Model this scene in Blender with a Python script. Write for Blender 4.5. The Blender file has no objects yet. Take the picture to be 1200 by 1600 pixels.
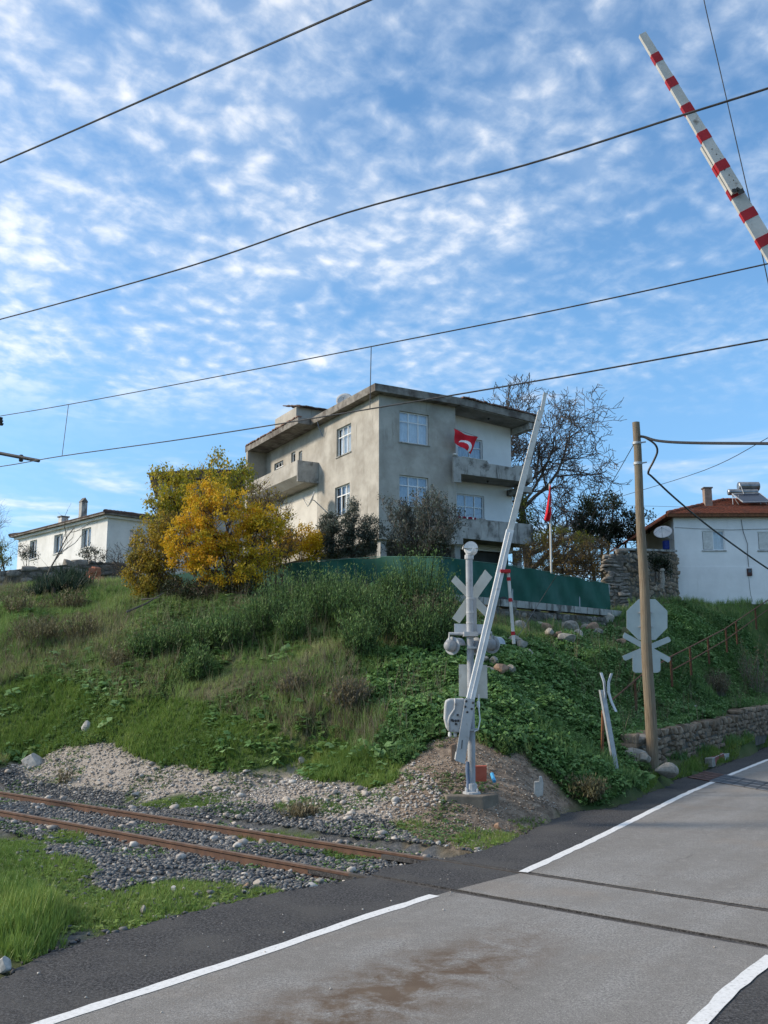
import bpy, bmesh, math, random
import numpy as np
from mathutils import Vector, Matrix
RNG = np.random.default_rng(7)
random.seed(7)
rad = math.radians
SC = bpy.context.scene
COL = SC.collection

# ------------------------------------------------------------------ camera
H, F, PITCH = 2.3, 1500.0, rad(10)
cam_d = bpy.data.cameras.new("camera")
cam = bpy.data.objects.new("camera", cam_d)
COL.objects.link(cam)
cam.location = (0, 0, H)
cam.rotation_euler = (rad(90) + PITCH, 0, 0)
cam_d.sensor_fit = 'VERTICAL'
cam_d.sensor_height = 36
cam_d.lens = 36 * F / 1600
cam_d.clip_end = 5000
SC.camera = cam

# ------------------------------------------------------------------ sun, sky, exposure
SUN_DIR = Vector((-1.0, 0.03, 0.52)).normalized()
sun_d = bpy.data.lights.new("sun", 'SUN')
sun_d.energy = 2.0
sun_d.angle = rad(9)
sun_d.color = (1.0, 0.86, 0.68)
sun = bpy.data.objects.new("sun", sun_d)
COL.objects.link(sun)
sun.rotation_euler = SUN_DIR.to_track_quat('Z', 'Y').to_euler()
SC.view_settings.view_transform = 'Standard'
SC.view_settings.look = 'None'
SC.view_settings.gamma = 1
SC.view_settings.exposure = 1.2

world = bpy.data.worlds.new("World")
SC.world = world
world.use_nodes = True


CLOUD_LO = (3.3, 3.85, 4.6, 1)
CLOUD_HI = (5.5, 5.45, 5.4, 1)
SKY_TINT = (0.72, 0.94, 1.02, 1)


def build_sky():
    nt = world.node_tree
    N, L = nt.nodes, nt.links
    N.clear()
    out = N.new('ShaderNodeOutputWorld')
    bg = N.new('ShaderNodeBackground')
    bg.inputs['Strength'].default_value = 0.1
    L.new(bg.outputs[0], out.inputs[0])
    sky = N.new('ShaderNodeTexSky')
    sky.sky_type = 'NISHITA'
    sky.sun_disc = False
    sky.sun_elevation = math.asin(SUN_DIR.z)
    sky.sun_rotation = math.atan2(SUN_DIR.x, SUN_DIR.y)
    sky.air_density = 1.0
    sky.dust_density = 0.3
    sky.ozone_density = 2.5

    def math_(op, a, b=None, clamp=False):
        n = N.new('ShaderNodeMath')
        n.operation = op
        n.use_clamp = clamp
        for i, v in enumerate((a, b)):
            if v is None:
                continue
            if isinstance(v, (int, float)):
                n.inputs[i].default_value = v
            else:
                L.new(v, n.inputs[i])
        return n.outputs[0]

    def mapr(v, a, b, c=0.0, d=1.0, smooth=True):
        n = N.new('ShaderNodeMapRange')
        n.interpolation_type = 'SMOOTHSTEP' if smooth else 'LINEAR'
        L.new(v, n.inputs[0])
        for i, x in enumerate((a, b, c, d)):
            n.inputs[i + 1].default_value = x
        return n.outputs[0]

    def noise(vec, scale, detail=3, rough=0.5, dist=0.0):
        n = N.new('ShaderNodeTexNoise')
        L.new(vec, n.inputs['Vector'])
        n.inputs['Scale'].default_value = scale
        n.inputs['Detail'].default_value = detail
        n.inputs['Roughness'].default_value = rough
        n.inputs['Distortion'].default_value = dist
        return n

    def vmath(op, a, b, c=None):
        n = N.new('ShaderNodeVectorMath')
        n.operation = op
        for i, v in enumerate((a, b, c)):
            if v is None:
                continue
            if isinstance(v, tuple):
                n.inputs[i].default_value = v
            else:
                L.new(v, n.inputs[i])
        return n.outputs[0]
    tc = N.new('ShaderNodeTexCoord')
    sep = N.new('ShaderNodeSeparateXYZ')
    L.new(tc.outputs['Generated'], sep.inputs[0])
    z = math_('MAXIMUM', math_('ADD', sep.outputs[2], 0.12), 0.02)
    px = math_('DIVIDE', sep.outputs[0], z)
    py = math_('DIVIDE', sep.outputs[1], z)
    comb = N.new('ShaderNodeCombineXYZ')
    L.new(px, comb.inputs[0])
    L.new(py, comb.inputs[1])
    P = comb.outputs[0]
    mp = N.new('ShaderNodeMapping')
    L.new(P, mp.inputs[0])
    mp.inputs['Rotation'].default_value = (0, 0, rad(-32))
    mp.inputs["Scale"].default_value = (1.2, 1.05, 1)
    R = mp.outputs[0]
    # altocumulus: rounded cells, warped and broken up by finer noise
    warp = noise(R, 5.0, 3, .55)
    W = vmath('MULTIPLY_ADD', warp.outputs['Color'], (0.075, 0.075, 0), R)
    vor = N.new('ShaderNodeTexVoronoi')
    vor.feature = 'SMOOTH_F1'
    vor.inputs['Scale'].default_value = 19.0
    vor.inputs['Smoothness'].default_value = 0.8
    vor.inputs['Randomness'].default_value = 0.9
    L.new(W, vor.inputs['Vector'])
    puff = math_('SUBTRACT', 0.5, vor.outputs['Distance'])
    vor2 = N.new('ShaderNodeTexVoronoi')
    vor2.feature = 'SMOOTH_F1'
    vor2.inputs['Scale'].default_value = 8.5
    vor2.inputs['Smoothness'].default_value = 0.9
    L.new(W, vor2.inputs['Vector'])
    which = mapr(noise(P, 1.7, 3, .5).outputs[0], 0.42, 0.60)
    puff = math_('ADD', math_('MULTIPLY', puff, math_('SUBTRACT', 1.0, math_('MULTIPLY', which, .65))), math_('MULTIPLY', math_('SUBTRACT', .55, vor2.outputs['Distance']), math_('MULTIPLY', which, .9)))
    n1 = math_('SUBTRACT', noise(W, 19.0, 5, .55).outputs[0], .5)
    n2 = math_('SUBTRACT', noise(R, 3.2, 4, .5).outputs[0], .5)
    n3 = math_('SUBTRACT', noise(P, 1.1, 3, .5).outputs[0], .5)
    side = mapr(px, -1.0, 0.9, 0.26, -0.30, False)
    fields = math_('ADD', math_('MULTIPLY', n2, 1.15), math_('MULTIPLY', n3, 1.3))
    dens = math_('ADD', math_('MULTIPLY', puff, 0.72), math_('MULTIPLY', n1, 1.25))
    dens = math_('ADD', math_('ADD', dens, fields), side)
    cover = mapr(dens, -0.50, 0.74, 0.0, 0.76)
    low = mapr(sep.outputs[2], 0.23, 0.33, 0.0, 1.0)
    cover = math_('MULTIPLY', cover, low)
    # thin sheet under the puffs
    sheet = mapr(math_('ADD', math_('ADD', fields, side), math_('MULTIPLY', n1, .3)), -0.30, 0.5, 0.0, 0.50)
    sheet = math_('MULTIPLY', sheet, mapr(sep.outputs[2], 0.22, 0.42, 0.12, 1.0))
    mp2 = N.new('ShaderNodeMapping')
    L.new(tc.outputs['Generated'], mp2.inputs[0])
    mp2.inputs['Scale'].default_value = (2.0, 2.0, 13)
    mp2.inputs['Rotation'].default_value = (0, rad(-7), 0)
    st = noise(mp2.outputs[0], 2.4, 5, 0.55, 0.5).outputs[0]
    streak = math_('MULTIPLY', mapr(st, 0.52, 0.74, 0.0, 0.55), mapr(sep.outputs[2], 0.26, 0.36, 1.0, 0.0))
    cover = math_('MAXIMUM', math_('MAXIMUM', cover, streak), sheet)
    # unseen cloud added overhead to whiten the fill light
    cover = math_('MAXIMUM', cover, mapr(sep.outputs[2], 0.70, 0.86, 0.0, 0.85))
    up = mapr(sep.outputs[2], -0.02, 0.0, 0.0, 1.0)
    cover = math_('MULTIPLY', cover, up)
    cr = N.new('ShaderNodeMix')
    cr.data_type = 'RGBA'
    L.new(mapr(dens, -0.05, 0.65), cr.inputs[0])
    cr.inputs[6].default_value = CLOUD_LO
    cr.inputs[7].default_value = CLOUD_HI
    tint = N.new('ShaderNodeMix')
    tint.data_type = 'RGBA'
    tint.blend_type = 'MULTIPLY'
    tint.inputs[0].default_value = 1
    L.new(sky.outputs[0], tint.inputs[6])
    tm = N.new('ShaderNodeMix')
    tm.data_type = 'RGBA'
    L.new(mapr(sep.outputs[2], 0.02, 0.34), tm.inputs[0])
    tm.inputs[6].default_value = (0.47, 0.62, 0.78, 1)
    tm.inputs[7].default_value = SKY_TINT
    L.new(tm.outputs[2], tint.inputs[7])
    mx = N.new('ShaderNodeMix')
    mx.data_type = 'RGBA'
    L.new(cover, mx.inputs[0])
    L.new(tint.outputs[2], mx.inputs[6])
    L.new(cr.outputs[2], mx.inputs[7])
    L.new(mx.outputs[2], bg.inputs[0])

build_sky()


# ------------------------------------------------------------------ projection helpers (photo pixel <-> real place)
cP, sP = math.cos(PITCH), math.sin(PITCH)


def ray(px, py):
    xc, yc = (px - 600) / F, (800 - py) / F
    return Vector((xc, cP - sP * yc, sP + cP * yc))


def at(px, py, Y):
    d = ray(px, py)
    return Vector((0, 0, H)) + d * (Y / d.y)


def gnd(px, py, z=0.0):
    d = ray(px, py)
    return Vector((0, 0, H)) + d * ((z - H) / d.z)


def proj(X, Y, Z):
    zz = Z - H
    dep = Y * cP + zz * sP
    up = zz * cP - Y * sP
    dep = np.where(dep < 0.1, 0.1, dep)
    return 600 + F * X / dep, 800 - F * up / dep


def inpoly(x, y, poly):
    x, y = np.asarray(x, float), np.asarray(y, float)
    r = np.zeros(x.shape, bool)
    n = len(poly)
    for i in range(n):
        x0, y0 = poly[i][0], poly[i][1]
        x1, y1 = poly[(i + 1) % n][0], poly[(i + 1) % n][1]
        if y0 == y1:
            continue
        c = ((y0 > y) != (y1 > y)) & (x < (x1 - x0) * (y - y0) / (y1 - y0) + x0)
        r ^= c
    return r


# value noise for terrain and zones
_perm = np.random.default_rng(3).random((256, 256))


def vnoise(x, y, s=1.0):
    x, y = np.asarray(x) * s + 500.3, np.asarray(y) * s + 500.7
    xi, yi = np.floor(x).astype(int), np.floor(y).astype(int)
    fx, fy = x - xi, y - yi
    fx, fy = fx * fx * (3 - 2 * fx), fy * fy * (3 - 2 * fy)
    g = lambda a, b: _perm[a % 256, b % 256]
    return (g(xi, yi) * (1 - fx) + g(xi + 1, yi) * fx) * (1 - fy) + (g(xi, yi + 1) * (1 - fx) + g(xi + 1, yi + 1) * fx) * fy


# ------------------------------------------------------------------ materials
class NT:
    def __init__(s, name):
        s.m = bpy.data.materials.new(name)
        s.m.use_nodes = True
        s.t = s.m.node_tree
        s.N, s.L = s.t.nodes, s.t.links
        s.b = s.N['Principled BSDF']
        s.tc = s.N.new('ShaderNodeTexCoord')

    def noise(s, scale, detail=5, rough=0.6, stretch=None, coord='Object', dist=0.0):
        n = s.N.new('ShaderNodeTexNoise')
        v = s.tc.outputs[coord]
        if stretch:
            mp = s.N.new('ShaderNodeMapping')
            s.L.new(v, mp.inputs[0])
            mp.inputs['Scale'].default_value = stretch
            v = mp.outputs[0]
        s.L.new(v, n.inputs['Vector'])
        n.inputs['Scale'].default_value = scale
        n.inputs['Detail'].default_value = detail
        n.inputs['Roughness'].default_value = rough
        n.inputs['Distortion'].default_value = dist
        return n.outputs[0]

    def ramp(s, fac, stops):
        r = s.N.new('ShaderNodeValToRGB')
        s.L.new(fac, r.inputs[0])
        e = r.color_ramp.elements
        while len(e) < len(stops):
            e.new(0.5)
        for i, (p, c) in enumerate(stops):
            e[i].position = p
            e[i].color = tuple(c) + (1,) if len(c) == 3 else c
        return r.outputs[0]

    def mix(s, fac, a, b, mode='MIX'):
        n = s.N.new('ShaderNodeMix')
        n.data_type = 'RGBA'
        n.blend_type = mode
        for i, v in ((0, fac), (6, a), (7, b)):
            if hasattr(v, 'links'):
                s.L.new(v, n.inputs[i])
            elif isinstance(v, (int, float)):
                n.inputs[i].default_value = v
            else:
                n.inputs[i].default_value = tuple(v) + (1,)
        return n.outputs[2]

    def attr(s, name):
        a = s.N.new('ShaderNodeAttribute')
        a.attribute_name = name
        return a

    def bump(s, h, strength=0.3, dist=0.02):
        b = s.N.new('ShaderNodeBump')
        b.inputs['Strength'].default_value = strength
        b.inputs['Distance'].default_value = dist
        s.L.new(h, b.inputs['Height'])
        s.L.new(b.outputs[0], s.b.inputs['Normal'])

    def col(s, c):
        if hasattr(c, 'links'):
            s.L.new(c, s.b.inputs['Base Color'])
        else:
            s.b.inputs['Base Color'].default_value = tuple(c) + (1,)

    def fin(s, rough=0.8, metal=0.0, spec=0.3):
        s.b.inputs['Roughness'].default_value = rough
        s.b.inputs['Metallic'].default_value = metal
        s.b.inputs['Specular IOR Level'].default_value = spec
        return s.m


def pmat(name, c1, c2, scale=4, rough=0.8, metal=0, bump=0, spec=0.3, spots=None, streak=None, lo=0.35, hi=0.65):
    n = NT(name)
    f = n.noise(scale, 6, 0.65)
    c = n.ramp(f, [(lo, c1), (hi, c2)])
    if streak:      # (colour, lo, hi) vertical run-off stains
        k = n.noise(3.0, 5, 0.7, stretch=(1, 1, 0.12))
        m = n.ramp(k, [(streak[1], (0, 0, 0)), (streak[2], (1, 1, 1))])
        c = n.mix(m, c, streak[0])
    if spots:       # (scale, colour, lo, hi)
        k = n.noise(spots[0], 4, 0.6)
        m = n.ramp(k, [(spots[2], (0, 0, 0)), (spots[3], (1, 1, 1))])
        c = n.mix(m, c, spots[1])
    n.col(c)
    if bump:
        n.bump(n.noise(scale * 8, 5, 0.7), bump, 0.01)
    return n.fin(rough, metal, spec)


def leafmat(name, stops, rough=0.55, transl=0.33):
    n = NT(name)
    a = n.attr('var')
    c = n.ramp(a.outputs['Fac'], [(i / max(1, len(stops) - 1), s) for i, s in enumerate(stops)])
    n.col(c)
    n.fin(rough, 0, 0.25)
    if transl:
        t = n.N.new('ShaderNodeBsdfTranslucent')
        n.L.new(c, t.inputs[0])
        mx = n.N.new('ShaderNodeMixShader')
        mx.inputs[0].default_value = transl
        n.L.new(n.b.outputs[0], mx.inputs[1])
        n.L.new(t.outputs[0], mx.inputs[2])
        n.L.new(mx.outputs[0], n.N['Material Output'].inputs[0])
    return n.m


M = {}
M['plaster'] = pmat('grey_plaster', (0.34, 0.318, 0.282), (0.45, 0.425, 0.38), 1.1, 0.9, bump=0.25, spots=(0.8, (0.27, 0.247, 0.212), 0.46, 0.72), streak=((0.17, 0.158, 0.138), 0.58, 0.74))
M['concrete'] = pmat('weathered_concrete', (0.27, 0.265, 0.25), (0.42, 0.41, 0.385), 1.6, 0.9, bump=0.35, spots=(1.7, (0.10, 0.095, 0.085), 0.52, 0.66), streak=((0.075, 0.072, 0.066), 0.54, 0.66))
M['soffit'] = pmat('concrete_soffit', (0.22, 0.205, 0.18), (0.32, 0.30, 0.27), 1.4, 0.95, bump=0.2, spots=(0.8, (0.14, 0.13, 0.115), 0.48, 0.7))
M['eave'] = pmat('eave_edge', (0.15, 0.14, 0.125), (0.28, 0.26, 0.235), 2.5, 0.95, bump=0.5, spots=(1.6, (0.10, 0.085, 0.075), 0.45, 0.62))
M['tile_edge'] = pmat('broken_tile_edge', (0.11, 0.085, 0.075), (0.25, 0.13, 0.095), 6, 0.95, bump=0.6)
M['white_wall'] = pmat('white_paint', (0.70, 0.70, 0.70), (0.80, 0.80, 0.80), 0.8, 0.85, bump=0.08, streak=((0.60, 0.59, 0.57), 0.62, 0.85))
M['white_wall_dirty'] = pmat('white_paint_dirty', (0.60, 0.60, 0.585), (0.76, 0.76, 0.75), 0.7, 0.85, bump=0.1, streak=((0.45, 0.44, 0.42), 0.56, 0.8))
M['cream_wall'] = pmat('cream_paint', (0.50, 0.47, 0.42), (0.60, 0.57, 0.51), 1.0, 0.9, bump=0.1)
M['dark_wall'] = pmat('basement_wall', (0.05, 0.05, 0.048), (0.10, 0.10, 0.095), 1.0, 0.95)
M['frame'] = pmat('white_frame', (0.72, 0.72, 0.72), (0.80, 0.80, 0.80), 3, 0.5)
M['wood_frame'] = pmat('greywhite_frame', (0.5, 0.5, 0.48), (0.66, 0.66, 0.64), 5, 0.7)
M['white_metal'] = pmat('white_painted_metal', (0.60, 0.60, 0.60), (0.72, 0.72, 0.72), 5, 0.45, spots=(7, (0.42, 0.40, 0.38), 0.62, 0.78))
M['old_white'] = pmat('aged_white_paint', (0.46, 0.45, 0.42), (0.62, 0.61, 0.58), 4, 0.6, spots=(9, (0.25, 0.22, 0.19), 0.62, 0.72))
M['red'] = pmat('red_paint', (0.34, 0.014, 0.02), (0.45, 0.022, 0.028), 6, 0.55, spots=(9, (0.25, 0.02, 0.02), 0.6, 0.75))
M['grey_metal'] = pmat('galvanised_metal', (0.30, 0.32, 0.34), (0.42, 0.44, 0.46), 6, 0.5, metal=0.25)
M['grey_paint'] = pmat('light_grey_paint', (0.36, 0.365, 0.37), (0.46, 0.465, 0.47), 3, 0.55, spots=(8, (0.22, 0.21, 0.20), 0.60, 0.74), streak=((.25, .22, .19), .60, .8))
M['dark_metal'] = pmat('dark_metal', (0.03, 0.03, 0.033), (0.07, 0.07, 0.075), 8, 0.5, metal=0.5)
M['cable'] = pmat('black_cable', (0.012, 0.012, 0.014), (0.025, 0.025, 0.028), 8, 0.5)
M['wire'] = pmat('grey_wire', (0.03, 0.032, 0.035), (0.07, 0.072, 0.078), 8, 0.5, metal=0.3)
M['rust'] = pmat('rusty_iron', (0.13, 0.055, 0.028), (0.24, 0.10, 0.045), 7, 0.85, bump=0.4, spots=(20, (0.07, 0.035, 0.025), 0.52, 0.66))
M['rust_dark'] = pmat('dark_rust', (0.07, 0.035, 0.022), (0.14, 0.065, 0.035), 7, 0.9)
M['rust_rail'] = pmat('rusty_rail_steel', (0.07, 0.04, 0.028), (0.135, 0.072, 0.046), 5, 0.8, bump=0.35, spots=(14, (0.09, 0.05, 0.04), 0.52, 0.66))
M['rail_dark'] = pmat('tarry_rail', (0.035, 0.03, 0.027), (0.085, 0.075, 0.066), 9, 0.7)
M['railtop'] = pmat('worn_rail_top', (0.13, 0.085, 0.062), (0.20, 0.14, 0.105), 5, 0.55, metal=0.2)
M['timber'] = NT('weathered_pole_timber')
_n = M['timber']
_c = _n.ramp(_n.noise(9, 6, 0.7, stretch=(6, 6, 0.35)), [(0.3, (0.085, 0.063, 0.042)), (0.5, (0.18, 0.138, 0.095)), (0.7, (0.26, 0.21, 0.155))])
_n.col(_n.mix(_n.ramp(_n.noise(1.2, 4), [(0.45, (0, 0, 0)), (0.7, (1, 1, 1))]), _c, (0.17, 0.15, 0.11)))
_n.bump(_n.noise(9, 5, 0.7, stretch=(6, 6, 0.35)), 0.6, 0.01)
M['timber'] = _n.fin(0.9)
M['rooftile'] = NT('red_roof_tile')
_n = M['rooftile']
_w = _n.N.new('ShaderNodeTexWave')
_w.inputs['Scale'].default_value = 1.55
_w.bands_direction = 'X'
_n.L.new(_n.tc.outputs['Object'], _w.inputs[0])
_c = _n.ramp(_n.noise(5, 5, 0.8), [(0.3, (0.16, 0.052, 0.03)), (0.55, (0.27, 0.085, 0.045)), (0.72, (0.34, 0.13, 0.075))])
_n.col(_n.mix(_n.ramp(_n.noise(1.1, 4), [(0.5, (0, 0, 0)), (0.75, (1, 1, 1))]), _c, (0.12, 0.06, 0.045)))
_n.bump(_w.outputs[1], 0.8, 0.05)
M['rooftile'] = _n.fin(0.85)
M['old_tile'] = pmat('old_dark_tile', (0.06, 0.045, 0.04), (0.14, 0.092, 0.078), 5, 0.9, bump=0.6)
M['brick'] = pmat('broken_brick', (0.30, 0.10, 0.06), (0.46, 0.20, 0.13), 7, 0.9, bump=0.4)
M['netting'] = pmat('green_shade_netting', (0.005, 0.06, 0.042), (0.010, 0.085, 0.060), 1.6, 0.75, bump=0.2, spots=(0.9, (0.028, 0.10, 0.078), 0.52, 0.75))
M['solar'] = pmat('solar_glass', (0.012, 0.018, 0.035), (0.02, 0.03, 0.05), 3, 0.15, spec=0.6)
M['steel'] = pmat('tank_steel', (0.16, 0.165, 0.17), (0.34, 0.345, 0.35), 3, 0.3, metal=0.7)
M['curtain'] = pmat('lace_curtain', (0.62, 0.62, 0.60), (0.78, 0.78, 0.76), 3, 0.95)
M['curtain_grey'] = pmat('grey_curtain', (0.32, 0.335, 0.35), (0.50, 0.51, 0.52), 3, 0.95)
M['unlit_black'] = pmat('unlit_black', (0.012, 0.012, 0.014), (0.03, 0.03, 0.032), 2, 0.95)  # near-black colour stands for the shade inside rooms and the drain
M['blue_plastic'] = pmat('blue_plastic', (0.02, 0.05, 0.35), (0.03, 0.07, 0.45), 5, 0.4)
M['cyan_plastic'] = pmat('light_blue_plastic', (0.05, 0.30, 0.55), (0.08, 0.36, 0.62), 5, 0.4)
M['redboard'] = pmat('faded_red_board', (0.45, 0.10, 0.06), (0.55, 0.15, 0.10), 5, 0.7)
M['pvc'] = pmat('grey_pvc', (0.10, 0.14, 0.22), (0.15, 0.20, 0.29), 5, 0.5)
M['board'] = pmat('cream_board', (0.52, 0.50, 0.44), (0.64, 0.62, 0.56), 3, 0.7, spots=(6, (0.36, 0.34, 0.29), 0.6, 0.78))
M['sign_back'] = pmat('sign_back_grey', (0.36, 0.41, 0.41), (0.44, 0.49, 0.48), 2, 0.5)
n_ = NT('rubble_stone')
_a = n_.attr('var')
_c = n_.ramp(_a.outputs['Fac'], [(0, (0.11, 0.10, 0.09)), (0.5, (0.19, 0.172, 0.152)), (1, (0.28, 0.255, 0.225))])
_c = n_.mix(n_.ramp(n_.noise(6, 5, 0.7), [(0.35, (0.45, 0.45, 0.45)), (0.65, (1.1, 1.1, 1.1))]), (0, 0, 0), _c)
n_.col(_c)
n_.bump(n_.noise(25, 5, 0.7), 0.5, 0.02)
M['rubble'] = n_.fin(0.95)
M['mortar'] = pmat('dry_joint_earth', (0.06, 0.054, 0.047), (0.13, 0.118, 0.10), 5, 0.95)


def stonemat(name, stops):
    n = NT(name)
    a = n.attr('var')
    c = n.ramp(a.outputs['Fac'], [(i / (len(stops) - 1), s) for i, s in enumerate(stops)])
    c = n.mix(n.ramp(n.noise(14, 4, 0.7), [(0.35, (0.55, 0.55, 0.55)), (0.6, (1, 1, 1))]), (0.04, 0.04, 0.04), c)
    n.col(c)
    return n.fin(0.9)


n_ = M['rubble']
M['rubble_tan'] = n_.copy()
M['rubble_tan'].name = 'tan_rubble_stone'
for _e, _c in zip([x for x in M['rubble_tan'].node_tree.nodes if x.type == 'VALTORGB'][0].color_ramp.elements, ((.17, .125, .085, 1), (.28, .215, .155, 1), (.38, .31, .235, 1))):
    _e.color = _c
M['ballast'] = stonemat('ballast_stone', [(0.06, 0.064, 0.07), (0.095, 0.099, 0.105), (0.135, 0.136, 0.138), (0.18, 0.172, 0.16), (0.40, 0.38, 0.345)])
M['pale_gravel'] = stonemat('pale_gravel', [(0.27, 0.235, 0.20), (0.40, 0.35, 0.305), (0.50, 0.45, 0.40), (0.58, 0.54, 0.49)])
M['dirt_stone'] = stonemat('dirt_gravel', [(0.16, 0.12, 0.09), (0.26, 0.205, 0.16), (0.38, 0.32, 0.26), (0.52, 0.48, 0.43)])
M['rock'] = pmat('limestone_rock', (0.20, 0.188, 0.165), (0.34, 0.32, 0.285), 6, 0.95, bump=0.6, spots=(5, (0.16, 0.145, 0.12), 0.52, 0.7))
M['white_rock'] = pmat('pale_rock', (0.28, 0.275, 0.26), (0.44, 0.43, 0.41), 6, 0.95, bump=0.5, spots=(5, (0.26, 0.25, 0.23), 0.55, 0.75))
M['brown_rock'] = pmat('brown_rock', (0.20, 0.13, 0.09), (0.34, 0.23, 0.165), 6, 0.95, bump=0.5)
M['pale_r'] = pmat('tan_rock', (0.32, 0.275, 0.23), (0.48, 0.43, 0.37), 6, 0.95, bump=0.5)
M['bark'] = pmat('grey_bark', (0.055, 0.045, 0.038), (0.11, 0.092, 0.08), 9, 0.95)
M['bark_grey'] = pmat('winter_bark', (0.085, 0.072, 0.062), (0.15, 0.13, 0.112), 9, 0.95)
M['pale_bark'] = pmat('pale_bark', (0.11, 0.095, 0.08), (0.19, 0.165, 0.14), 9, 0.95)
M['twig_brown'] = pmat('brown_twigs', (0.085, 0.06, 0.042), (0.16, 0.115, 0.08), 9, 0.95)
M['leaf_yellow'] = leafmat('yellow_leaf', [(0.28, 0.25, 0.03), (0.48, 0.37, 0.025), (0.66, 0.45, 0.024), (0.70, 0.42, 0.026), (0.66, 0.31, 0.035)])
M['leaf_ygreen'] = leafmat('yellowgreen_leaf', [(0.17, 0.20, 0.03), (0.30, 0.30, 0.035), (0.46, 0.38, 0.035), (0.60, 0.40, 0.035)])
M['leaf_olive_y'] = leafmat('olive_yellow_leaf', [(0.14, 0.14, 0.03), (0.26, 0.22, 0.035), (0.40, 0.29, 0.035), (0.52, 0.34, 0.04)])
M['leaf_gold'] = leafmat('golden_leaf', [(0.448, 0.299, 0.018), (0.628, 0.389, 0.015), (0.718, 0.434, 0.018)])
M['leaf_greygreen'] = leafmat('greygreen_leaf', [(0.055, 0.068, 0.055), (0.094, 0.117, 0.094), (0.149, 0.173, 0.140)])
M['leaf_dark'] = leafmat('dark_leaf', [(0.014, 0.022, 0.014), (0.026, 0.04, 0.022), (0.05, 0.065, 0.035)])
M['leaf_green'] = leafmat('green_leaf', [(0.05, 0.08, 0.02), (0.10, 0.14, 0.03), (0.2, 0.2, 0.05)])
M['leaf_rusty'] = leafmat('rusty_leaf', [(0.130, 0.085, 0.046), (0.221, 0.143, 0.052), (0.338, 0.240, 0.039)])
M['leaf_brown'] = leafmat('dry_leaf', [(0.115, 0.10, 0.06), (0.18, 0.155, 0.095), (0.27, 0.235, 0.155)])
M['weed'] = leafmat('weed_green', [(0.055, 0.113, 0.040), (0.113, 0.200, 0.065), (0.200, 0.314, 0.100)])
M['weed_brown'] = leafmat('weed_browngreen', [(0.09, 0.095, 0.045), (0.15, 0.145, 0.075), (0.23, 0.205, 0.125)])
M['nettle'] = leafmat('nettle_leaf', [(0.054, 0.119, 0.041), (0.101, 0.202, 0.065), (0.155, 0.285, 0.091), (0.239, 0.366, 0.146)])
M['grass'] = leafmat('grass_blade', [(0.068, 0.131, 0.030), (0.124, 0.206, 0.044), (0.193, 0.283, 0.061), (0.318, 0.338, 0.118)])
M['grass_dry'] = leafmat('mixed_dry_grass', [(0.106, 0.198, 0.056), (0.175, 0.281, 0.077), (0.281, 0.354, 0.119), (0.506, 0.463, 0.269)])
M['yucca'] = leafmat('yucca_leaf', [(0.016, 0.032, 0.022), (0.03, 0.055, 0.036), (0.05, 0.08, 0.055)])


def glassmat():
    n = NT('window_glass')
    n.N.remove(n.b)
    tr = n.N.new('ShaderNodeBsdfTransparent')
    tr.inputs[0].default_value = (0.78, 0.82, 0.85, 1)
    gl = n.N.new('ShaderNodeBsdfGlossy')
    gl.inputs['Roughness'].default_value = 0.04
    gl.inputs[0].default_value = (0.85, 0.9, 1, 1)
    mx = n.N.new('ShaderNodeMixShader')
    mx.inputs[0].default_value = 0.13
    n.L.new(tr.outputs[0], mx.inputs[1])
    n.L.new(gl.outputs[0], mx.inputs[2])
    n.L.new(mx.outputs[0], n.N['Material Output'].inputs[0])
    return n.m


M['glass'] = glassmat()


# ------------------------------------------------------------------ mesh builder
def wm(o):
    return (wm(o.parent) if o.parent else Matrix()) @ o.matrix_basis


def tagit(o, label=None, cat=None, group=None, kind=None):
    if label:
        o['label'] = label
    if cat:
        o['category'] = cat
    if group:
        o['group'] = group
    if kind:
        o['kind'] = kind
    return o


def empty(name, loc, label=None, cat=None, group=None, rz=0.0):
    o = bpy.data.objects.new(name, None)
    COL.objects.link(o)
    o.location = loc
    o.rotation_euler = (0, 0, rz)
    o.empty_display_size = 0.3
    return tagit(o, label, cat, group)


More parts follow.
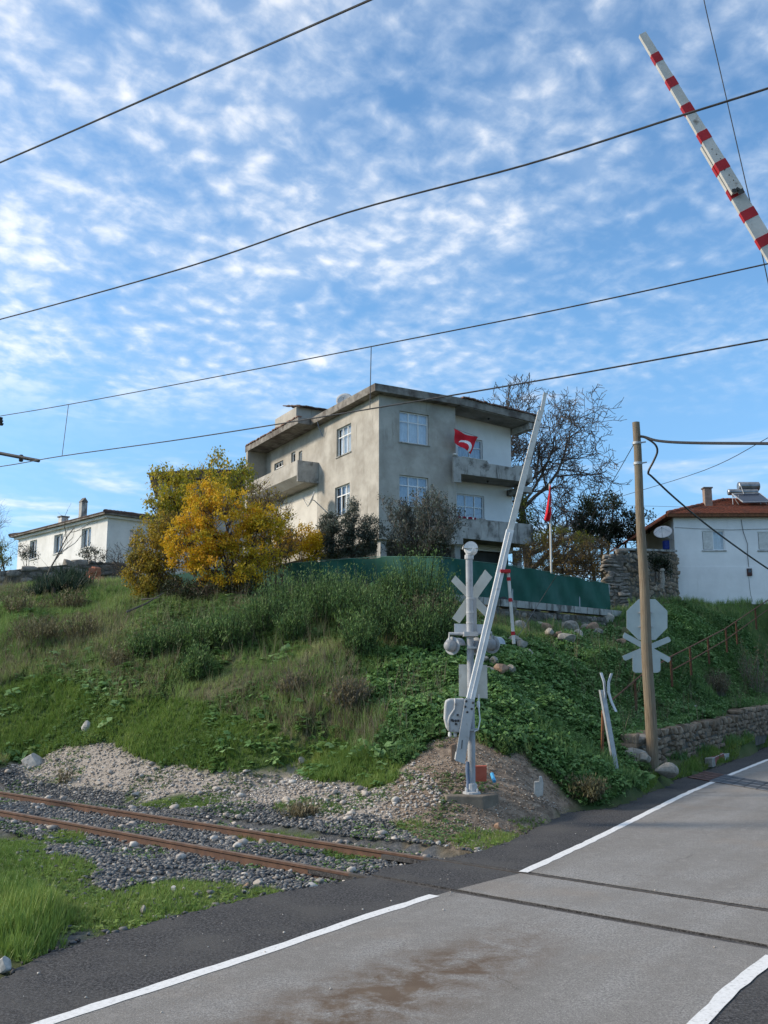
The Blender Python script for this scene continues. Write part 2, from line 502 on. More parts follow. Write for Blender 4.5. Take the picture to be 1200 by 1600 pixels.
class MB:
    def __init__(s):
        s.v, s.f, s.mi = [], [], []

    def add(s, vs, fs, mi=0):
        b = len(s.v)
        s.v += [tuple(p) for p in vs]
        s.f += [tuple(b + i for i in f) for f in fs]
        s.mi += [mi] * len(fs)

    def box(s, c, size, R=None, mi=0, P=None):
        hx, hy, hz = size[0] / 2, size[1] / 2, size[2] / 2
        vs = [Vector((x, y, z)) for x in (-hx, hx) for y in (-hy, hy) for z in (-hz, hz)]
        if R is not None:
            vs = [R @ p for p in vs]
        vs = [p + Vector(c) for p in vs]
        if P:
            vs = [P(*p) for p in vs]
        s.add(vs, [(0, 1, 3, 2), (4, 6, 7, 5), (0, 4, 5, 1), (2, 3, 7, 6), (0, 2, 6, 4), (1, 5, 7, 3)], mi)
        return s

    def rbox(s, a0, a1, b0, b1, c0, c1, P=None, mi=0):
        return s.box(((a0 + a1) / 2, (b0 + b1) / 2, (c0 + c1) / 2), (abs(a1 - a0), abs(b1 - b0), abs(c1 - c0)), None, mi, P)

    def prism(s, poly, ext, mi=0):
        """poly: list of 3D points (planar), ext: extrusion vector"""
        n = len(poly)
        e = Vector(ext)
        vs = [Vector(p) for p in poly] + [Vector(p) + e for p in poly]
        fs = [tuple(range(n)), tuple(range(2 * n - 1, n - 1, -1))]
        fs += [(i, (i + 1) % n, n + (i + 1) % n, n + i) for i in range(n)]
        s.add(vs, fs, mi)
        return s

    def tube(s, pts, r, n=8, mi=0, cap=True):
        pts = [Vector(p) for p in pts]
        k = len(pts)
        rr = r if isinstance(r, (list, tuple)) else [r] * k
        vs, fs = [], []
        up = None
        for i, p in enumerate(pts):
            t = (pts[min(i + 1, k - 1)] - pts[max(i - 1, 0)])
            t = t.normalized() if t.length > 1e-9 else Vector((0, 0, 1))
            if up is None:
                a = Vector((0, 0, 1)) if abs(t.z) < 0.9 else Vector((1, 0, 0))
                u = t.cross(a).normalized()
            else:
                u = (up - t * up.dot(t))
                u = u.normalized() if u.length > 1e-6 else t.orthogonal().normalized()
            up = u
            w = t.cross(u)
            for j in range(n):
                an = 2 * math.pi * j / n
                vs.append(p + (u * math.cos(an) + w * math.sin(an)) * rr[i])
        for i in range(k - 1):
            for j in range(n):
                fs.append((i * n + j, i * n + (j + 1) % n, (i + 1) * n + (j + 1) % n, (i + 1) * n + j))
        if cap and n > 2:
            fs.append(tuple(range(n - 1, -1, -1)))
            fs.append(tuple(range((k - 1) * n, k * n)))
        s.add(vs, fs, mi)
        return s

    def lathe(s, base, axis, prof, n=16, mi=0):
        """prof: list of (r, h) along axis from base"""
        ax = Vector(axis).normalized()
        u = ax.orthogonal().normalized()
        w = ax.cross(u)
        vs, fs = [], []
        k = len(prof)
        for r, h in prof:
            for j in range(n):
                a = 2 * math.pi * j / n
                vs.append(Vector(base) + ax * h + (u * math.cos(a) + w * math.sin(a)) * max(r, 1e-4))
        for i in range(k - 1):
            for j in range(n):
                fs.append((i * n + j, i * n + (j + 1) % n, (i + 1) * n + (j + 1) % n, (i + 1) * n + j))
        fs.append(tuple(range(n - 1, -1, -1)))
        fs.append(tuple(range((k - 1) * n, k * n)))
        s.add(vs, fs, mi)
        return s

    def grid(s, fn, nu, nv, mi=0, sel=None):
        vs = [fn(i / nu, j / nv) for j in range(nv + 1) for i in range(nu + 1)]
        b = len(s.v)
        s.v += [tuple(p) for p in vs]
        for j in range(nv):
            for i in range(nu):
                a = j * (nu + 1) + i
                s.f.append((b + a, b + a + 1, b + a + nu + 2, b + a + nu + 1))
                s.mi.append(sel((i + .5) / nu, (j + .5) / nv) if sel else mi)
        return s

    def build(s, name, mat, parent=None, smooth=False, local=False, base=None, bevel=0.0, recalc=True):
        me = bpy.data.meshes.new(name)
        vs = s.v
        if parent is not None and not local:
            inv = wm(parent).inverted()
            vs = [tuple(inv @ Vector(p)) for p in vs]
        elif base is not None:
            vs = [(p[0] - base[0], p[1] - base[1], p[2] - base[2]) for p in vs]
        me.from_pydata(vs, [], s.f)
        mats = mat if isinstance(mat, (list, tuple)) else [mat]
        for m in mats:
            me.materials.append(m)
        if len(mats) > 1:
            me.polygons.foreach_set('material_index', s.mi)
        if recalc or bevel:
            bm = bmesh.new()
            bm.from_mesh(me)
            bmesh.ops.recalc_face_normals(bm, faces=bm.faces)
            if bevel:
                es = [e for e in bm.edges if len(e.link_faces) == 2 and e.calc_face_angle(0) > 0.6]
                bmesh.ops.bevel(bm, geom=es, offset=bevel, segments=2, affect='EDGES', profile=0.6)
            bm.to_mesh(me)
            bm.free()
        if smooth:
            me.polygons.foreach_set('use_smooth', [True] * len(me.polygons))
        o = bpy.data.objects.new(name, me)
        COL.objects.link(o)
        if parent is not None:
            o.parent = parent
        elif base is not None:
            o.location = base
        return o


def one(name, mb, mat, label, cat, base, group=None, **k):
    o = mb.build(name, mat, None, base=base, **k)
    return tagit(o, label, cat, group)


# ------------------------------------------------------------------ scatter: many small copies in ONE mesh (for stuff and foliage)
def rotmats(yaw, tilt, tdir=None):
    n = len(yaw)
    cy, sy, ct, st = np.cos(yaw), np.sin(yaw), np.cos(tilt), np.sin(tilt)
    R = np.zeros((n, 3, 3))
    R[:, 0, 0] = cy
    R[:, 0, 1] = -sy * ct
    R[:, 0, 2] = sy * st
    R[:, 1, 0] = sy
    R[:, 1, 1] = cy * ct
    R[:, 1, 2] = -cy * st
    R[:, 2, 1] = st
    R[:, 2, 2] = ct
    return R


def scatter(name, temps, pos, yaw, tilt, scale, mat, var=None, parent=None, base=None, smooth=False, extra=None):
    """temps: list of (V(k,3), F(m,s)) sharing s; scale (N,) or (N,3)"""
    pos = np.asarray(pos, float).reshape(-1, 3)
    n = len(pos)
    scale = np.asarray(scale, float)
    if scale.ndim == 1:
        scale = np.repeat(scale[:, None], 3, 1)
    if var is None:
        var = RNG.random(n)
    R = rotmats(np.asarray(yaw, float), np.asarray(tilt, float))
    pick = RNG.integers(0, len(temps), n)
    Vs, Fs, As, off = [], [], [], 0
    for t, (V, Fc) in enumerate(temps):
        idx = np.nonzero(pick == t)[0]
        if not len(idx):
            continue
        k = len(V)
        P = np.einsum('nij,nkj->nki', R[idx], V[None] * scale[idx][:, None, :]) + pos[idx][:, None, :]
        Vs.append(P.reshape(-1, 3))
        Fs.append((Fc[None] + (np.arange(len(idx)) * k)[:, None, None] + off).reshape(-1, Fc.shape[1]))
        As.append(np.repeat(var[idx], k))
        off += k * len(idx)
    V = np.concatenate(Vs)
    Fc = np.concatenate(Fs)
    A = np.concatenate(As)
    return rawmesh(name, V, Fc, A, mat, parent, base, smooth)


def rawmesh(name, V, Fc, A, mat, parent=None, base=None, smooth=False):
    if parent is not None:
        inv = np.array(wm(parent).inverted())
        V = V @ inv[:3, :3].T + inv[:3, 3]
    elif base is not None:
        V = V - np.array(base)
    me = bpy.data.meshes.new(name)
    me.vertices.add(len(V))
    me.vertices.foreach_set('co', V.astype(np.float32).ravel())
    s = Fc.shape[1]
    me.loops.add(Fc.size)
    me.loops.foreach_set('vertex_index', Fc.astype(np.int32).ravel())
    me.polygons.add(len(Fc))
    me.polygons.foreach_set('loop_start', (np.arange(len(Fc)) * s).astype(np.int32))
    if smooth:
        me.polygons.foreach_set('use_smooth', np.ones(len(Fc), bool))
    me.update(calc_edges=True)
    if A is not None:
        a = me.attributes.new('var', 'FLOAT', 'POINT')
        a.data.foreach_set('value', A.astype(np.float32))
    me.materials.append(mat)
    o = bpy.data.objects.new(name, me)
    COL.objects.link(o)
    if parent is not None:
        o.parent = parent
    elif base is not None:
        o.location = base
    return o


def ico_templates(k, jit, seed, sub=0, flat=1.0):
    r = np.random.default_rng(seed)
    out = []
    for _ in range(k):
        bm = bmesh.new()
        bmesh.ops.create_icosphere(bm, subdivisions=1 + sub, radius=0.5)
        V = np.array([v.co[:] for v in bm.verts])
        Fc = np.array([[v.index for v in f.verts] for f in bm.faces])
        bm.free()
        V = V * (1 + r.uniform(-jit, jit, (len(V), 1))) * np.array([1, r.uniform(.6, 1), r.uniform(.5, .85) * flat])
        out.append((V, Fc))
    return out


def box_stone_templates(k, seed):
    """rough quarried blocks: boxes with knocked-off corners and uneven faces"""
    r = np.random.default_rng(seed)
    out = []
    for _ in range(k):
        bm = bmesh.new()
        bmesh.ops.create_cube(bm, size=1)
        bmesh.ops.subdivide_edges(bm, edges=bm.edges, cuts=3, use_grid_fill=True)
        V = np.array([v.co[:] for v in bm.verts])
        Fc = np.array([[v.index for v in f.verts] for f in bm.faces])
        bm.free()
        for _c in range(9):
            n = r.normal(size=3)
            n /= np.linalg.norm(n)
            d = r.uniform(.50, .66) if max(abs(n)) < .86 else r.uniform(.42, .5)
            e = V @ n - d
            V = V - np.where(e > 0, e, 0)[:, None] * n * .95
        V[:, 0] *= 1 + .22 * r.uniform(-1, 1) * V[:, 2]
        V[:, 2] += V[:, 0] * r.uniform(-.22, .22)
        V = V + r.uniform(-0.022, 0.022, V.shape)
        out.append((V, Fc))
    return out


LEAF = [(np.array([[0, 0, 0], [.28, .5, .06], [0, 1, -.05], [-.28, .5, .06]]), np.array([[0, 1, 2, 3]])),
        (np.array([[0, 0, 0], [.34, .45, -.08], [.05, .95, .1], [-.3, .55, -.05]]), np.array([[0, 1, 2, 3]]))]


def blade_templates(k, seed, nb=6, spread=0.35, w=0.035, bend=0.5):
    """tufts of grass: nb tapering bent blades, height about 1"""
    r = np.random.default_rng(seed)
    out = []
    for _ in range(k):
        V, Fc = [], []
        for b in range(nb):
            a = r.uniform(0, 6.28)
            o = r.uniform(0, .16, 2) * [1, 1]
            o = np.array([math.cos(r.uniform(0, 6.28)), math.sin(r.uniform(0, 6.28))]) * r.uniform(0, .14)
            h = r.uniform(.55, 1.0)
            l = r.uniform(.1, spread) * 1.0
            dx, dy = math.cos(a), math.sin(a)
            px_, py_ = -dy * w, dx * w
            q = len(V)
            for t, ww in ((0, 1), (.5, .8), (1, .08)):
                lean = l * (t * (1 - bend) + bend * t * t)
                cx, cy, cz = o[0] + dx * lean, o[1] + dy * lean, h * t * (1 - .15 * t * l)
                V += [(cx - px_ * ww, cy - py_ * ww, cz), (cx + px_ * ww, cy + py_ * ww, cz)]
            Fc += [(q, q + 1, q + 3, q + 2), (q + 2, q + 3, q + 5, q + 4)]
        out.append((np.array(V), np.array(Fc)))
    return out


def leafy_templates(k, seed, nl=8, flat=0.5, size=0.5):
    """low broad-leaved plant: nl leaves round a short stalk, overall radius about .5, height about .6"""
    r = np.random.default_rng(seed)
    out = []
    for _ in range(k):
        V, Fc = [], []
        for b in range(nl):
            a = r.uniform(0, 6.28)
            el = r.uniform(-.25, .8) * flat
            base = np.array([math.cos(a) * r.uniform(0, .25), math.sin(a) * r.uniform(0, .25), r.uniform(.1, .6)])
            d = np.array([math.cos(a) * math.cos(el), math.sin(a) * math.cos(el), math.sin(el)])
            sd = np.array([-math.sin(a), math.cos(a), r.uniform(-.35, .35)])
            ln, wd = size * r.uniform(.6, 1.1), size * r.uniform(.28, .42)
            q = len(V)
            V += [base, base + d * ln * .5 + sd * wd + [0, 0, .04], base + d * ln + [0, 0, -.08], base + d * ln * .5 - sd * wd + [0, 0, .04]]
            Fc += [(q, q + 1, q + 2, q + 3)]
        out.append((np.array(V), np.array(Fc)))
    return out


# ------------------------------------------------------------------ terrain
TRK_D = Vector((-0.747, 0.665, 0)).normalized()          # along the track, away to the left
TRK_N = Vector((TRK_D.y, -TRK_D.x, 0))                    # across the track, away from the camera
RAIL_N, RAIL_F = 8.93, 10.37                              # rail positions along TRK_N


def trk(n, s):
    return TRK_N * n + TRK_D * s


ROAD_LEFT_PX = [(0, 1527), (50, 1499), (160, 1462), (270, 1432), (330, 1417), (420, 1397), (500, 1382), (570, 1371), (600, 1356), (660, 1346), (700, 1341), (760, 1327), (800, 1312), (840, 1292), (880, 1270), (960, 1262), (1010, 1240), (1050, 1221), (1130, 1195), (1200, 1167)]
_rl = [gnd(x, y) for x, y in ROAD_LEFT_PX]
ROAD_POLY = [(-6.5, 0.0), (-4.2, 4.0)] + [(p.x, p.y) for p in _rl] + [(16.5, 35.5), (23, 40.5), (34, 44), (46, 45), (46, 38), (35, 36), (26, 33), (19, 27.5), (13.5, 20), (9, 13.2), (5.2, 7.6), (2.5, 3.5), (0.5, 0), (-1, -6), (-9, -6)]

CTRL = []
for px, py, Y in [(0, 1185, 24), (150, 1165, 23.5), (300, 1190, 21.5), (450, 1212, 19.8), (600, 1215, 18), (737, 1240, 16.5), (690, 1165, 18.6), (745, 1160, 18.8), (800, 1170, 18.8), (850, 1190, 18.8), (650, 1230, 17), (840, 1245, 17),
                  (0, 1100, 26.5), (0, 1000, 30), (0, 940, 34), (0, 928, 38), (0, 924, 40), (60, 917, 40.4), (120, 910, 41.2), (180, 907, 42), (150, 1100, 25), (150, 1000, 29), (150, 940, 33.5), (300, 1100, 23.5), (300, 1000, 27), (300, 935, 31.5),
                  (450, 1130, 21), (450, 1050, 23.5), (450, 960, 28), (600, 1130, 20), (600, 1050, 22.5), (600, 960, 27), (600, 930, 30), (700, 1100, 20.5), (700, 1000, 25), (700, 950, 29.3),
                  (800, 1100, 21.5), (800, 1020, 25.5), (800, 982, 30), (720, 955, 30.2), (760, 962, 31.6), (800, 970, 33.2), (860, 981, 35.3), (920, 988, 37.6), (900, 1180, 20.3), (900, 1100, 23.5), (900, 1030, 28), (900, 988, 33), (960, 1205, 19.8), (960, 1100, 25), (960, 1010, 32.5), (960, 982, 37.3),
                  (1010, 1196, 22.2), (1030, 1200, 22.8), (1110, 1168, 28.0), (1200, 1143, 36.2), (1035, 1150, 25.0), (1110, 1126, 30.2), (1200, 1096, 38.8),
                  (1060, 1080, 28.2), (1120, 1050, 33.5), (1190, 1030, 41), (1050, 1000, 35), (1060, 942, 46.5), (1120, 950, 46.5), (1195, 950, 47.5), (1190, 990, 44.3), (1010, 965, 39.5)]:
    CTRL.append(tuple(at(px, py, Y)))
for px, py, z in [(100, 1330, -.1), (300, 1370, -.1), (0, 1420, -.06), (450, 1300, -.08), (300, 1262, -.06), (100, 1225, .0), (30, 1205, .12), (450, 1240, .05), (600, 1290, .05), (700, 1300, .06), (780, 1290, .04), (1045, 1212, .02), (1090, 1197, .05), (1130, 1182, .08), (1165, 1167, .10), (1190, 1156, .14)]:
    CTRL.append(tuple(gnd(px, py, z)))
for px, py in ROAD_LEFT_PX:
    p = gnd(px, py, -.03)
    CTRL.append(tuple(p))
CTRL += [(-3, 2, -.05), (0, 5, -.06), (3, 9, -.06), (6, 14, -.06), (9, 20, -.06), (14, 28, -.06), (20, 34, -.06), (28, 39, -.06), (40, 42, -.05), (15, 10, 0), (25, 15, .1), (30, 27, .1), (6, 2, 0), (15, 0, 0), (-8, 5, -.05), (-15, 12, -.05), (-12, 18, -.1), (-18, 24, 0), (-28, 30, 0.2), (-25, 5, 0),
         (-24, 34, 3.4), (-28, 44, 6.5), (-16, 46, 6.6), (-16, 60, 6.8), (-40, 60, 6.8), (0, 44, 6.0), (-7, 44, 6.2), (8, 44, 5.9), (4, 37, 5.4), (-4, 37, 5.6), (0, 60, 6.2), (20, 62, 6.2), (40, 62, 6.2), (16, 50, 6.0), (30, 50, 6.0), (24, 49.5, 5.6), (12, 42.5, 5.5), (-40, 42, 3), (-45, 20, 0)]
CT = np.array(CTRL)
S_ = 10.0


RW_A, RW_B = at(1003, 1198, 22.5), at(1250, 1128, 41.5)
RW_T = Vector((RW_B.x - RW_A.x, RW_B.y - RW_A.y, 0)).normalized()
RW_N = Vector((RW_T.y, -RW_T.x, 0))              # towards the road
RW_A, RW_B = RW_A - RW_N * .3, RW_B - RW_N * .3
RW_H = (.66, .98)


def _tps_fit(P, lam=0.02):
    n = len(P)
    X = P[:, :2] / S_
    d = np.sqrt(((X[:, None] - X[None]) ** 2).sum(-1))
    K = np.where(d > 0, d * d * np.log(d + 1e-12), 0) + lam * np.eye(n) * 0.1
    A = np.zeros((n + 3, n + 3))
    A[:n, :n] = K
    A[:n, n] = A[n, :n] = 1
    A[:n, n + 1:] = X
    A[n + 1:, :n] = X.T
    return np.linalg.solve(A, np.concatenate([P[:, 2], np.zeros(3)])), X


TW, TX = _tps_fit(CT)


def terrain(x, y, rough=True):
    x, y = np.atleast_1d(np.asarray(x, float)), np.atleast_1d(np.asarray(y, float))
    shp = x.shape
    xf, yf = x.ravel(), y.ravel()
    xc, yc = np.clip(xf, -34, 38), np.clip(yf, 0, 60)
    out = np.empty(len(xf))
    for i in range(0, len(xf), 20000):
        q = np.stack([xc[i:i + 20000], yc[i:i + 20000]], 1) / S_
        d = np.sqrt(((q[:, None] - TX[None]) ** 2).sum(-1))
        K = np.where(d > 0, d * d * np.log(d + 1e-12), 0)
        out[i:i + 20000] = K @ TW[:-3] + TW[-3] + q @ TW[-2:]
    bank = np.clip(out / 1.5, 0, 1)
    if rough:
        out += bank * ((vnoise(xf, yf, .9) - .5) * .30 + (vnoise(xf, yf, 2.3) - .5) * .14)
        out += (vnoise(xf, yf, 1.7) - .5) * .05
    out = np.clip(out, -0.25, 7.2)
    # the roadside wall holds the slope back: ground steps up behind it
    L = math.hypot(RW_B.x - RW_A.x, RW_B.y - RW_A.y)
    ws = (xf - RW_A.x) * RW_T.x + (yf - RW_A.y) * RW_T.y
    wd = (xf - RW_A.x) * RW_N.x + (yf - RW_A.y) * RW_N.y
    f = np.clip(ws / L, 0, 1)
    wb = RW_A.z + (RW_B.z - RW_A.z) * f
    along = (ws > -.1) & (ws < L + 6)
    front = along & (wd > -.02) & (wd < 4)
    out = np.where(front, np.minimum(out, wb * np.clip(1 - wd / 1.8, 0, 1) + .02), out)
    back = along & (wd <= -.02) & (wd > -2.5)
    wt = wb + RW_H[0] + (RW_H[1] - RW_H[0]) * f - .06
    k2 = np.clip((-wd - .3) / 2.2, 0, 1)
    out = np.where(back, wt * (1 - k2) + np.maximum(out, wt) * k2, out)
    ir = inpoly(xf, yf, ROAD_POLY)
    tn, ts = xf * TRK_N.x + yf * TRK_N.y, xf * TRK_D.x + yf * TRK_D.y
    bed = (np.abs(tn - (RAIL_N + RAIL_F) / 2) < 1.5) & (ts > 7)
    out = np.where(bed, -0.145 + (vnoise(xf, yf, 2.5) - .5) * .03, out)
    out = np.where(ir, np.minimum(out, -0.09), out)
    return out.reshape(shp)


def tz(x, y):
    return float(terrain(x, y)[0])


def ghit(px, py, y0=8.0):
    d = ray(px, py)
    Y = y0
    Ys = np.arange(y0, 60, 0.08)
    X = d.x / d.y * Ys
    Z = H + d.z / d.y * Ys
    T = terrain(X, Ys)
    k = np.nonzero(T >= Z)[0]
    i = k[0] if len(k) else len(Ys) - 1
    return Vector((X[i], Ys[i], T[i]))


# ground cover zones, laid out as areas on the ground
Z_PALE = [(0, 1200), (60, 1186), (110, 1170), (150, 1164), (210, 1182), (330, 1204), (430, 1213), (560, 1225), (630, 1222), (660, 1185), (680, 1250), (640, 1290), (560, 1282), (400, 1258), (250, 1245), (120, 1232), (30, 1215)]
Z_DIRT = [(610, 1240), (640, 1195), (680, 1160), (720, 1150), (780, 1160), (830, 1172), (862, 1205), (890, 1245), (870, 1272), (800, 1312), (700, 1330), (650, 1310), (600, 1275)]
Z_BRIGHT = [(-50, 1075), (60, 1065), (150, 1090), (300, 1100), (450, 1150), (560, 1170), (640, 1195), (620, 1228), (560, 1228), (430, 1214), (330, 1205), (210, 1182), (150, 1164), (60, 1187), (-50, 1196)]
Z_NETTLE = [(570, 1070), (640, 1015), (720, 1000), (800, 1005), (860, 1000), (930, 985), (985, 1000), (1060, 940), (1250, 940), (1250, 1085), (1110, 1118), (1030, 1145), (985, 1190), (1015, 1225), (965, 1262), (900, 1262), (870, 1210), (835, 1170), (780, 1158), (720, 1148), (680, 1158), (640, 1195), (590, 1180), (600, 1120)]
Z_VERGE = [(1020, 1215), (1050, 1200), (1110, 1172), (1220, 1140), (1220, 1160), (1130, 1193), (1050, 1222), (1000, 1245)]
PATCHES = [
    (0, 1400, 110, 46), (95, 1405, 70, 46), (150, 1425, 60, 40), (70, 1360, 90, 26),  # small grass patches on the flat (px ellipse)
    (40, 1440, 75, 75), (290, 1405, 130, 32), (20, 1330, 60, 30), (270, 1250, 90, 16), (550, 1335, 50, 12), (770, 1315, 75, 18), (840, 1290, 45, 14), (100, 1310, 40, 12), (430, 1310, 70, 10), (130, 1215, 80, 14), (480, 1262, 60, 12), (330, 1395, 60, 18), (640, 1290, 30, 10), (410, 1400, 40, 12), (200, 1440, 60, 22)]


def patchmask(px, py):
    m = np.zeros(np.shape(px))
    for cx, cy, rx, ry in PATCHES:
        d = ((px - cx) / rx) ** 2 + ((py - cy) / ry) ** 2
        m = np.maximum(m, np.clip(1.25 - d, 0, .85))
    return m


def zones(x, y, z):
    px, py = proj(x, y, z)
    jx = (vnoise(x, y, 1.3) - .5) * 40
    jy = (vnoise(x + 40, y, 1.3) - .5) * 24
    qx, qy = px + jx, py + jy * np.clip(15 / np.maximum(y, 5), .5, 1.4)
    pale = inpoly(qx, qy, Z_PALE)
    dirt = inpoly(qx, qy, Z_DIRT)
    bright = inpoly(qx, qy, Z_BRIGHT)
    nett = inpoly(qx, qy, Z_NETTLE)
    verge = inpoly(qx, qy, Z_VERGE)
    n = x * TRK_N.x + y * TRK_N.y
    flat = (z < 0.25) & (n < 13.5) & ~pale & ~dirt
    ball = flat & (n > 5.0) & (n < 12.6)
    return px, py, pale, dirt, bright, nett, verge, ball, n


def build_ground():
    xs = np.concatenate([[-900, -400, -200, -110, -70, -50, -42], np.arange(-36, 38.01, 0.24), [44, 52, 70, 110, 200, 400, 900]])
    ys = np.concatenate([[-900, -300, -100, -40, -15, -6], np.arange(-2, 58.01, 0.24), [62, 70, 90, 140, 300, 900, 3000]])
    X, Y = np.meshgrid(xs, ys)
    Z = terrain(X, Y)
    nx, ny = len(xs), len(ys)
    V = np.stack([X.ravel(), Y.ravel(), Z.ravel()], 1)
    i = np.arange((nx - 1) * (ny - 1))
    a = (i // (nx - 1)) * nx + i % (nx - 1)
    Fc = np.stack([a, a + 1, a + nx + 1, a + nx], 1)
    # ground-cover type as a colour attribute (r pale gravel, g dirt, b green)
    px, py, pale, dirt, bright, nett, verge, ball, n = zones(V[:, 0], V[:, 1], V[:, 2])
    colr = np.zeros((len(V), 4), np.float32)
    colr[:, 3] = 1
    colr[:, 0] = pale
    colr[:, 1] = dirt
    colr[:, 2] = np.clip(((bright | nett | verge) * 1.0) + patchmask(px, py) * (V[:, 2] < .3), 0, 1)
    balla = np.where(ball & (patchmask(px, py) < .4), 1.0, 0.0)
    o = rawmesh('ground', V, Fc, None, M_GROUND, smooth=True)
    me = o.data
    at_ = me.color_attributes.new('cover', 'FLOAT_COLOR', 'POINT')
    at_.data.foreach_set('color', colr.ravel())
    b_ = me.attributes.new('ballast', 'FLOAT', 'POINT')
    b_.data.foreach_set('value', balla.astype(np.float32))
    tagit(o, kind='structure')


_g = NT('earth')
_at = _g.attr('cover')
_sp = _g.N.new('ShaderNodeSeparateColor')
_g.L.new(_at.outputs['Color'], _sp.inputs[0])
_base = _g.ramp(_g.noise(1.6, 6, .65), [(.3, (.06, .07, .034)), (.5, (.085, .095, .045)), (.7, (.12, .11, .07))])
_green = _g.ramp(_g.noise(2.2, 6, .65), [(.3, (.045, .075, .026)), (.6, (.075, .115, .036)), (.75, (.11, .115, .05))])
_palec = _g.ramp(_g.noise(9, 6, .7), [(.3, (.22, .19, .16)), (.55, (.34, .30, .26)), (.7, (.42, .38, .34))])
_dirtc = _g.ramp(_g.noise(5, 7, .75), [(.30, (.08, .062, .048)), (.45, (.17, .13, .098)), (.58, (.29, .225, .17)), (.72, (.38, .31, .245))])
_ballc = _g.ramp(_g.noise(16, 5, .7), [(.3, (.05, .055, .06)), (.55, (.11, .115, .12)), (.7, (.2, .19, .175))])
_c = _g.mix(_sp.outputs[2], _base, _green)
_c = _g.mix(_g.attr('ballast').outputs['Fac'], _c, _ballc)
_c = _g.mix(_sp.outputs[0], _c, _palec)
_c = _g.mix(_sp.outputs[1], _c, _dirtc)
_g.col(_c)
_g.bump(_g.noise(18, 6, .75), 0.9, 0.04)
M_GROUND = _g.fin(.95, 0, .1)
build_ground()


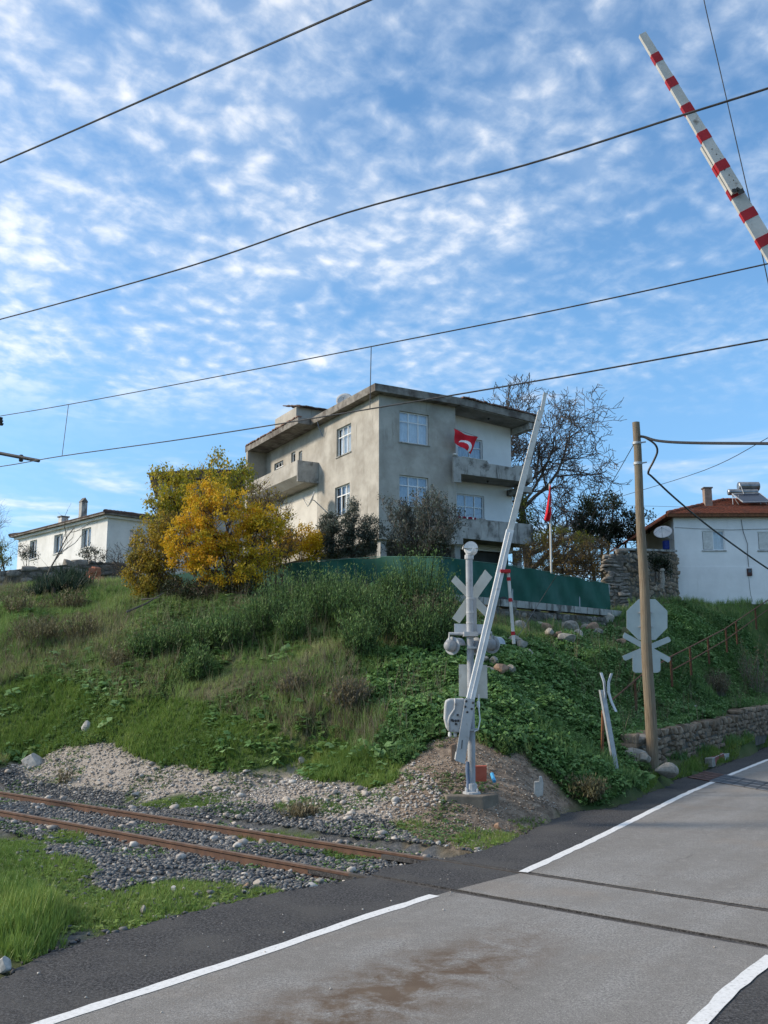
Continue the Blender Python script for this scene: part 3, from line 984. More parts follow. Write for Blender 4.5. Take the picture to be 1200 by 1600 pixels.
# ------------------------------------------------------------------ road
def asphalt(name, dark):
    n = NT(name)
    f = n.noise(38, 4, .85)
    if dark:
        c = n.ramp(f, [(.40, (.018, .017, .017)), (.5, (.048, .046, .046)), (.60, (.115, .11, .11))])
        c = n.mix(n.ramp(n.noise(.9, 5, .6), [(.45, (0, 0, 0)), (.72, (1, 1, 1))]), c, (.085, .08, .075))
    else:
        c = n.ramp(f, [(.40, (.13, .124, .116)), (.5, (.225, .215, .202)), (.60, (.35, .335, .317))])
        c = n.mix(n.ramp(n.noise(.8, 6, .65), [(.42, (0, 0, 0)), (.66, (1, 1, 1))]), c, (.19, .177, .162))
        wr = n.N.new('ShaderNodeMapping')
        n.L.new(n.tc.outputs['Object'], wr.inputs[0])
        wr.inputs['Rotation'].default_value = (0, 0, rad(-53))
        ws = n.N.new('ShaderNodeMapping')
        n.L.new(wr.outputs[0], ws.inputs[0])
        ws.inputs['Scale'].default_value = (.12, 1.1, 1)
        tk = n.N.new('ShaderNodeTexNoise')
        n.L.new(ws.outputs[0], tk.inputs['Vector'])
        tk.inputs['Scale'].default_value = 1.3
        tk.inputs['Detail'].default_value = 5
        c = n.mix(n.ramp(tk.outputs[0], [(.40, (0, 0, 0)), (.62, (.75, .75, .75))]), c, (.17, .155, .138))
        c = n.mix(n.ramp(n.noise(7, 5, .75), [(.50, (0, 0, 0)), (.72, (.55, .55, .55))]), c, (.31, .29, .265))
        # rolled stone showing through
        v = n.N.new('ShaderNodeTexVoronoi')
        v.inputs['Scale'].default_value = 7
        n.L.new(n.tc.outputs['Object'], v.inputs['Vector'])
        c = n.mix(n.ramp(v.outputs['Distance'], [(.03, (.5, .5, .5)), (.07, (0, 0, 0))]), c, (.36, .33, .30))
        # fine cracks along warped cell borders, only in worn stretches
        wn = n.N.new('ShaderNodeTexNoise')
        n.L.new(n.tc.outputs['Object'], wn.inputs['Vector'])
        wn.inputs['Scale'].default_value = 1.8
        wn.inputs['Detail'].default_value = 4
        ad = n.N.new('ShaderNodeVectorMath')
        ad.operation = 'MULTIPLY_ADD'
        n.L.new(wn.outputs['Color'], ad.inputs[0])
        ad.inputs[1].default_value = (.7, .7, 0)
        n.L.new(n.tc.outputs['Object'], ad.inputs[2])
        vc = n.N.new('ShaderNodeTexVoronoi')
        vc.feature = 'DISTANCE_TO_EDGE'
        vc.inputs['Scale'].default_value = .75
        n.L.new(ad.outputs[0], vc.inputs['Vector'])
        ck = n.ramp(vc.outputs['Distance'], [(.004, (1, 1, 1)), (.012, (0, 0, 0))])
        ckm = n.mix(n.ramp(n.noise(.7, 4, .6), [(.52, (0, 0, 0)), (.62, (.5, .5, .5))]), (0, 0, 0), ck)
        c = n.mix(ckm, c, (.075, .068, .06))
        # speckle of pale and dark aggregate
        c = n.mix(n.ramp(n.noise(75, 2, .9), [(.58, (0, 0, 0)), (.64, (.8, .8, .8))]), c, (.42, .40, .37))
        c = n.mix(n.ramp(n.noise(60, 2, .9), [(.36, (.8, .8, .8)), (.42, (0, 0, 0))]), c, (.08, .076, .072))
        # brown soil dragged along the lane
        mp = n.N.new('ShaderNodeMapping')
        n.L.new(n.tc.outputs['Object'], mp.inputs[0])
        mp.inputs['Location'].default_value = (-0.05, -7.75, 0)
        rt = n.N.new('ShaderNodeMapping')
        n.L.new(mp.outputs[0], rt.inputs[0])
        rt.inputs['Rotation'].default_value = (0, 0, rad(-52))
        mp2 = n.N.new('ShaderNodeMapping')
        n.L.new(rt.outputs[0], mp2.inputs[0])
        mp2.inputs['Scale'].default_value = (.34, 1.25, 1)
        g = n.N.new('ShaderNodeTexGradient')
        g.gradient_type = 'SPHERICAL'
        n.L.new(mp2.outputs[0], g.inputs[0])
        mm = n.N.new('ShaderNodeMath')
        mm.operation = 'MULTIPLY'
        n.L.new(g.outputs[1], mm.inputs[0])
        n.L.new(n.ramp(n.noise(3.2, 7, .75, dist=.3), [(.38, (0, 0, 0)), (.62, (1.7, 1.7, 1.7))]), mm.inputs[1])
        c = n.mix(mm.outputs[0], c, (.115, .08, .054))
        c = n.mix(n.ramp(n.noise(.5, 5, .6), [(.55, (0, 0, 0)), (.78, (.6, .6, .6))]), c, (.24, .19, .145))
    n.col(c)
    n.bump(n.noise(70, 3, .8), .8 if dark else .45, .012)
    return n.fin(.9, 0, .25)


M['asphalt'] = asphalt('worn_asphalt', False)
M['asphalt_dark'] = asphalt('fresh_dark_asphalt', True)
_n = NT('road_paint')
_c = _n.ramp(_n.noise(26, 5, .8), [(.30, (.24, .235, .225)), (.42, (.62, .61, .59)), (.6, (.72, .71, .69))])
_n.col(_c)
M['paint'] = _n.fin(.8)


def sheet(poly, z, name, mat, thick=0.1, clip=True):
    bm = bmesh.new()
    vs = [bm.verts.new((p[0], p[1], z)) for p in poly]
    f = bm.faces.new(vs)
    bmesh.ops.triangulate(bm, faces=[f])
    if clip:
        geos = []
        for a, b in ((None, RAIL_N - .05), (RAIL_N + .10, RAIL_F - .10), (RAIL_F + .05, None)):
            b2 = bm.copy()
            if a is not None:
                bmesh.ops.bisect_plane(b2, geom=b2.verts[:] + b2.edges[:] + b2.faces[:], plane_co=TRK_N * a, plane_no=TRK_N, clear_inner=True)
            if b is not None:
                bmesh.ops.bisect_plane(b2, geom=b2.verts[:] + b2.edges[:] + b2.faces[:], plane_co=TRK_N * b, plane_no=TRK_N, clear_outer=True)
            me = bpy.data.meshes.new('t')
            b2.to_mesh(me)
            b2.free()
            geos.append(me)
        bm.clear()
        for me in geos:
            bm.from_mesh(me)
            bpy.data.meshes.remove(me)
    if thick:
        r = bmesh.ops.extrude_face_region(bm, geom=bm.faces[:])
        vv = [e for e in r['geom'] if isinstance(e, bmesh.types.BMVert)]
        bmesh.ops.translate(bm, verts=vv, vec=(0, 0, -thick))
        bmesh.ops.recalc_face_normals(bm, faces=bm.faces)
    me = bpy.data.meshes.new(name)
    bm.to_mesh(me)
    bm.free()
    me.materials.append(mat)
    o = bpy.data.objects.new(name, me)
    COL.objects.link(o)
    return tagit(o, kind='structure')


def densify(pts, step, jit=0.0):
    out = []
    for i in range(len(pts) - 1):
        a, b = Vector(pts[i]), Vector(pts[i + 1])
        k = max(1, int((b - a).length / step))
        t = (b - a).normalized()
        nrm = Vector((-t.y, t.x))
        for j in range(k):
            p = a + (b - a) * (j / k)
            if jit and (i or j):
                p = p + nrm * random.gauss(0, jit)
            out.append((p.x, p.y))
    out.append((pts[-1][0], pts[-1][1]))
    return out


_left = densify(ROAD_POLY[0:2] + ROAD_POLY[2:22], .12, .022)
SHOULDER = _left + ROAD_POLY[22:]
sheet(SHOULDER, -.004, 'road_shoulder', M['asphalt_dark'])
LW = .13
L1 = [(-4.05, 4.3)] + [tuple(gnd(x, y))[:2] for x, y in ((75, 1597), (225, 1549), (400, 1492), (560, 1437), (678, 1399))]
L2 = [tuple(gnd(x, y))[:2] for x, y in ((818, 1363), (900, 1325), (960, 1296), (1070, 1241), (1135, 1213), (1200, 1187))] + [(16, 34), (23, 39), (34, 42.5), (46, 43.5)]
R1 = [(1.0, 4.9)] + [tuple(gnd(x, y))[:2] for x, y in ((1090, 1600), (1145, 1545), (1207, 1494))]
R2 = [(4.1, 9.9), (7.2, 14.5), (11, 20.5), (15.5, 27), (21, 32.5), (28, 36), (46, 39)]
lane_left = L1[:-1] + [tuple(gnd(678, 1399))[:2], tuple(gnd(818, 1363))[:2]] + L2[1:]
lane_right = list(reversed(R1 + R2))
lane = densify(lane_left, .25, .02) + densify(lane_right, .25, .02) + [(0, 3.2), (-4.8, 3.0)]
sheet(lane, 0.0, 'road', M['asphalt'], thick=.003)


def stripe(pts, name, w=LW):
    v2 = [Vector(p) for p in densify(pts, .2)]
    L, R = [], []
    for i, p in enumerate(v2):
        t = (v2[min(i + 1, len(v2) - 1)] - v2[max(i - 1, 0)]).normalized()
        n = Vector((-t.y, t.x))
        wl, wr = w / 2 + random.gauss(0, .006), w / 2 + random.gauss(0, .006)
        L.append(p + n * wl)
        R.append(p - n * wr)
    mb = MB()
    for i in range(len(L) - 1):
        mb.add([(L[i].x, L[i].y, .004), (R[i].x, R[i].y, .004), (R[i + 1].x, R[i + 1].y, .004), (L[i + 1].x, L[i + 1].y, .004)], [(0, 1, 2, 3)])
    return tagit(mb.build(name, M['paint']), kind='structure')


stripe(L1, 'road_line')
stripe(L2, 'road_line')
stripe(R1, 'road_line', .125)
stripe(R2, 'road_line', .13)
# earth and dark filler inside the flangeways at the crossing
for a, b in ((RAIL_N - .05, RAIL_N + .10), (RAIL_F - .10, RAIL_F + .05)):
    s0, s1 = -14, 9.2
    mb = MB()
    q = [trk(a + .004, s0), trk(b - .004, s0), trk(b - .004, s1), trk(a + .004, s1)]
    mb.prism([(p.x, p.y, -.045) for p in q], (0, 0, -.05))
    tagit(mb.build('flangeway', M['asphalt_dark']), kind='structure')


# ------------------------------------------------------------------ rails and sleepers
def rail(nn, label):
    prof = [(-.065, -.155), (.065, -.155), (.065, -.143), (.012, -.125), (.010, -.045), (.034, -.034), (.035, -.004), (.026, .0), (-.026, .0), (-.035, -.004), (-.034, -.034), (-.010, -.045), (-.012, -.125), (-.065, -.143)]
    base = trk(nn, 0)
    mb = MB()
    n = len(prof)
    ss = np.arange(-20, 40.1, .5)
    vs = []
    for s in ss:
        for a, z in prof:
            p = trk(nn + a, s)
            vs.append((p.x, p.y, z - .006))
    fs, mi = [], []
    for i in range(len(ss) - 1):
        for j in range(n):
            fs.append((i * n + j, i * n + (j + 1) % n, (i + 1) * n + (j + 1) % n, (i + 1) * n + j))
            mi.append(2 if ss[i] < 8.4 else (1 if j in (6, 7, 8) else 0))
    mb.v, mb.f, mb.mi = vs, fs, mi
    return one('rail', mb, [M['rust_rail'], M['railtop'], M['rail_dark']], label, 'rail', tuple(base))


rail(RAIL_N, 'rusty brown rail of the track, the one nearer the white road line')
rail(RAIL_F, 'rusty brown rail of the track, the one nearer the grassy bank')
_src = None
for k in range(22):
    s = 9.3 + k * .78
    c = trk((RAIL_N + RAIL_F) / 2, s)
    if _src is None:
        mb = MB()
        R = Matrix.Rotation(math.atan2(TRK_N.y, TRK_N.x), 3, 'Z')
        mb.box((0, 0, 0), (2.45, .25, .2), R)
        _src = mb.build('sleeper', M['rock'], bevel=.015)
        o = _src
    else:
        o = _src.copy()
        COL.objects.link(o)
    o.location = (c.x, c.y, -.245 + random.uniform(-.03, .0))
    tagit(o, 'pale concrete sleeper lying half buried in ballast under the rusty rails', 'sleeper', 'sleepers under the track')
# PART2

# ------------------------------------------------------------------ walls with openings, windows
def wall_face(mb, P, a0, a1, z0, z1, holes=(), depth=.18, mi=0):
    """one skin of wall on the face map P(a, n, z) with reveals turned in at each opening (a0,a1,z0,z1)"""
    As = sorted({a0, a1, *[h[0] for h in holes], *[h[1] for h in holes]})
    Zs = sorted({z0, z1, *[h[2] for h in holes], *[h[3] for h in holes]})
    for i in range(len(As) - 1):
        for j in range(len(Zs) - 1):
            ca, cz = (As[i] + As[i + 1]) / 2, (Zs[j] + Zs[j + 1]) / 2
            if any(h[0] < ca < h[1] and h[2] < cz < h[3] for h in holes):
                continue
            mb.add([P(As[i], 0, Zs[j]), P(As[i + 1], 0, Zs[j]), P(As[i + 1], 0, Zs[j + 1]), P(As[i], 0, Zs[j + 1])], [(0, 1, 2, 3)], mi)
    for h in holes:
        c = [(h[0], h[2]), (h[1], h[2]), (h[1], h[3]), (h[0], h[3])]
        for k in range(4):
            p, q = c[k], c[(k + 1) % 4]
            mb.add([P(p[0], 0, p[1]), P(q[0], 0, q[1]), P(q[0], -depth, q[1]), P(p[0], -depth, p[1])], [(0, 1, 2, 3)], mi)


def window(parent, P, a0, a1, z0, z1, cols=3, transom=.68, curtain='curtain', setback=.10, fw=.055, fmat='frame', sill=True, dark=0.0, gap=None):
    """frame with mullions, one pane sheet, a gathered curtain and a near-black slab standing for the unlit interior"""
    mb = MB()
    n0, n1 = -setback - .05, -setback
    g = .004
    mb.rbox(a0 + g, a1 - g, n0, n1, z0 + g, z0 + fw, P)
    mb.rbox(a0 + g, a1 - g, n0, n1, z1 - fw, z1 - g, P)
    zs = [z0 + fw, z1 - fw]
    mb.rbox(a0 + g, a0 + fw, n0, n1, zs[0], zs[1], P)
    mb.rbox(a1 - fw, a1 - g, n0, n1, zs[0], zs[1], P)
    zt = z0 + (z1 - z0) * transom if transom else None
    for k in range(1, cols):
        c = a0 + (a1 - a0) * k / cols
        mb.rbox(c - fw * .42, c + fw * .42, n0, n1, zs[0], zs[1], P)
    if zt:
        for k in range(cols):
            l = a0 + (a1 - a0) * k / cols + fw * (.42 if k else 1)
            r = a0 + (a1 - a0) * (k + 1) / cols - fw * (.42 if k < cols - 1 else 1)
            mb.rbox(l, r, n0 + .003, n1 + .003, zt - fw * .4, zt + fw * .4, P)
    w = mb.build('window', M[fmat], parent, local=True)
    mb = MB()
    mb.add([P(a0 + .02, -setback - .03, z0 + .02), P(a1 - .02, -setback - .03, z0 + .02), P(a1 - .02, -setback - .03, z1 - .02), P(a0 + .02, -setback - .03, z1 - .02)], [(0, 1, 2, 3)])
    mb.build('pane', M['glass'], w, local=True)
    if curtain:
        mb = MB()
        la, ra = (a0 + .02, a1 - .02) if gap is None else gap
        k = max(8, int((ra - la) / .05))
        mb.grid(lambda u, v: P(la + (ra - la) * u, -setback - .12 + .022 * math.sin(u * k * 1.7 + .7 * math.sin(u * 9)), z0 + .02 + (z1 - z0 - .04) * v), k * 2, 1)
        mb.build('curtain', M[curtain], w, local=True, recalc=False)
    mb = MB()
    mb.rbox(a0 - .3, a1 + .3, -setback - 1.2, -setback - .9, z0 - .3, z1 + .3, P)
    mb.build('room', M['unlit_black'], w, local=True)
    if sill:
        mb = MB()
        mb.rbox(a0 - .05, a1 + .05, -.06, .05, z0 - .05, z0 - .003, P)
        mb.build('sill', M['concrete' if fmat == 'frame' else 'wood_frame'], w, local=True)
    return w


class Frame:
    def __init__(s, o, ang):
        s.o = Vector(o)
        s.R = Matrix.Rotation(ang, 3, 'Z')
        s.Ri = s.R.transposed()

    def L(s, p):
        return s.Ri @ (Vector(p) - s.o)

    def W(s, x, y, z):
        return s.o + s.R @ Vector((x, y, z))

    def hit(s, px, py, ax, v):
        o = s.Ri @ (Vector((0, 0, H)) - s.o)
        d = s.Ri @ ray(px, py)
        i = 'xyz'.index(ax)
        return o + d * ((v - o[i]) / d[i])


# ------------------------------------------------------------------ the grey three-storey house
def grey_house():
    ang = rad(29.5)
    c = at(592, 700, 42)
    fr = Frame((c.x, c.y, 6.0), ang)
    root = empty('concrete_house', fr.o, 'unpainted grey concrete house of two upper storeys with balconies on top of the hill', 'house', rz=ang)
    PF = lambda a, n, z: Vector((a, -n, z))          # front (right-hand) face, a = x
    PL = lambda a, n, z: Vector((-n, a, z))          # left face, a = y
    XG, XR, YB, ZB, ZT = 4.15, 8.15, 13.2, 2.5, 9.12
    PR = lambda a, n, z: Vector((a, 1.0 - n, z))     # recessed balcony wall
    f1, f2 = (1.08, 2.66, 7.06, 8.52), (1.07, 2.62, 4.10, 5.52)
    w1, w2 = (2.72, 4.25, 7.05, 8.46), (2.82, 4.38, 4.12, 5.56)
    w3, w4, w5 = (10.75, 12.0, 7.55, 8.27), (9.15, 9.70, 7.80, 8.42), (8.28, 8.72, 7.2, 8.28)
    w6 = (9.3, 10.1, 3.4, 4.3)
    mb = MB()
    wall_face(mb, PF, 0, XG, ZB, ZT, [f1, f2])
    wall_face(mb, PL, 0, YB, ZB, ZT, [w1, w2, w3, w4, w5, w6])
    mb.add([Vector((XG, 0, ZB)), Vector((XG, 1.0, ZB)), Vector((XG, 1.0, ZT)), Vector((XG, 0, ZT))], [(0, 1, 2, 3)])
    mb.add([Vector((XR, 1.0, ZB)), Vector((XR, YB, ZB)), Vector((XR, YB, ZT)), Vector((XR, 1.0, ZT))], [(0, 1, 2, 3)])
    mb.add([Vector((0, YB, ZB)), Vector((XR, YB, ZB)), Vector((XR, YB, ZT)), Vector((0, YB, ZT))], [(0, 1, 2, 3)])
    mb.add([Vector((0, 0.0, ZB)), Vector((XG, 0, ZB)), Vector((XG, YB, ZB)), Vector((0, YB, ZB))], [(0, 1, 2, 3)])
    mb.build('wall', M['plaster'], root, local=True, recalc=False)
    b1, b2 = (4.95, 6.42, 5.95 + .1, 8.0), (4.85, 6.45, 3.2, 5.2)
    mb = MB()
    wall_face(mb, PR, XG, XR - .004, ZB, ZT, [b1, b2])
    wr = mb.build('balcony_wall', M['white_wall'], root, local=True, recalc=False)
    wr['label'] = 'white painted wall behind the balconies'
    mb = MB()
    wall_face(mb, lambda a, n, z: Vector((-n - .004, a, z)), 6.35, 13.0, 3.42, 6.0, [w6], depth=.01)
    mb.build('porch_wall', M['cream_wall'], root, local=True, recalc=False)
    mb = MB()
    mb.rbox(-.55, 0, 6.2, 13.2, 3.22, 3.42)
    mb.build('porch_slab', M['concrete'], root, local=True, bevel=.01)
    # recessed basement storey, its shade put into a dark wall colour, and its piers
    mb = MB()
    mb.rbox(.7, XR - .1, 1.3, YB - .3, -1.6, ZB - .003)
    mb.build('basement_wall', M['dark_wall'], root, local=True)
    for x, y in ((.35, .35), (4.3, .35), (7.75, .2), (.35, 6.5), (.35, 12.6)):
        mb = MB()
        mb.rbox(x - .16, x + .16, y - .16, y + .16, -1.6, ZB - .004)
        mb.build('pier', M['concrete'], root, local=True)
    # windows
    window(root, PF, *f1, cols=3, curtain='curtain')
    window(root, PF, *f2, cols=3, curtain='curtain_grey')
    window(root, PL, *w1, cols=3, curtain='curtain')
    window(root, PL, *w2, cols=3, curtain='curtain', gap=(2.86, 3.8))
    window(root, PL, *w3, cols=3, transom=.62, curtain=None, sill=False)
    window(root, PL, *w4, cols=1, transom=None, curtain=None, sill=False, fw=.07)
    window(root, PL, *w5, cols=1, transom=None, curtain='curtain', sill=False, fw=.07)
    window(root, PL, *w6, cols=1, transom=None, curtain=None, sill=False)
    window(root, PR, *b1, cols=2, transom=.78, curtain='curtain_grey', sill=False)
    window(root, PR, *b2, cols=3, transom=.70, curtain='curtain_grey', sill=False)
    # roof slab with the wide overhang over the left balcony
    XO, XE = -1.16, 8.75
    y1, y2 = 6.3, 13.55
    z0, z1 = 9.12, 9.48
    mb = MB()
    XK, DR = XG + .1, .30           # the slab drops a little over the balconies
    top = [(-.45, -.45, z1), (XK, -.45, z1), (XE, -.50, z1 - DR), (XE, YB + .35, z1 - DR), (XK, YB + .35, z1), (-.45, YB + .35, z1)]
    vs = top + [(x, y, z - (z1 - z0)) for x, y, z in top]
    mb.add(vs, [(0, 1, 4, 5), (1, 2, 3, 4), (6, 11, 10, 7), (7, 10, 9, 8), (0, 6, 7, 1), (1, 7, 8, 2), (2, 8, 9, 3), (3, 9, 10, 4), (4, 10, 11, 5), (5, 11, 6, 0)])
    zd = lambda x: -DR * max(0, (x - XK) / (XE - XK))
    roof = mb.build('roof', M['eave'], root, local=True, bevel=.02)
    mb = MB()
    mb.rbox(XO, -.452, y1, YB + .35, z0 + .0, z1 - .04)
    mb.build('eave_overhang', M['eave'], root, local=True, bevel=.02)
    mb = MB()   # broken reddish tile edge laid on the slab over the balconies and along the left overhang
    for k in range(26):
        x = XG + .2 + k * .172
        mb.box((x, -.42 + random.uniform(-.04, .03), z1 + zd(x) + .03 + random.uniform(-.012, .03)), (.18, .26, .06), Matrix.Rotation(random.uniform(-.12, .12), 3, 'Y'))
    mb.build('tile_edge', M['tile_edge'], roof, local=True)
    mb = MB()
    for k in range(38):
        y = y1 + .1 + k * .19
        mb.box((XO + .08 + random.uniform(-.03, .03), y, z1 + .0 + random.uniform(-.01, .02)), (.24, .19, .06), Matrix.Rotation(random.uniform(-.12, .12), 3, 'X'))
    mb.build('tile_edge', M['tile_edge'], roof, local=True)
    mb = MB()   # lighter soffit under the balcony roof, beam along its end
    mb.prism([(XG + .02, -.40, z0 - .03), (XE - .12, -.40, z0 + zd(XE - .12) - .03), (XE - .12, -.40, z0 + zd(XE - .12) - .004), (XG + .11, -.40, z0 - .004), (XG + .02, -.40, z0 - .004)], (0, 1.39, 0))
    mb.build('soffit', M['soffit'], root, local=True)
    mb = MB()
    mb.rbox(XE - .55, XE - .25, -.46, .985, z0 - DR - .34, z0 - DR - .02)
    mb.build('beam', M['concrete'], root, local=True, bevel=.015)
    mb = MB()
    mb.rbox(XR - .35, XR + .2, -.34, .985, 5.33, 5.62)
    mb.build('beam', M['concrete'], root, local=True, bevel=.015)
    # fin wall closing the overhang at the far end
    mb = MB()
    mb.rbox(XO + .01, -.002, YB - .05, YB + .2, ZB, z0 - .004)
    mb.build('end_wall', M['plaster'], root, local=True)
    # left balcony: parapet with a chamfered underside
    mb = MB()
    prof = [(XO, 6.45), (XO, 7.22), (XO + .12, 7.22), (XO + .12, 6.62), (-.002, 6.62), (-.002, 6.1), (-.75, 6.1)]
    mb.prism([(x, 6.35, z) for x, z in prof], (0, 6.78, 0))
    lb = mb.build('balcony', M['plaster'], root, local=True, bevel=.01)
    mb = MB()
    mb.rbox(XO + .002, -.003, 6.22, 6.345, 6.12, 7.2)
    mb.build('end_parapet', M['concrete'], lb, local=True, bevel=.01)
    # front balconies
    for zt, zb, xl, xr, upper in ((6.57, 5.80, 3.72, 8.32, True), (3.76, 2.78, 3.95, 8.28, False)):
        mb = MB()
        xl0 = xl - .0
        if upper:
            pr = [(xl, zb - .42), (xl + .42, zb - .42), (xl + .42, zb), (xr, zb), (xr, zt - .02), (xr - 1.05, zt + .0), (xr - 1.05, zt - .14), (5.9, zt - .10), (5.75, zt - .12), (5.62, zt + .02), (xl, zt + .06)]
        else:
            pr = [(xl - .35, zb - .3), (xl + .25, zb - .3), (xl + .25, zb), (xr, zb - .05), (xr, zt - .02), (5.5, zt - .02), (5.48, zt + .03), (xl - .35, zt + .03)]
        mb.prism([(x, -.44, z) for x, z in pr], (0, .11, 0))
        bal = mb.build('balcony', M['concrete'], root, local=True, bevel=.01)
        mb = MB()
        mb.rbox(xr - .11, xr - .004, -.325, .985, zb + .003, zt - .03)
        mb.build('end_parapet', M['concrete'], bal, local=True, bevel=.01)
        mb = MB()
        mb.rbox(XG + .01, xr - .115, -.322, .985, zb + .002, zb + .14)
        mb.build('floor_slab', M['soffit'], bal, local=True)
        if upper:   # chipped white edging on the parapet
            mb = MB()
            for k in range(9):
                x = 4.3 + k * .16
                mb.box((x, -.385, zt + .06 - .004 * k), (.165, .14, .022 + random.uniform(0, .012)))
            mb.build('edging', M['old_white'], bal, local=True)
            mb = MB()
            mb.lathe((xl + .12, -.38, zt + .06), (0, 0, 1), [(.10, 0), (.13, .05), (.10, .11), (.02, .14)], 10)
            mb.build('post_cap', M['old_white'], bal, local=True, smooth=True)
    # rug hanging over the lower balcony
    # stair head on the roof under a scrap of old tiles
    mb = MB()
    ta, tb = fr.hit(463, 634, 'y', 7.6), fr.hit(508, 630, 'y', 7.6)
    mb.prism([(ta.x, 7.6, z1 - .05), (tb.x + .9, 7.6, z1 - .05), (tb.x + .9, 10.4, z1 - .05), (ta.x, 10.4, z1 - .05)], (0, 0, ta.z - z1 + .0))
    tw = mb.build('stair_tower', M['plaster'], root, local=True, bevel=.02)
    mb = MB()
    for r in range(6):
        for k in range(int((tb.x + 1.1 - ta.x) / .18)):
            mb.box((ta.x + .15 + k * .18, 7.5 + r * .36, ta.z + .0 + r * .09 + random.uniform(-.02, .03)), (.19, .44, .05), Matrix.Rotation(.22 + random.uniform(-.1, .1), 3, 'X') @ Matrix.Rotation(random.uniform(-.15, .15), 3, 'Y'))
    mb.build('tiles', M['old_tile'], tw, local=True)
    # rainwater pipe stub and conduit at the eave
    mb = MB()
    mb.tube([(-.40, 5.6, 9.12), (-.30, 5.62, 8.8), (-.05, 5.65, 8.4)], .018, 6)
    mb.build('drain_pipe', M['pvc'], root, local=True)
    for p in ((6.3, .3, 8.95), (6.1, .2, 5.79)):
        mb = MB()
        mb.lathe(p, (0, 0, -1), [(.05, 0), (.06, .05), (.03, .09)], 8)
        mb.build('ceiling_lamp', M['dark_metal'], root, local=True)
    return fr, root


def dish(name, c, aim, r, label, foot=None, mat='grey_paint', wallp=None, group=None):
    aim = Vector(aim).normalized()
    c = Vector(c)
    base = Vector(foot) if foot is not None else c
    root = empty(name, base, label, 'satellite dish', group)
    mb = MB()
    prof = [(r * t, r * .22 * t * t) for t in (0.02, .25, .5, .75, 1.0)]
    prof2 = [(r * t, r * .22 * t * t - .012) for t in (1.0, .75, .5, .25, .02)]
    mb.lathe(c - aim * r * .1, aim, prof + prof2, 28)
    mb.build('reflector', M[mat], root, smooth=True)
    lo = (Vector((0, 0, -1)) - aim * Vector((0, 0, -1)).dot(aim)).normalized()
    mb = MB()
    f = c + aim * r * 1.0 + lo * r * .25
    mb.tube([c + lo * r * .95 + aim * r * .1, f], .014, 6)
    mb.tube([c + lo * .3 * r + aim.cross(lo) * r * .9 + aim * .08, f], .008, 5)
    mb.tube([c + lo * .3 * r - aim.cross(lo) * r * .9 + aim * .08, f], .008, 5)
    mb.build('feed_arm', M['grey_metal'], root)
    mb = MB()
    mb.lathe(f + aim * .02, -aim, [(.035, 0), (.035, .05), (.025, .12)], 10)
    mb.build('receiver', M['grey_paint'], root)
    if foot is not None:
        mb = MB()
        mb.tube([base, c - aim * .14, c - aim * r * .1], .025, 7)
        mb.build('mount', M['grey_metal'], root)
    return root


HF, HOUSE = grey_house()
dish('satellite_dish', HF.W(.35, 4.1, 9.95), HF.R @ Vector((-.7, -.9, .45)), .42, 'round pale satellite dish standing on the roof edge of the grey house', foot=HF.W(.5, 4.3, 9.48))
dish('satellite_dish', HF.W(-.85, 5.2, 5.05), HF.R @ Vector((-.95, .35, .40)), .42, 'satellite dish on a bracket under the side balcony of the grey house', foot=HF.W(-.0, 4.9, 4.3), mat='white_metal')


def crescent_hit(u, v, cu, cv, R, asp):
    x, y = (u - cu) * asp, v - cv
    if x * x + y * y > R * R:
        return False
    x2, y2 = x - R * .26, y + R * .10
    return x2 * x2 + y2 * y2 > (R * .8) ** 2


def balcony_flag():
    q = [HF.hit(x, y, 'y', -.47) for x, y in ((709, 670), (746, 683), (736, 709), (709, 692))]
    q = [HF.W(*p) for p in q]
    nrm = HF.R @ Vector((0, -1, 0))
    base = q[3]
    mb = MB()

    def fn(u, v):
        p = q[0].lerp(q[1], u).lerp(q[3].lerp(q[2], u), v)
        p = p + Vector((0, 0, -.08 * math.sin(math.pi * u) * (1 - v)))
        return p + nrm * (.05 * math.sin(u * 9 + v * 2.5) + .03 * math.sin(v * 7 + u * 3) + .02)

    def sel(u, v):
        x, y = (u - .60) * 1.25, v - .78
        R = .40
        if x * x + y * y > R * R:
            return 0
        x2, y2 = x + .10, y - .10
        return 1 if x2 * x2 + y2 * y2 > (R * .80) ** 2 else 0
    mb.grid(fn, 48, 40, sel=sel)
    root = empty('national_flag', base, 'red flag with a white crescent hung across the upper balcony of the grey house', 'flag')
    f = mb.build('cloth', [M['flagred'], M['frame']], root, smooth=True, recalc=False)
    mb = MB()
    mb.tube([q[0] + Vector((0, 0, .02)), q[1] + Vector((0, 0, .02))], .006, 5)
    mb.build('cord', M['cable'], root)


M['flagred'] = pmat('red_flag_cloth', (0.50, 0.008, 0.02), (0.62, 0.014, 0.028), 3, 0.8)
balcony_flag()
mb = MB()
_a, _b = HF.hit(716, 806, 'y', -.46), HF.hit(744, 809, 'y', -.46)


def _rug(u, v):
    w = v * 1.0
    p = HF.W(_a.x + (_b.x - _a.x) * u, -.30 - .165 * min(1, w * 1.6), 3.80 - max(0, (w - .55)) * .22 + .012 * math.sin(u * 20))
    return p


mb.grid(_rug, 24, 8, sel=lambda u, v: 1 if (int(u * 9) % 3 == 1) else 0)
one('rug', mb, [pmat('dark_red_rug', (.16, .012, .03), (.22, .02, .045), 6, .95), M['curtain']], 'dark red striped rug airing over the lower balcony of the grey house', 'rug', HF.W(_a.x, -.4, 3.7), recalc=False)


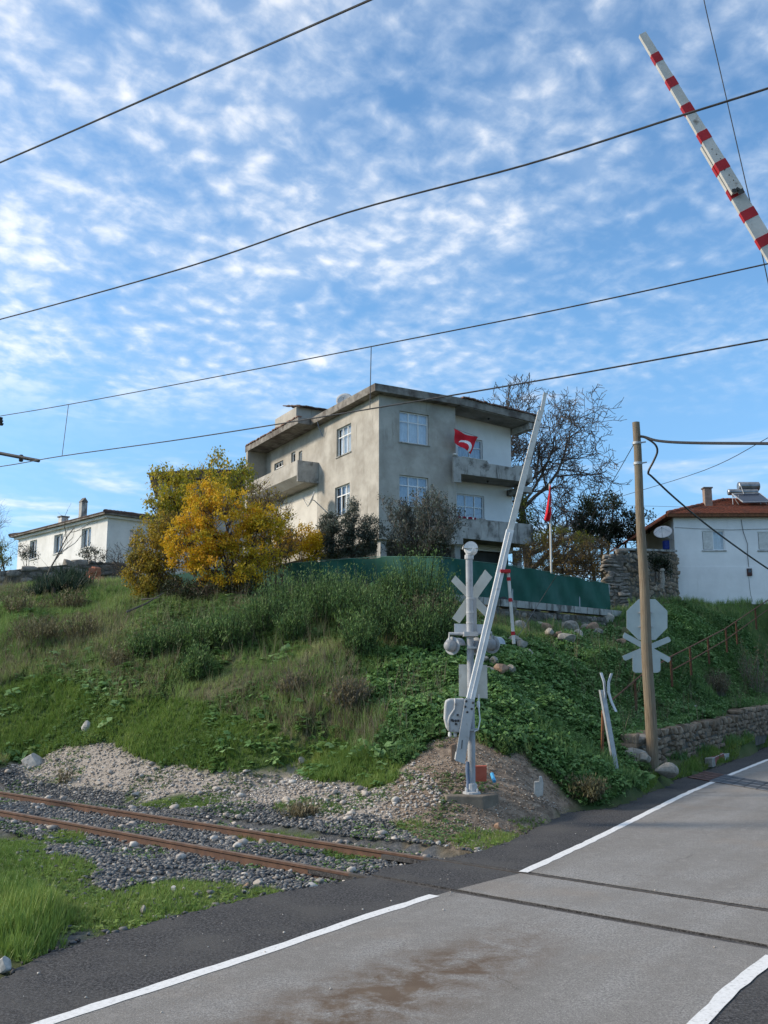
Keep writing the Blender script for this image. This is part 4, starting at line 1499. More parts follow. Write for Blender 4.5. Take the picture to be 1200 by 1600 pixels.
# ------------------------------------------------------------------ tiled hip roof helper
def hip_roof(parent, x0, x1, y0, y1, z, h, over, mat, thick=.10, name='roof', eave='eave'):
    X0, X1, Y0, Y1 = x0 - over, x1 + over, y0 - over, y1 + over
    w = min(X1 - X0, Y1 - Y0) / 2
    if X1 - X0 >= Y1 - Y0:
        r0, r1 = (X0 + w, (Y0 + Y1) / 2), (X1 - w, (Y0 + Y1) / 2)
    else:
        r0, r1 = ((X0 + X1) / 2, Y0 + w), ((X0 + X1) / 2, Y1 - w)
    mb = MB()
    zt = z + thick
    c = [(X0, Y0, zt), (X1, Y0, zt), (X1, Y1, zt), (X0, Y1, zt), (r0[0], r0[1], zt + h), (r1[0], r1[1], zt + h)]
    if X1 - X0 >= Y1 - Y0:
        fs = [(0, 1, 5, 4), (1, 2, 5), (2, 3, 4, 5), (3, 0, 4)]
    else:
        fs = [(0, 1, 4), (1, 2, 5, 4), (2, 3, 5), (3, 0, 4, 5)]
    # tiles as stepped courses on each slope
    for f in fs:
        pts = [Vector(c[i]) for i in f]
        e0, e1 = pts[0], pts[1]
        if len(pts) == 4:
            t0, t1 = pts[3], pts[2]
        else:
            t0 = t1 = pts[2]
        rows = max(4, int((t0 - e0).length / .34))
        for r in range(rows):
            a, b = r / rows, (r + 1) / rows
            up = Vector((0, 0, .035))
            p0, p1 = e0.lerp(t0, a) + up, e1.lerp(t1, a) + up
            q0, q1 = e0.lerp(t0, b), e1.lerp(t1, b)
            mb.add([p0, p1, q1, q0], [(0, 1, 2, 3)])
            mb.add([p0 - up * 1.3, p1 - up * 1.3, p1, p0], [(0, 1, 2, 3)])
    roof = mb.build(name, M[mat], parent, local=True, recalc=False)
    mb = MB()
    mb.rbox(X0 + .03, X1 - .03, Y0 + .03, Y1 - .03, z, z + thick - .01)
    mb.build('eave_board', M[eave], roof, local=True)
    mb = MB()
    for a, b in ((0, 4), (1, 5 if X1 - X0 >= Y1 - Y0 else 4), (2, 5), (3, 4 if X1 - X0 >= Y1 - Y0 else 5), (4, 5)):
        k = max(2, int((Vector(c[a]) - Vector(c[b])).length / .3))
        pts = [Vector(c[a]).lerp(Vector(c[b]), i / k) + Vector((0, 0, .04 + (.02 if i % 2 else 0))) for i in range(k + 1)]
        mb.tube(pts, .085, 7)
    mb.build('ridge_tiles', M[mat], roof, local=True)
    return roof


def chimney(parent, x, y, z0, z1, w, mat='concrete', cap=True):
    mb = MB()
    mb.rbox(x - w / 2, x + w / 2, y - w / 2, y + w / 2, z0, z1)
    ch = mb.build('chimney', M[mat], parent, local=True, bevel=.015)
    if cap:
        mb = MB()
        mb.rbox(x - w * .62, x + w * .62, y - w * .62, y + w * .62, z1 + .002, z1 + .07)
        mb.build('chimney_cap', M['eave'], ch, local=True)
    return ch


# ------------------------------------------------------------------ white house on the left
def white_house_left():
    c = at(167, 840, 48)
    ang = math.atan2(1, 1.03)
    zb = 6.4
    fr = Frame((c.x, c.y, zb), ang)
    root = empty('white_house', fr.o, 'low white house with a dark tiled roof behind the block wall on the left', 'house', rz=ang)
    PF = lambda a, n, z: Vector((a, -n, z))
    PL = lambda a, n, z: Vector((-n, a, z))
    ht = fr.hit(167, 809, 'y', 0).z
    yb = fr.hit(29, 843, 'x', 0).y

    def rect(q):
        tl, tr, bl = [fr.hit(x, y, 'x', 0) for x, y in q]
        return (tr.y, tl.y, bl.z, (tl.z + tr.z) / 2)
    ws = [rect(((47, 845), (58, 843), (45, 875))), rect(((85, 836), (98.5, 834), (83, 866))), rect(((128, 826), (142.6, 824), (127, 857)))]
    a = fr.hit(203, 828, 'y', 0)
    b = fr.hit(214, 829, 'y', 0)
    bz = fr.hit(203, 857, 'y', 0).z
    wf = (a.x, b.x + .2, bz, a.z)
    xr = 4.6
    mb = MB()
    wall_face(mb, PL, 0, yb, -1.0, ht, ws)
    wall_face(mb, PF, 0, xr, -1.0, ht, [wf])
    mb.add([Vector((xr, 0, -1)), Vector((xr, yb, -1)), Vector((xr, yb, ht)), Vector((xr, 0, ht))], [(0, 1, 2, 3)])
    mb.add([Vector((0, yb, -1)), Vector((xr, yb, -1)), Vector((xr, yb, ht)), Vector((0, yb, ht))], [(0, 1, 2, 3)])
    mb.build('wall', M['white_wall_dirty'], root, local=True, recalc=False)
    for w in ws:
        wi = window(root, PL, *w, cols=2, transom=None, curtain='curtain_grey', fmat='wood_frame', fw=.07)
    window(root, PF, *wf, cols=2, transom=None, curtain='curtain_grey', fmat='wood_frame', fw=.07)
    rf = hip_roof(root, 0, xr, 0, yb, ht + .12, .55, .42, 'old_tile', thick=.1)
    mb = MB()
    mb.rbox(-.2, xr + .2, -.2, yb + .2, ht, ht + .117)
    mb.build('cornice', M['white_wall_dirty'], root, local=True)
    p = fr.hit(129.5, 800, 'x', 1.4)
    t = fr.hit(129.5, 781, 'x', 1.4)
    chimney(rf, 1.4, p.y, ht + .2, t.z - .15, .34, 'concrete', cap=False)
    mb = MB()
    mb.prism([(1.4 - .2, p.y - .2, t.z - .15), (1.4 + .2, p.y - .2, t.z - .15), (1.4, p.y - .2, t.z + .1)], (0, .4, 0))
    mb.build('chimney_cap', M['eave'], rf, local=True)
    p = fr.hit(99, 812, 'x', 1.4)
    chimney(rf, 1.4, p.y, ht + .3, p.z + .12, .42, 'old_white')


white_house_left()


# ------------------------------------------------------------------ white house on the right
def white_house_right():
    Y = 49.0
    c = at(1054, 850, Y)
    zb = at(1057, 940, Y).z - .6
    fr = Frame((c.x, c.y, zb), rad(-1.0))
    root = empty('white_house', fr.o, 'white house with a red tiled roof and a solar water heater at the right edge', 'house', rz=rad(-1.0))
    PF = lambda a, n, z: Vector((a, -n, z))
    ht = fr.hit(1053, 809, 'y', 0).z
    xr, yb = 9.5, 8.0

    def rect(x0, y0, x1, y1):
        a, b = fr.hit(x0, y0, 'y', 0), fr.hit(x1, y1, 'y', 0)
        return (a.x, b.x, b.z, a.z)
    w1 = rect(1096, 829.5, 1133.5, 860)
    w2 = rect(1183, 831, 1222, 860)
    mb = MB()
    wall_face(mb, PF, 0, xr, 0, ht, [w1, w2], depth=.12)
    mb.add([Vector((0, 0, 0)), Vector((0, yb, 0)), Vector((0, yb, ht)), Vector((0, 0, ht))], [(0, 1, 2, 3)])
    mb.add([Vector((xr, 0, 0)), Vector((xr, yb, 0)), Vector((xr, yb, ht)), Vector((xr, 0, ht))], [(0, 1, 2, 3)])
    mb.add([Vector((0, yb, 0)), Vector((xr, yb, 0)), Vector((xr, yb, ht)), Vector((0, yb, ht))], [(0, 1, 2, 3)])
    mb.build('wall', M['white_wall'], root, local=True, recalc=False)
    zc = fr.hit(1056, 885, 'y', 0).z
    mb = MB()
    mb.rbox(-.02, xr, -.025, -.002, 0, zc)
    mb.build('plinth', M['white_wall'], root, local=True, bevel=.008)
    for w in (w1, w2):
        mid = (w[0] + w[1]) / 2
        win = window(root, PF, *w, cols=2, transom=None, curtain='curtain', fmat='frame', setback=.06, gap=(mid, w[1] - .02))
        mb = MB()
        k = 11
        for i in range(k):
            z = w[2] + .07 + (w[3] - w[2] - .14) * (i + .5) / k
            mb.rbox(w[0] + .07, mid - .03, -.055, -.03, z - (w[3] - w[2]) / k * .46, z + (w[3] - w[2]) / k * .46, PF)
        mb.build('shutter', M['wood_frame'], win, local=True)
    rf = hip_roof(root, 0, xr, 0, yb, ht, 1.5, .42, 'rooftile', thick=.16, eave='rust')
    # lean-to roof falling away on the left side, over a porch
    mb = MB()
    mb.prism([(-.44, -.3, ht + .02), (-.44, 6.5, ht + .02), (-1.9, 6.5, ht - .95), (-1.9, -.0, ht - .95)], (0, 0, .10))
    mb.build('porch_roof', M['rooftile'], rf, local=True)
    for y in (.2, 3.4, 6.2):
        mb = MB()
        mb.rbox(-1.75, -1.65, y, y + .1, 0, ht - .86)
        mb.build('porch_post', M['rust'], root, local=True)
    p = fr.hit(1106, 790, 'y', 2.2)
    t = fr.hit(1106, 764, 'y', 2.2)
    chimney(rf, p.x, 2.2, p.z - .7, t.z, .40, 'brick_grey', cap=True)
    # solar water heater: two tanks, a tilted panel and its stand
    hp = lambda x, y, d: fr.hit(x, y, 'y', d)
    base = fr.W(*hp(1165, 785, 2.4))
    sh = empty('solar_water_heater', base, 'solar water heater with two steel tanks and a dark panel on the red tiled roof', 'water heater', rz=rad(-1.0))
    a, b = fr.W(*hp(1137, 769, 2.9)), fr.W(*hp(1184, 769, 2.9))
    mb = MB()
    mb.lathe(a, b - a, [(.13, 0), (.17, .03), (.17, (b - a).length - .03), (.13, (b - a).length)], 18)
    mb.build('tank', M['steel'], sh, smooth=False)
    a, b = fr.W(*hp(1153, 760, 3.1)), fr.W(*hp(1186, 760, 3.1))
    mb = MB()
    mb.lathe(a, b - a, [(.20, 0), (.25, .03), (.25, (b - a).length - .03), (.20, (b - a).length)], 18)
    mb.build('tank', M['steel'], sh)
    q = [fr.W(*hp(1144, 773, 2.7)), fr.W(*hp(1187, 772, 2.7)), fr.W(*hp(1204, 785, 1.7)), fr.W(*hp(1161, 786, 1.7))]
    mb = MB()
    mb.prism(q, (0, 0, .07))
    pn = mb.build('panel', M['solar'], sh)
    mb = MB()
    for i, j in ((0, 1), (1, 2), (2, 3), (3, 0)):
        mb.tube([q[i] + Vector((0, 0, .05)), q[j] + Vector((0, 0, .05))], .03, 5)
    mb.build('panel_frame', M['grey_metal'], pn)
    mb = MB()
    for p0 in (q[0], q[1]):
        for dx in (-.1, .3):
            mb.tube([p0, Vector((p0.x + dx, p0.y - .3, p0.z - .75))], .02, 5)
    a = fr.W(*hp(1156, 756, 2.9))
    mb.tube([a, fr.W(*hp(1163, 774, 2.6))], .02, 5)
    mb.build('stand', M['grey_metal'], sh)
    # meter box, wall cables, dish
    p = fr.W(*hp(1171, 894, -.06))
    mb = MB()
    mb.box(p, (.24, .12, .38), fr.R)
    tr = empty('meter_box', p, 'dark brown meter box on the white wall of the right house', 'meter box')
    mb.build('case', pmat('brown_box', (.05, .018, .015), (.08, .03, .025), 5, .6), tr, bevel=.015)
    mb = MB()
    mb.box(p + fr.R @ Vector((0, -.064, .06)), (.16, .012, .16), fr.R)
    mb.build('window', M['solar'], tr)
    for pts, r, lab in ((((1158, 812), (1161, 830), (1168, 850), (1168, 868), (1170, 886)), .013, 'thin cable running down the white wall into the brown meter box'),
                        (((1170, 902), (1171, 915), (1173, 930), (1176, 940)), .009, 'loose cable hanging below the brown meter box'),
                        (((1054, 824), (1090, 826), (1140, 828), (1215, 826)), .008, 'thin cable strung straight along the top of the white wall')):
        mb = MB()
        wp = [fr.W(*hp(x, y, -.03)) for x, y in pts]
        mb.tube(wp, r, 5)
        one('cable', mb, M['cable'], lab, 'cable', wp[0])
    dish('satellite_dish', fr.W(*hp(1036, 832, -.8)), Vector((-.35, -.8, .75)), .46, 'oval looking satellite dish at the left corner of the red roofed white house', foot=fr.W(-.05, .2, fr.hit(1052, 842, 'y', 0.2).z), mat='grey_paint')
    # blue barrel on the terrace
    p = fr.W(*hp(1043, 859, 1.2))
    mb = MB()
    mb.lathe(p, (0, 0, 1), [(.22, 0), (.25, .03), (.25, .2), (.265, .22), (.25, .24), (.25, .45), (.2, .48)], 16)
    one('barrel', mb, M['blue_plastic'], 'small blue plastic barrel on the terrace beside the red roofed house', 'barrel', p)
    return fr


M['brick_grey'] = pmat('sooty_brick', (0.19, 0.14, 0.115), (0.30, 0.235, 0.20), 5, 0.95, bump=0.4)
WR = white_house_right()


def roof_house_behind():
    c = at(318, 760, 62)
    root = empty('tiled_house', (c.x - 3, c.y, 6.2), 'house with a dark hipped roof half hidden behind the yellow trees', 'house', rz=rad(10))
    ht = at(300, 748, 62).z - 6.2
    mb = MB()
    wall_face(mb, lambda a, n, z: Vector((a, -n, z)), 0, 9, 0, ht, [(3, 4.2, ht - 2, ht - .8)])
    wall_face(mb, lambda a, n, z: Vector((-n, a, z)), 0, 7, 0, ht, [])
    mb.add([(9, 0, 0), (9, 7, 0), (9, 7, ht), (9, 0, ht)], [(0, 1, 2, 3)])
    mb.add([(0, 7, 0), (9, 7, 0), (9, 7, ht), (0, 7, ht)], [(0, 1, 2, 3)])
    mb.build('wall', M['plaster'], root, local=True, recalc=False)
    hip_roof(root, 0, 9, 0, 7, ht, 1.3, .6, 'old_tile', thick=.14)


roof_house_behind()


# ------------------------------------------------------------------ stone walls
BST = box_stone_templates(14, 5)


def stone_wall(name, label, A, B, zA, zB, hA, hB, thick, sw, sh, seed, mat='rubble', jit=.25, cat='stone wall', capmat=None, caph=.0, varlo=0, varhi=1, corek=.42):
    r = np.random.default_rng(seed)
    A, B = Vector(A), Vector(B)
    L = (B - A).length
    t = (B - A) / L
    nrm = Vector((-t.y, t.x))
    yaw0 = math.atan2(t.y, t.x)
    P, Sc, Yw, Tl, Va = [], [], [], [], []
    z = 0.0
    hmax = max(hA, hB)
    while z < hmax:
        h = sh * r.uniform(.7, 1.3)
        s = -r.uniform(0, sw)
        while s < L:
            w = sw * r.uniform(.55, 1.6)
            sc = min(max(s + w / 2, 0), L)
            f = sc / L
            top = hA + (hB - hA) * f
            if z + h * .6 < top + r.uniform(-.25, .25) * sh:
                z0 = zA + (zB - zA) * f
                p = A + t * sc + nrm * r.uniform(-.035, .035)
                P.append((p.x, p.y, z0 + z + h / 2 + r.uniform(-.1, .1) * sh * jit))
                Sc.append((w * 1.0, thick * r.uniform(.9, 1.08), h * r.uniform(.85, 1.15)))
                Yw.append(yaw0 + r.normal(0, .04))
                Tl.append(r.normal(0, .07))
                Va.append(varlo + (varhi - varlo) * r.random())
            s += w
        z += h
    base = (A.x, A.y, zA)
    root = empty(name, base, label, cat)
    scatter('stonework', BST, P, Yw, Tl, Sc, M[mat], np.array(Va), parent=root)
    mb = MB()
    k = 12
    lo, hi = [], []
    for i in range(k + 1):
        f = i / k
        p = A + t * L * f
        lo.append((p.x - nrm.x * thick * corek, p.y - nrm.y * thick * corek, zA + (zB - zA) * f - .3))
        hi.append((p.x - nrm.x * thick * corek, p.y - nrm.y * thick * corek, zA + (zB - zA) * f + (hA + (hB - hA) * f) - sh * .5))
    mb.prism(lo + hi[::-1], (nrm.x * thick * 2 * corek, nrm.y * thick * 2 * corek, 0))
    mb.build('core', M['mortar'], root)
    if caph:
        mb = MB()
        for i in range(k):
            f0, f1 = i / k + .002, (i + 1) / k - .002
            p, q = A + t * L * f0, A + t * L * f1
            za, zb = zA + (zB - zA) * f0 + hA + (hB - hA) * f0, zA + (zB - zA) * f1 + hA + (hB - hA) * f1
            ex = nrm * (thick * 1.06)
            mb.prism([(p.x - ex.x / 2, p.y - ex.y / 2, za), (q.x - ex.x / 2, q.y - ex.y / 2, zb), (q.x - ex.x / 2, q.y - ex.y / 2, zb + caph), (p.x - ex.x / 2, p.y - ex.y / 2, za + caph)], (ex.x, ex.y, 0))
        mb.build('coping', M[capmat], root, bevel=.01)
    return root


# roadside retaining wall on the right (two runs, one bend)
stone_wall('retaining_wall', 'low dry stone retaining wall along the road at the right, beside the timber pole', (RW_A.x, RW_A.y), (RW_B.x, RW_B.y), RW_A.z - .12, RW_B.z - .12, RW_H[0] + .12, RW_H[1] + .12, .44, .36, .165, 11, mat='rubble_tan', varhi=.6, corek=.36)
# retaining wall under the green fence
FP = [at(440, 930, 33.5), at(690, 929, 30.0), at(955, 953, 39.2)]
_r0, _r1 = at(690, 960, 29.85), at(962, 980, 39.0)
stone_wall('retaining_wall', 'rubble stone wall with a concrete coping under the green netting fence', (FP[1].x, FP[1].y - .1), (FP[2].x + .25, FP[2].y - .1), FP[1].z - .85, FP[2].z - .85, .62, .55, .40, .34, .16, 12, capmat='concrete', caph=.24)
stone_wall('retaining_wall', 'rubble stone wall behind the weeds under the left part of the green netting', (FP[0].x, FP[0].y), (FP[1].x - .02, FP[1].y), FP[0].z - .75, FP[1].z - .75, .62, .62, .38, .34, .16, 13, capmat='concrete', caph=.12)
# dry stone pier and garden wall near the red roofed house
_p, _q = at(951, 972, 40.0), at(976, 972, 40.0)
stone_wall('stone_pier', 'tall narrow pier of stacked rough stones at the right end of the green netting', (_p.x, _p.y), (_q.x, _q.y), _p.z - .3, _q.z - .3, at(960, 868, 40).z - _p.z + .3, at(975, 862, 40).z - _p.z + .3, .5, .34, .14, 14, varlo=.4, cat='stone pier')
_p, _q = at(974, 970, 43.0), at(1057, 970, 48.5)
stone_wall('garden_wall', 'high wall of squared brown stones below the terrace of the red roofed house', (_p.x, _p.y), (_q.x, _q.y), 4.4, 4.4, at(976, 860, 43).z - 4.4, at(1052, 860, 48.5).z - 4.4 - .1, .45, .42, .20, 15, mat='rubble_tan', capmat='concrete', caph=.10, cat='garden wall')
_p, _q = at(-40, 905, 41.0), at(124, 905, 42.5)
stone_wall('garden_wall', 'wall of grey stone blocks in front of the white house on the left', (_p.x, _p.y), (_q.x, _q.y), 5.6, 5.6, at(-40, 892, 41).z - 5.6, at(122, 876, 42.5).z - 5.6, .4, .62, .27, 16, cat='garden wall', varlo=.65)
_p, _q = at(126, 905, 42.5), at(205, 905, 43.5)
stone_wall('garden_wall', 'broken stretch of dark rubble wall beside the yellow bush on the left', (_p.x, _p.y), (_q.x, _q.y), 5.6, 5.6, at(126, 878, 42.5).z - 5.6, at(200, 882, 43.5).z - 5.6, .4, .4, .2, 17, cat='garden wall', varhi=.5)

# ------------------------------------------------------------------ green netting fence
def fence():
    tops = [at(190, 905, 37.5), at(320, 890, 35.6), at(440, 881, 33.5), at(520, 874, 32.4), at(600, 869, 31.3), at(690, 869.5, 30.0), at(747, 877, 32.0), at(800, 883, 33.8), at(858, 893, 35.8), at(905, 903, 37.5), at(952, 912, 39.2)]
    bots = []
    for i, p in enumerate(tops):
        b = FP[0].lerp(FP[1], max(0, i - 2) / 3) if i <= 5 else FP[1].lerp(FP[2], (p.y - FP[1].y) / (FP[2].y - FP[1].y))
        bots.append(Vector((p.x, p.y, b.z)))
    root = empty('netting_fence', bots[5], 'dark green shade netting stretched between posts along the top of the bank', 'fence')
    mb = MB()
    n = len(tops) - 1

    def fn(u, v):
        k = min(int(u * n), n - 1)
        f = u * n - k
        sag = math.sin(math.pi * f)
        t = tops[k].lerp(tops[k + 1], f) - Vector((0, 0, .05 * sag))
        b = bots[k].lerp(bots[k + 1], f)
        p = b.lerp(t, v)
        p.y += .09 * math.sin(u * 37 + v * 2) * (1 - .3 * v) + .05 * math.sin(u * 91 + v * 5) + .02 * math.sin(u * 211 + v * 3)
        p.z += .03 * math.sin(u * 60) * v
        return p
    mb.grid(fn, 160, 8)
    mb.build('netting', M['netting'], root, smooth=True, recalc=False)
    for t, b in zip(tops, bots):
        mb = MB()
        mb.tube([b + Vector((0, .12, -.2)), t + Vector((0, .12, -.03))], .03, 7)
        mb.build('post', M['grey_metal'], root)
    mb = MB()
    mb.tube([t + Vector((0, .02, -.01)) for t in tops], .010, 5)
    mb.build('top_wire', M['netting_edge'], root)
    p = at(784, 941, 33.0)
    mb = MB()
    mb.tube([p + Vector((0, -.5, -.02)), p + Vector((0, .5, .03))], .17, 14)
    one('drain_pipe', mb, M['solar'], 'short black drain pipe sticking out under the green netting', 'pipe', p)


M['netting_edge'] = pmat('pale_green_hem', (.06, .16, .12), (.10, .22, .17), 5, .8)
fence()
# PART3

# ------------------------------------------------------------------ level crossing signal on its mast
YM = 16.5


def plate(px4, Y, th, ext=None):
    q = [at(x, y, Y) for x, y in px4]
    mb = MB()
    mb.prism(q, ext if ext else (0, th, 0))
    return mb


def crossing_signal():
    b = at(737, 1240, YM)
    top = at(733, 872, YM)
    root = empty('crossing_signal', b, 'grey railway crossing signal mast seen from behind with crossbuck, two lamps and a bell', 'railway signal')
    mb = MB()
    mid = at(736.5, 1140, YM)
    mb.tube([b + Vector((0, 0, .02)), mid], .064, 16)
    mb.tube([mid, top], .060, 16)
    mb.build('mast', M['mast_grey'], root, smooth=False)
    mb = MB()
    mb.lathe(b, (0, 0, 1), [(.15, .0), (.15, .03), (.10, .04), (.09, .16), (.07, .17)], 16)
    for a in range(4):
        p = b + Vector((math.cos(a * 1.57 + .78) * .12, math.sin(a * 1.57 + .78) * .12, .03))
        mb.lathe(p, (0, 0, 1), [(.022, 0), (.022, .05), (.01, .06)], 6)
    mb.build('foot_flange', M['grey_paint'], root)
    # bell with a half-round hood on top
    c = at(735, 858, YM)
    mb = MB()
    mb.lathe(top - Vector((0, 0, .02)), (0, 0, 1), [(.078, 0), (.078, .07), (.06, .08), (.05, .15)], 14)
    bell = mb.build('bell', M['grey_paint'], root)
    mb = MB()
    mb.lathe(c + Vector((-.02, -.06, 0)), (.35, .94, 0), [(.075, -.02), (.10, 0), (.11, .03), (.10, .07), (.11, .09), (.115, .12), (.09, .16), (.03, .18)], 20)
    mb.build('gong', M['white_metal'], bell)
    mb = MB()
    for r_, d_ in ((.135, 0),):
        pts = []
        for k in range(13):
            a = math.pi * (0.02 + .96 * k / 12)
            pts.append(c + Vector((math.cos(a) * r_, 0, math.sin(a) * r_)))
        for k in range(12):
            p, q = pts[k], pts[k + 1]
            mb.prism([p + Vector((0, -.10, 0)), q + Vector((0, -.10, 0)), q + Vector((0, .14, 0)), p + Vector((0, .14, 0))], ((c - (p + q) / 2).normalized() * .012))
    cap = [c + Vector((0, -.10, .0))] + [p + Vector((0, -.10, 0)) for p in pts]
    mb.prism(cap, (0, .012, 0))
    mb.build('hood', M['white_metal'], bell)
    # crossbuck boards, seen from the back
    Yb = YM + .13
    for q, off in ((((758, 890), (769.5, 902), (718, 974), (706.5, 966)), 0), (((711.5, 899), (705, 908), (763, 968), (771, 960)), .022)):
        w = plate(q, Yb + off, .018)
        w.build('crossbuck_board', M['board'], root)
    mb = plate(((710, 974.5), (764, 976), (764, 989), (710, 988)), Yb + .01, .03)
    mb.build('track_plate', M['sign_white'], root)
    mb = MB()
    for y in (935, 957, 973):
        p = at(734.5, y, YM)
        mb.lathe(p - Vector((0, 0, .015)), (0, 0, 1), [(.068, 0), (.068, .03)], 16)
    mb.box(at(742, 962, YM + .09), (.06, .03, .62))
    mb.build('bracket', M['grey_paint'], root)
    # cross arm carrying the two lamps
    ca = at(735, 991, YM)
    mb = MB()
    mb.box(ca, (.24, .26, .075))
    l, r = at(702, 990, YM), at(768, 989, YM + .05)
    mb.tube([l + Vector((0, 0, -.13)), l, ca, r, r + Vector((0, 0, -.13))], .026, 8)
    mb.build('lamp_arm', M['grey_paint'], root)
    ax = Vector((.62, .78, 0)).normalized()
    for px, py, dy in ((704, 1009, 0), (766.5, 1007, .05), (742, 1010, .16)):
        h = at(px, py, YM + dy)
        mb = MB()
        mb.lathe(h - ax * .03, ax, [(.015, -.085), (.055, -.078), (.085, -.052), (.10, 0), (.103, .05), (.108, .07)], 22)
        s = mb.build('signal_lamp', M['lamp_grey'], root, smooth=True)
        mb = MB()
        mb.lathe(h + ax * .045, ax, [(.10, -.004), (.15, -.004), (.155, .0), (.155, .012), (.10, .014)], 26)
        mb.build('backboard', M['grey_metal'], s)
        mb = MB()
        for k in range(11):
            a0, a1 = math.pi * (.02 + .96 * k / 11), math.pi * (.02 + .96 * (k + 1) / 11)
            u, v = Vector((ax.y, -ax.x, 0)), Vector((0, 0, 1))
            p, q = h + (u * math.cos(a0) + v * math.sin(a0)) * .14 + ax * .06, h + (u * math.cos(a1) + v * math.sin(a1)) * .14 + ax * .06
            mb.prism([p, q, q + ax * .2, p + ax * .2], (h + ax * .06 - (p + q) / 2).normalized() * .008)
        mb.build('visor', M['grey_metal'], s)
        mb = MB()
        mb.lathe(h + ax * .062, ax, [(.10, 0), (.09, .02), (.04, .035)], 20)
        mb.build('lens', M['red'], s, smooth=True)
    mb = plate(((717, 1038), (761, 1039), (762, 1091.5), (717.3, 1088)), YM + .12, .012)
    mb.build('notice_plate', M['board'], root)
    mb = MB()
    mb.box(at(737, 1012, YM - .02), (.15, .16, .035))
    mb.box(at(740, 1140, YM - .01), (.14, .16, .04))
    mb.build('clamp', M['grey_metal'], root)
    mb = MB()
    p = [at(x, y, YM - .02 - i * .01) for i, (x, y) in enumerate(((730.5, 1190), (730, 1205), (731.5, 1220), (731, 1236)))]
    mb.tube(p, .03, 8)
    mb.build('conduit', M['pvc'], root)
    mb = MB()
    p = [at(x, y, Y) for x, y, Y in ((748, 1085, 16.55), (748, 1104, 16.5), (750, 1125, 16.45), (747, 1140, 16.4), (741, 1143, 16.4))]
    mb.tube(p, .012, 6)
    mb.lathe(at(747.5, 1106, 16.52), (0, 0, 1), [(.02, 0), (.028, .02), (.028, .09), (.02, .11)], 8)
    mb.build('cable', M['frame'], root)
    return root


M['mast_grey'] = pmat('mast_grey_paint', (.27, .28, .30), (.38, .395, .415), 3, .5, spots=(9, (.20, .19, .185), .60, .74), streak=((.22, .20, .18), .60, .8))
M['lamp_grey'] = pmat('lamp_grey_paint', (.22, .225, .235), (.30, .31, .32), 5, .45, spots=(12, (.14, .14, .14), .6, .75))
M['sign_white'] = pmat('white_sign_back', (.46, .47, .48), (.58, .59, .60), 4, .6)
crossing_signal()


def arm_mesh(pts, widths, d, stripes=None, th=.05):
    """a flat tapering arm through pts (world); stripes = list of (t0, t1) along its length -> material 1"""
    pts = [Vector(p) for p in pts]
    acc = [0]
    for i in range(len(pts) - 1):
        acc.append(acc[-1] + (pts[i + 1] - pts[i]).length)
    cuts = sorted({*acc, *[x for st in (stripes or []) for x in st]})
    cuts = [c for c in cuts if 0 <= c <= acc[-1]]

    def pt(s):
        for i in range(len(pts) - 1):
            if s <= acc[i + 1] + 1e-9:
                f = (s - acc[i]) / (acc[i + 1] - acc[i])
                return pts[i].lerp(pts[i + 1], f), widths[i] + (widths[i + 1] - widths[i]) * f, (pts[i + 1] - pts[i]).normalized()
    mb = MB()
    d = Vector(d).normalized()
    for a, b in zip(cuts[:-1], cuts[1:]):
        p, wp, t = pt(a + 1e-6)
        q, wq, _ = pt(b - 1e-6)
        n = t.cross(d).normalized()
        red = any(s0 - 1e-6 <= a and b <= s1 + 1e-6 for s0, s1 in (stripes or []))
        e = .003 if red else 0
        mb.prism([p - n * (wp / 2 + e) - d * (th / 2 + e), p + n * (wp / 2 + e) - d * (th / 2 + e), q + n * (wq / 2 + e) - d * (th / 2 + e), q - n * (wq / 2 + e) - d * (th / 2 + e)], d * (th + 2 * e), 1 if red else 0)
    return mb


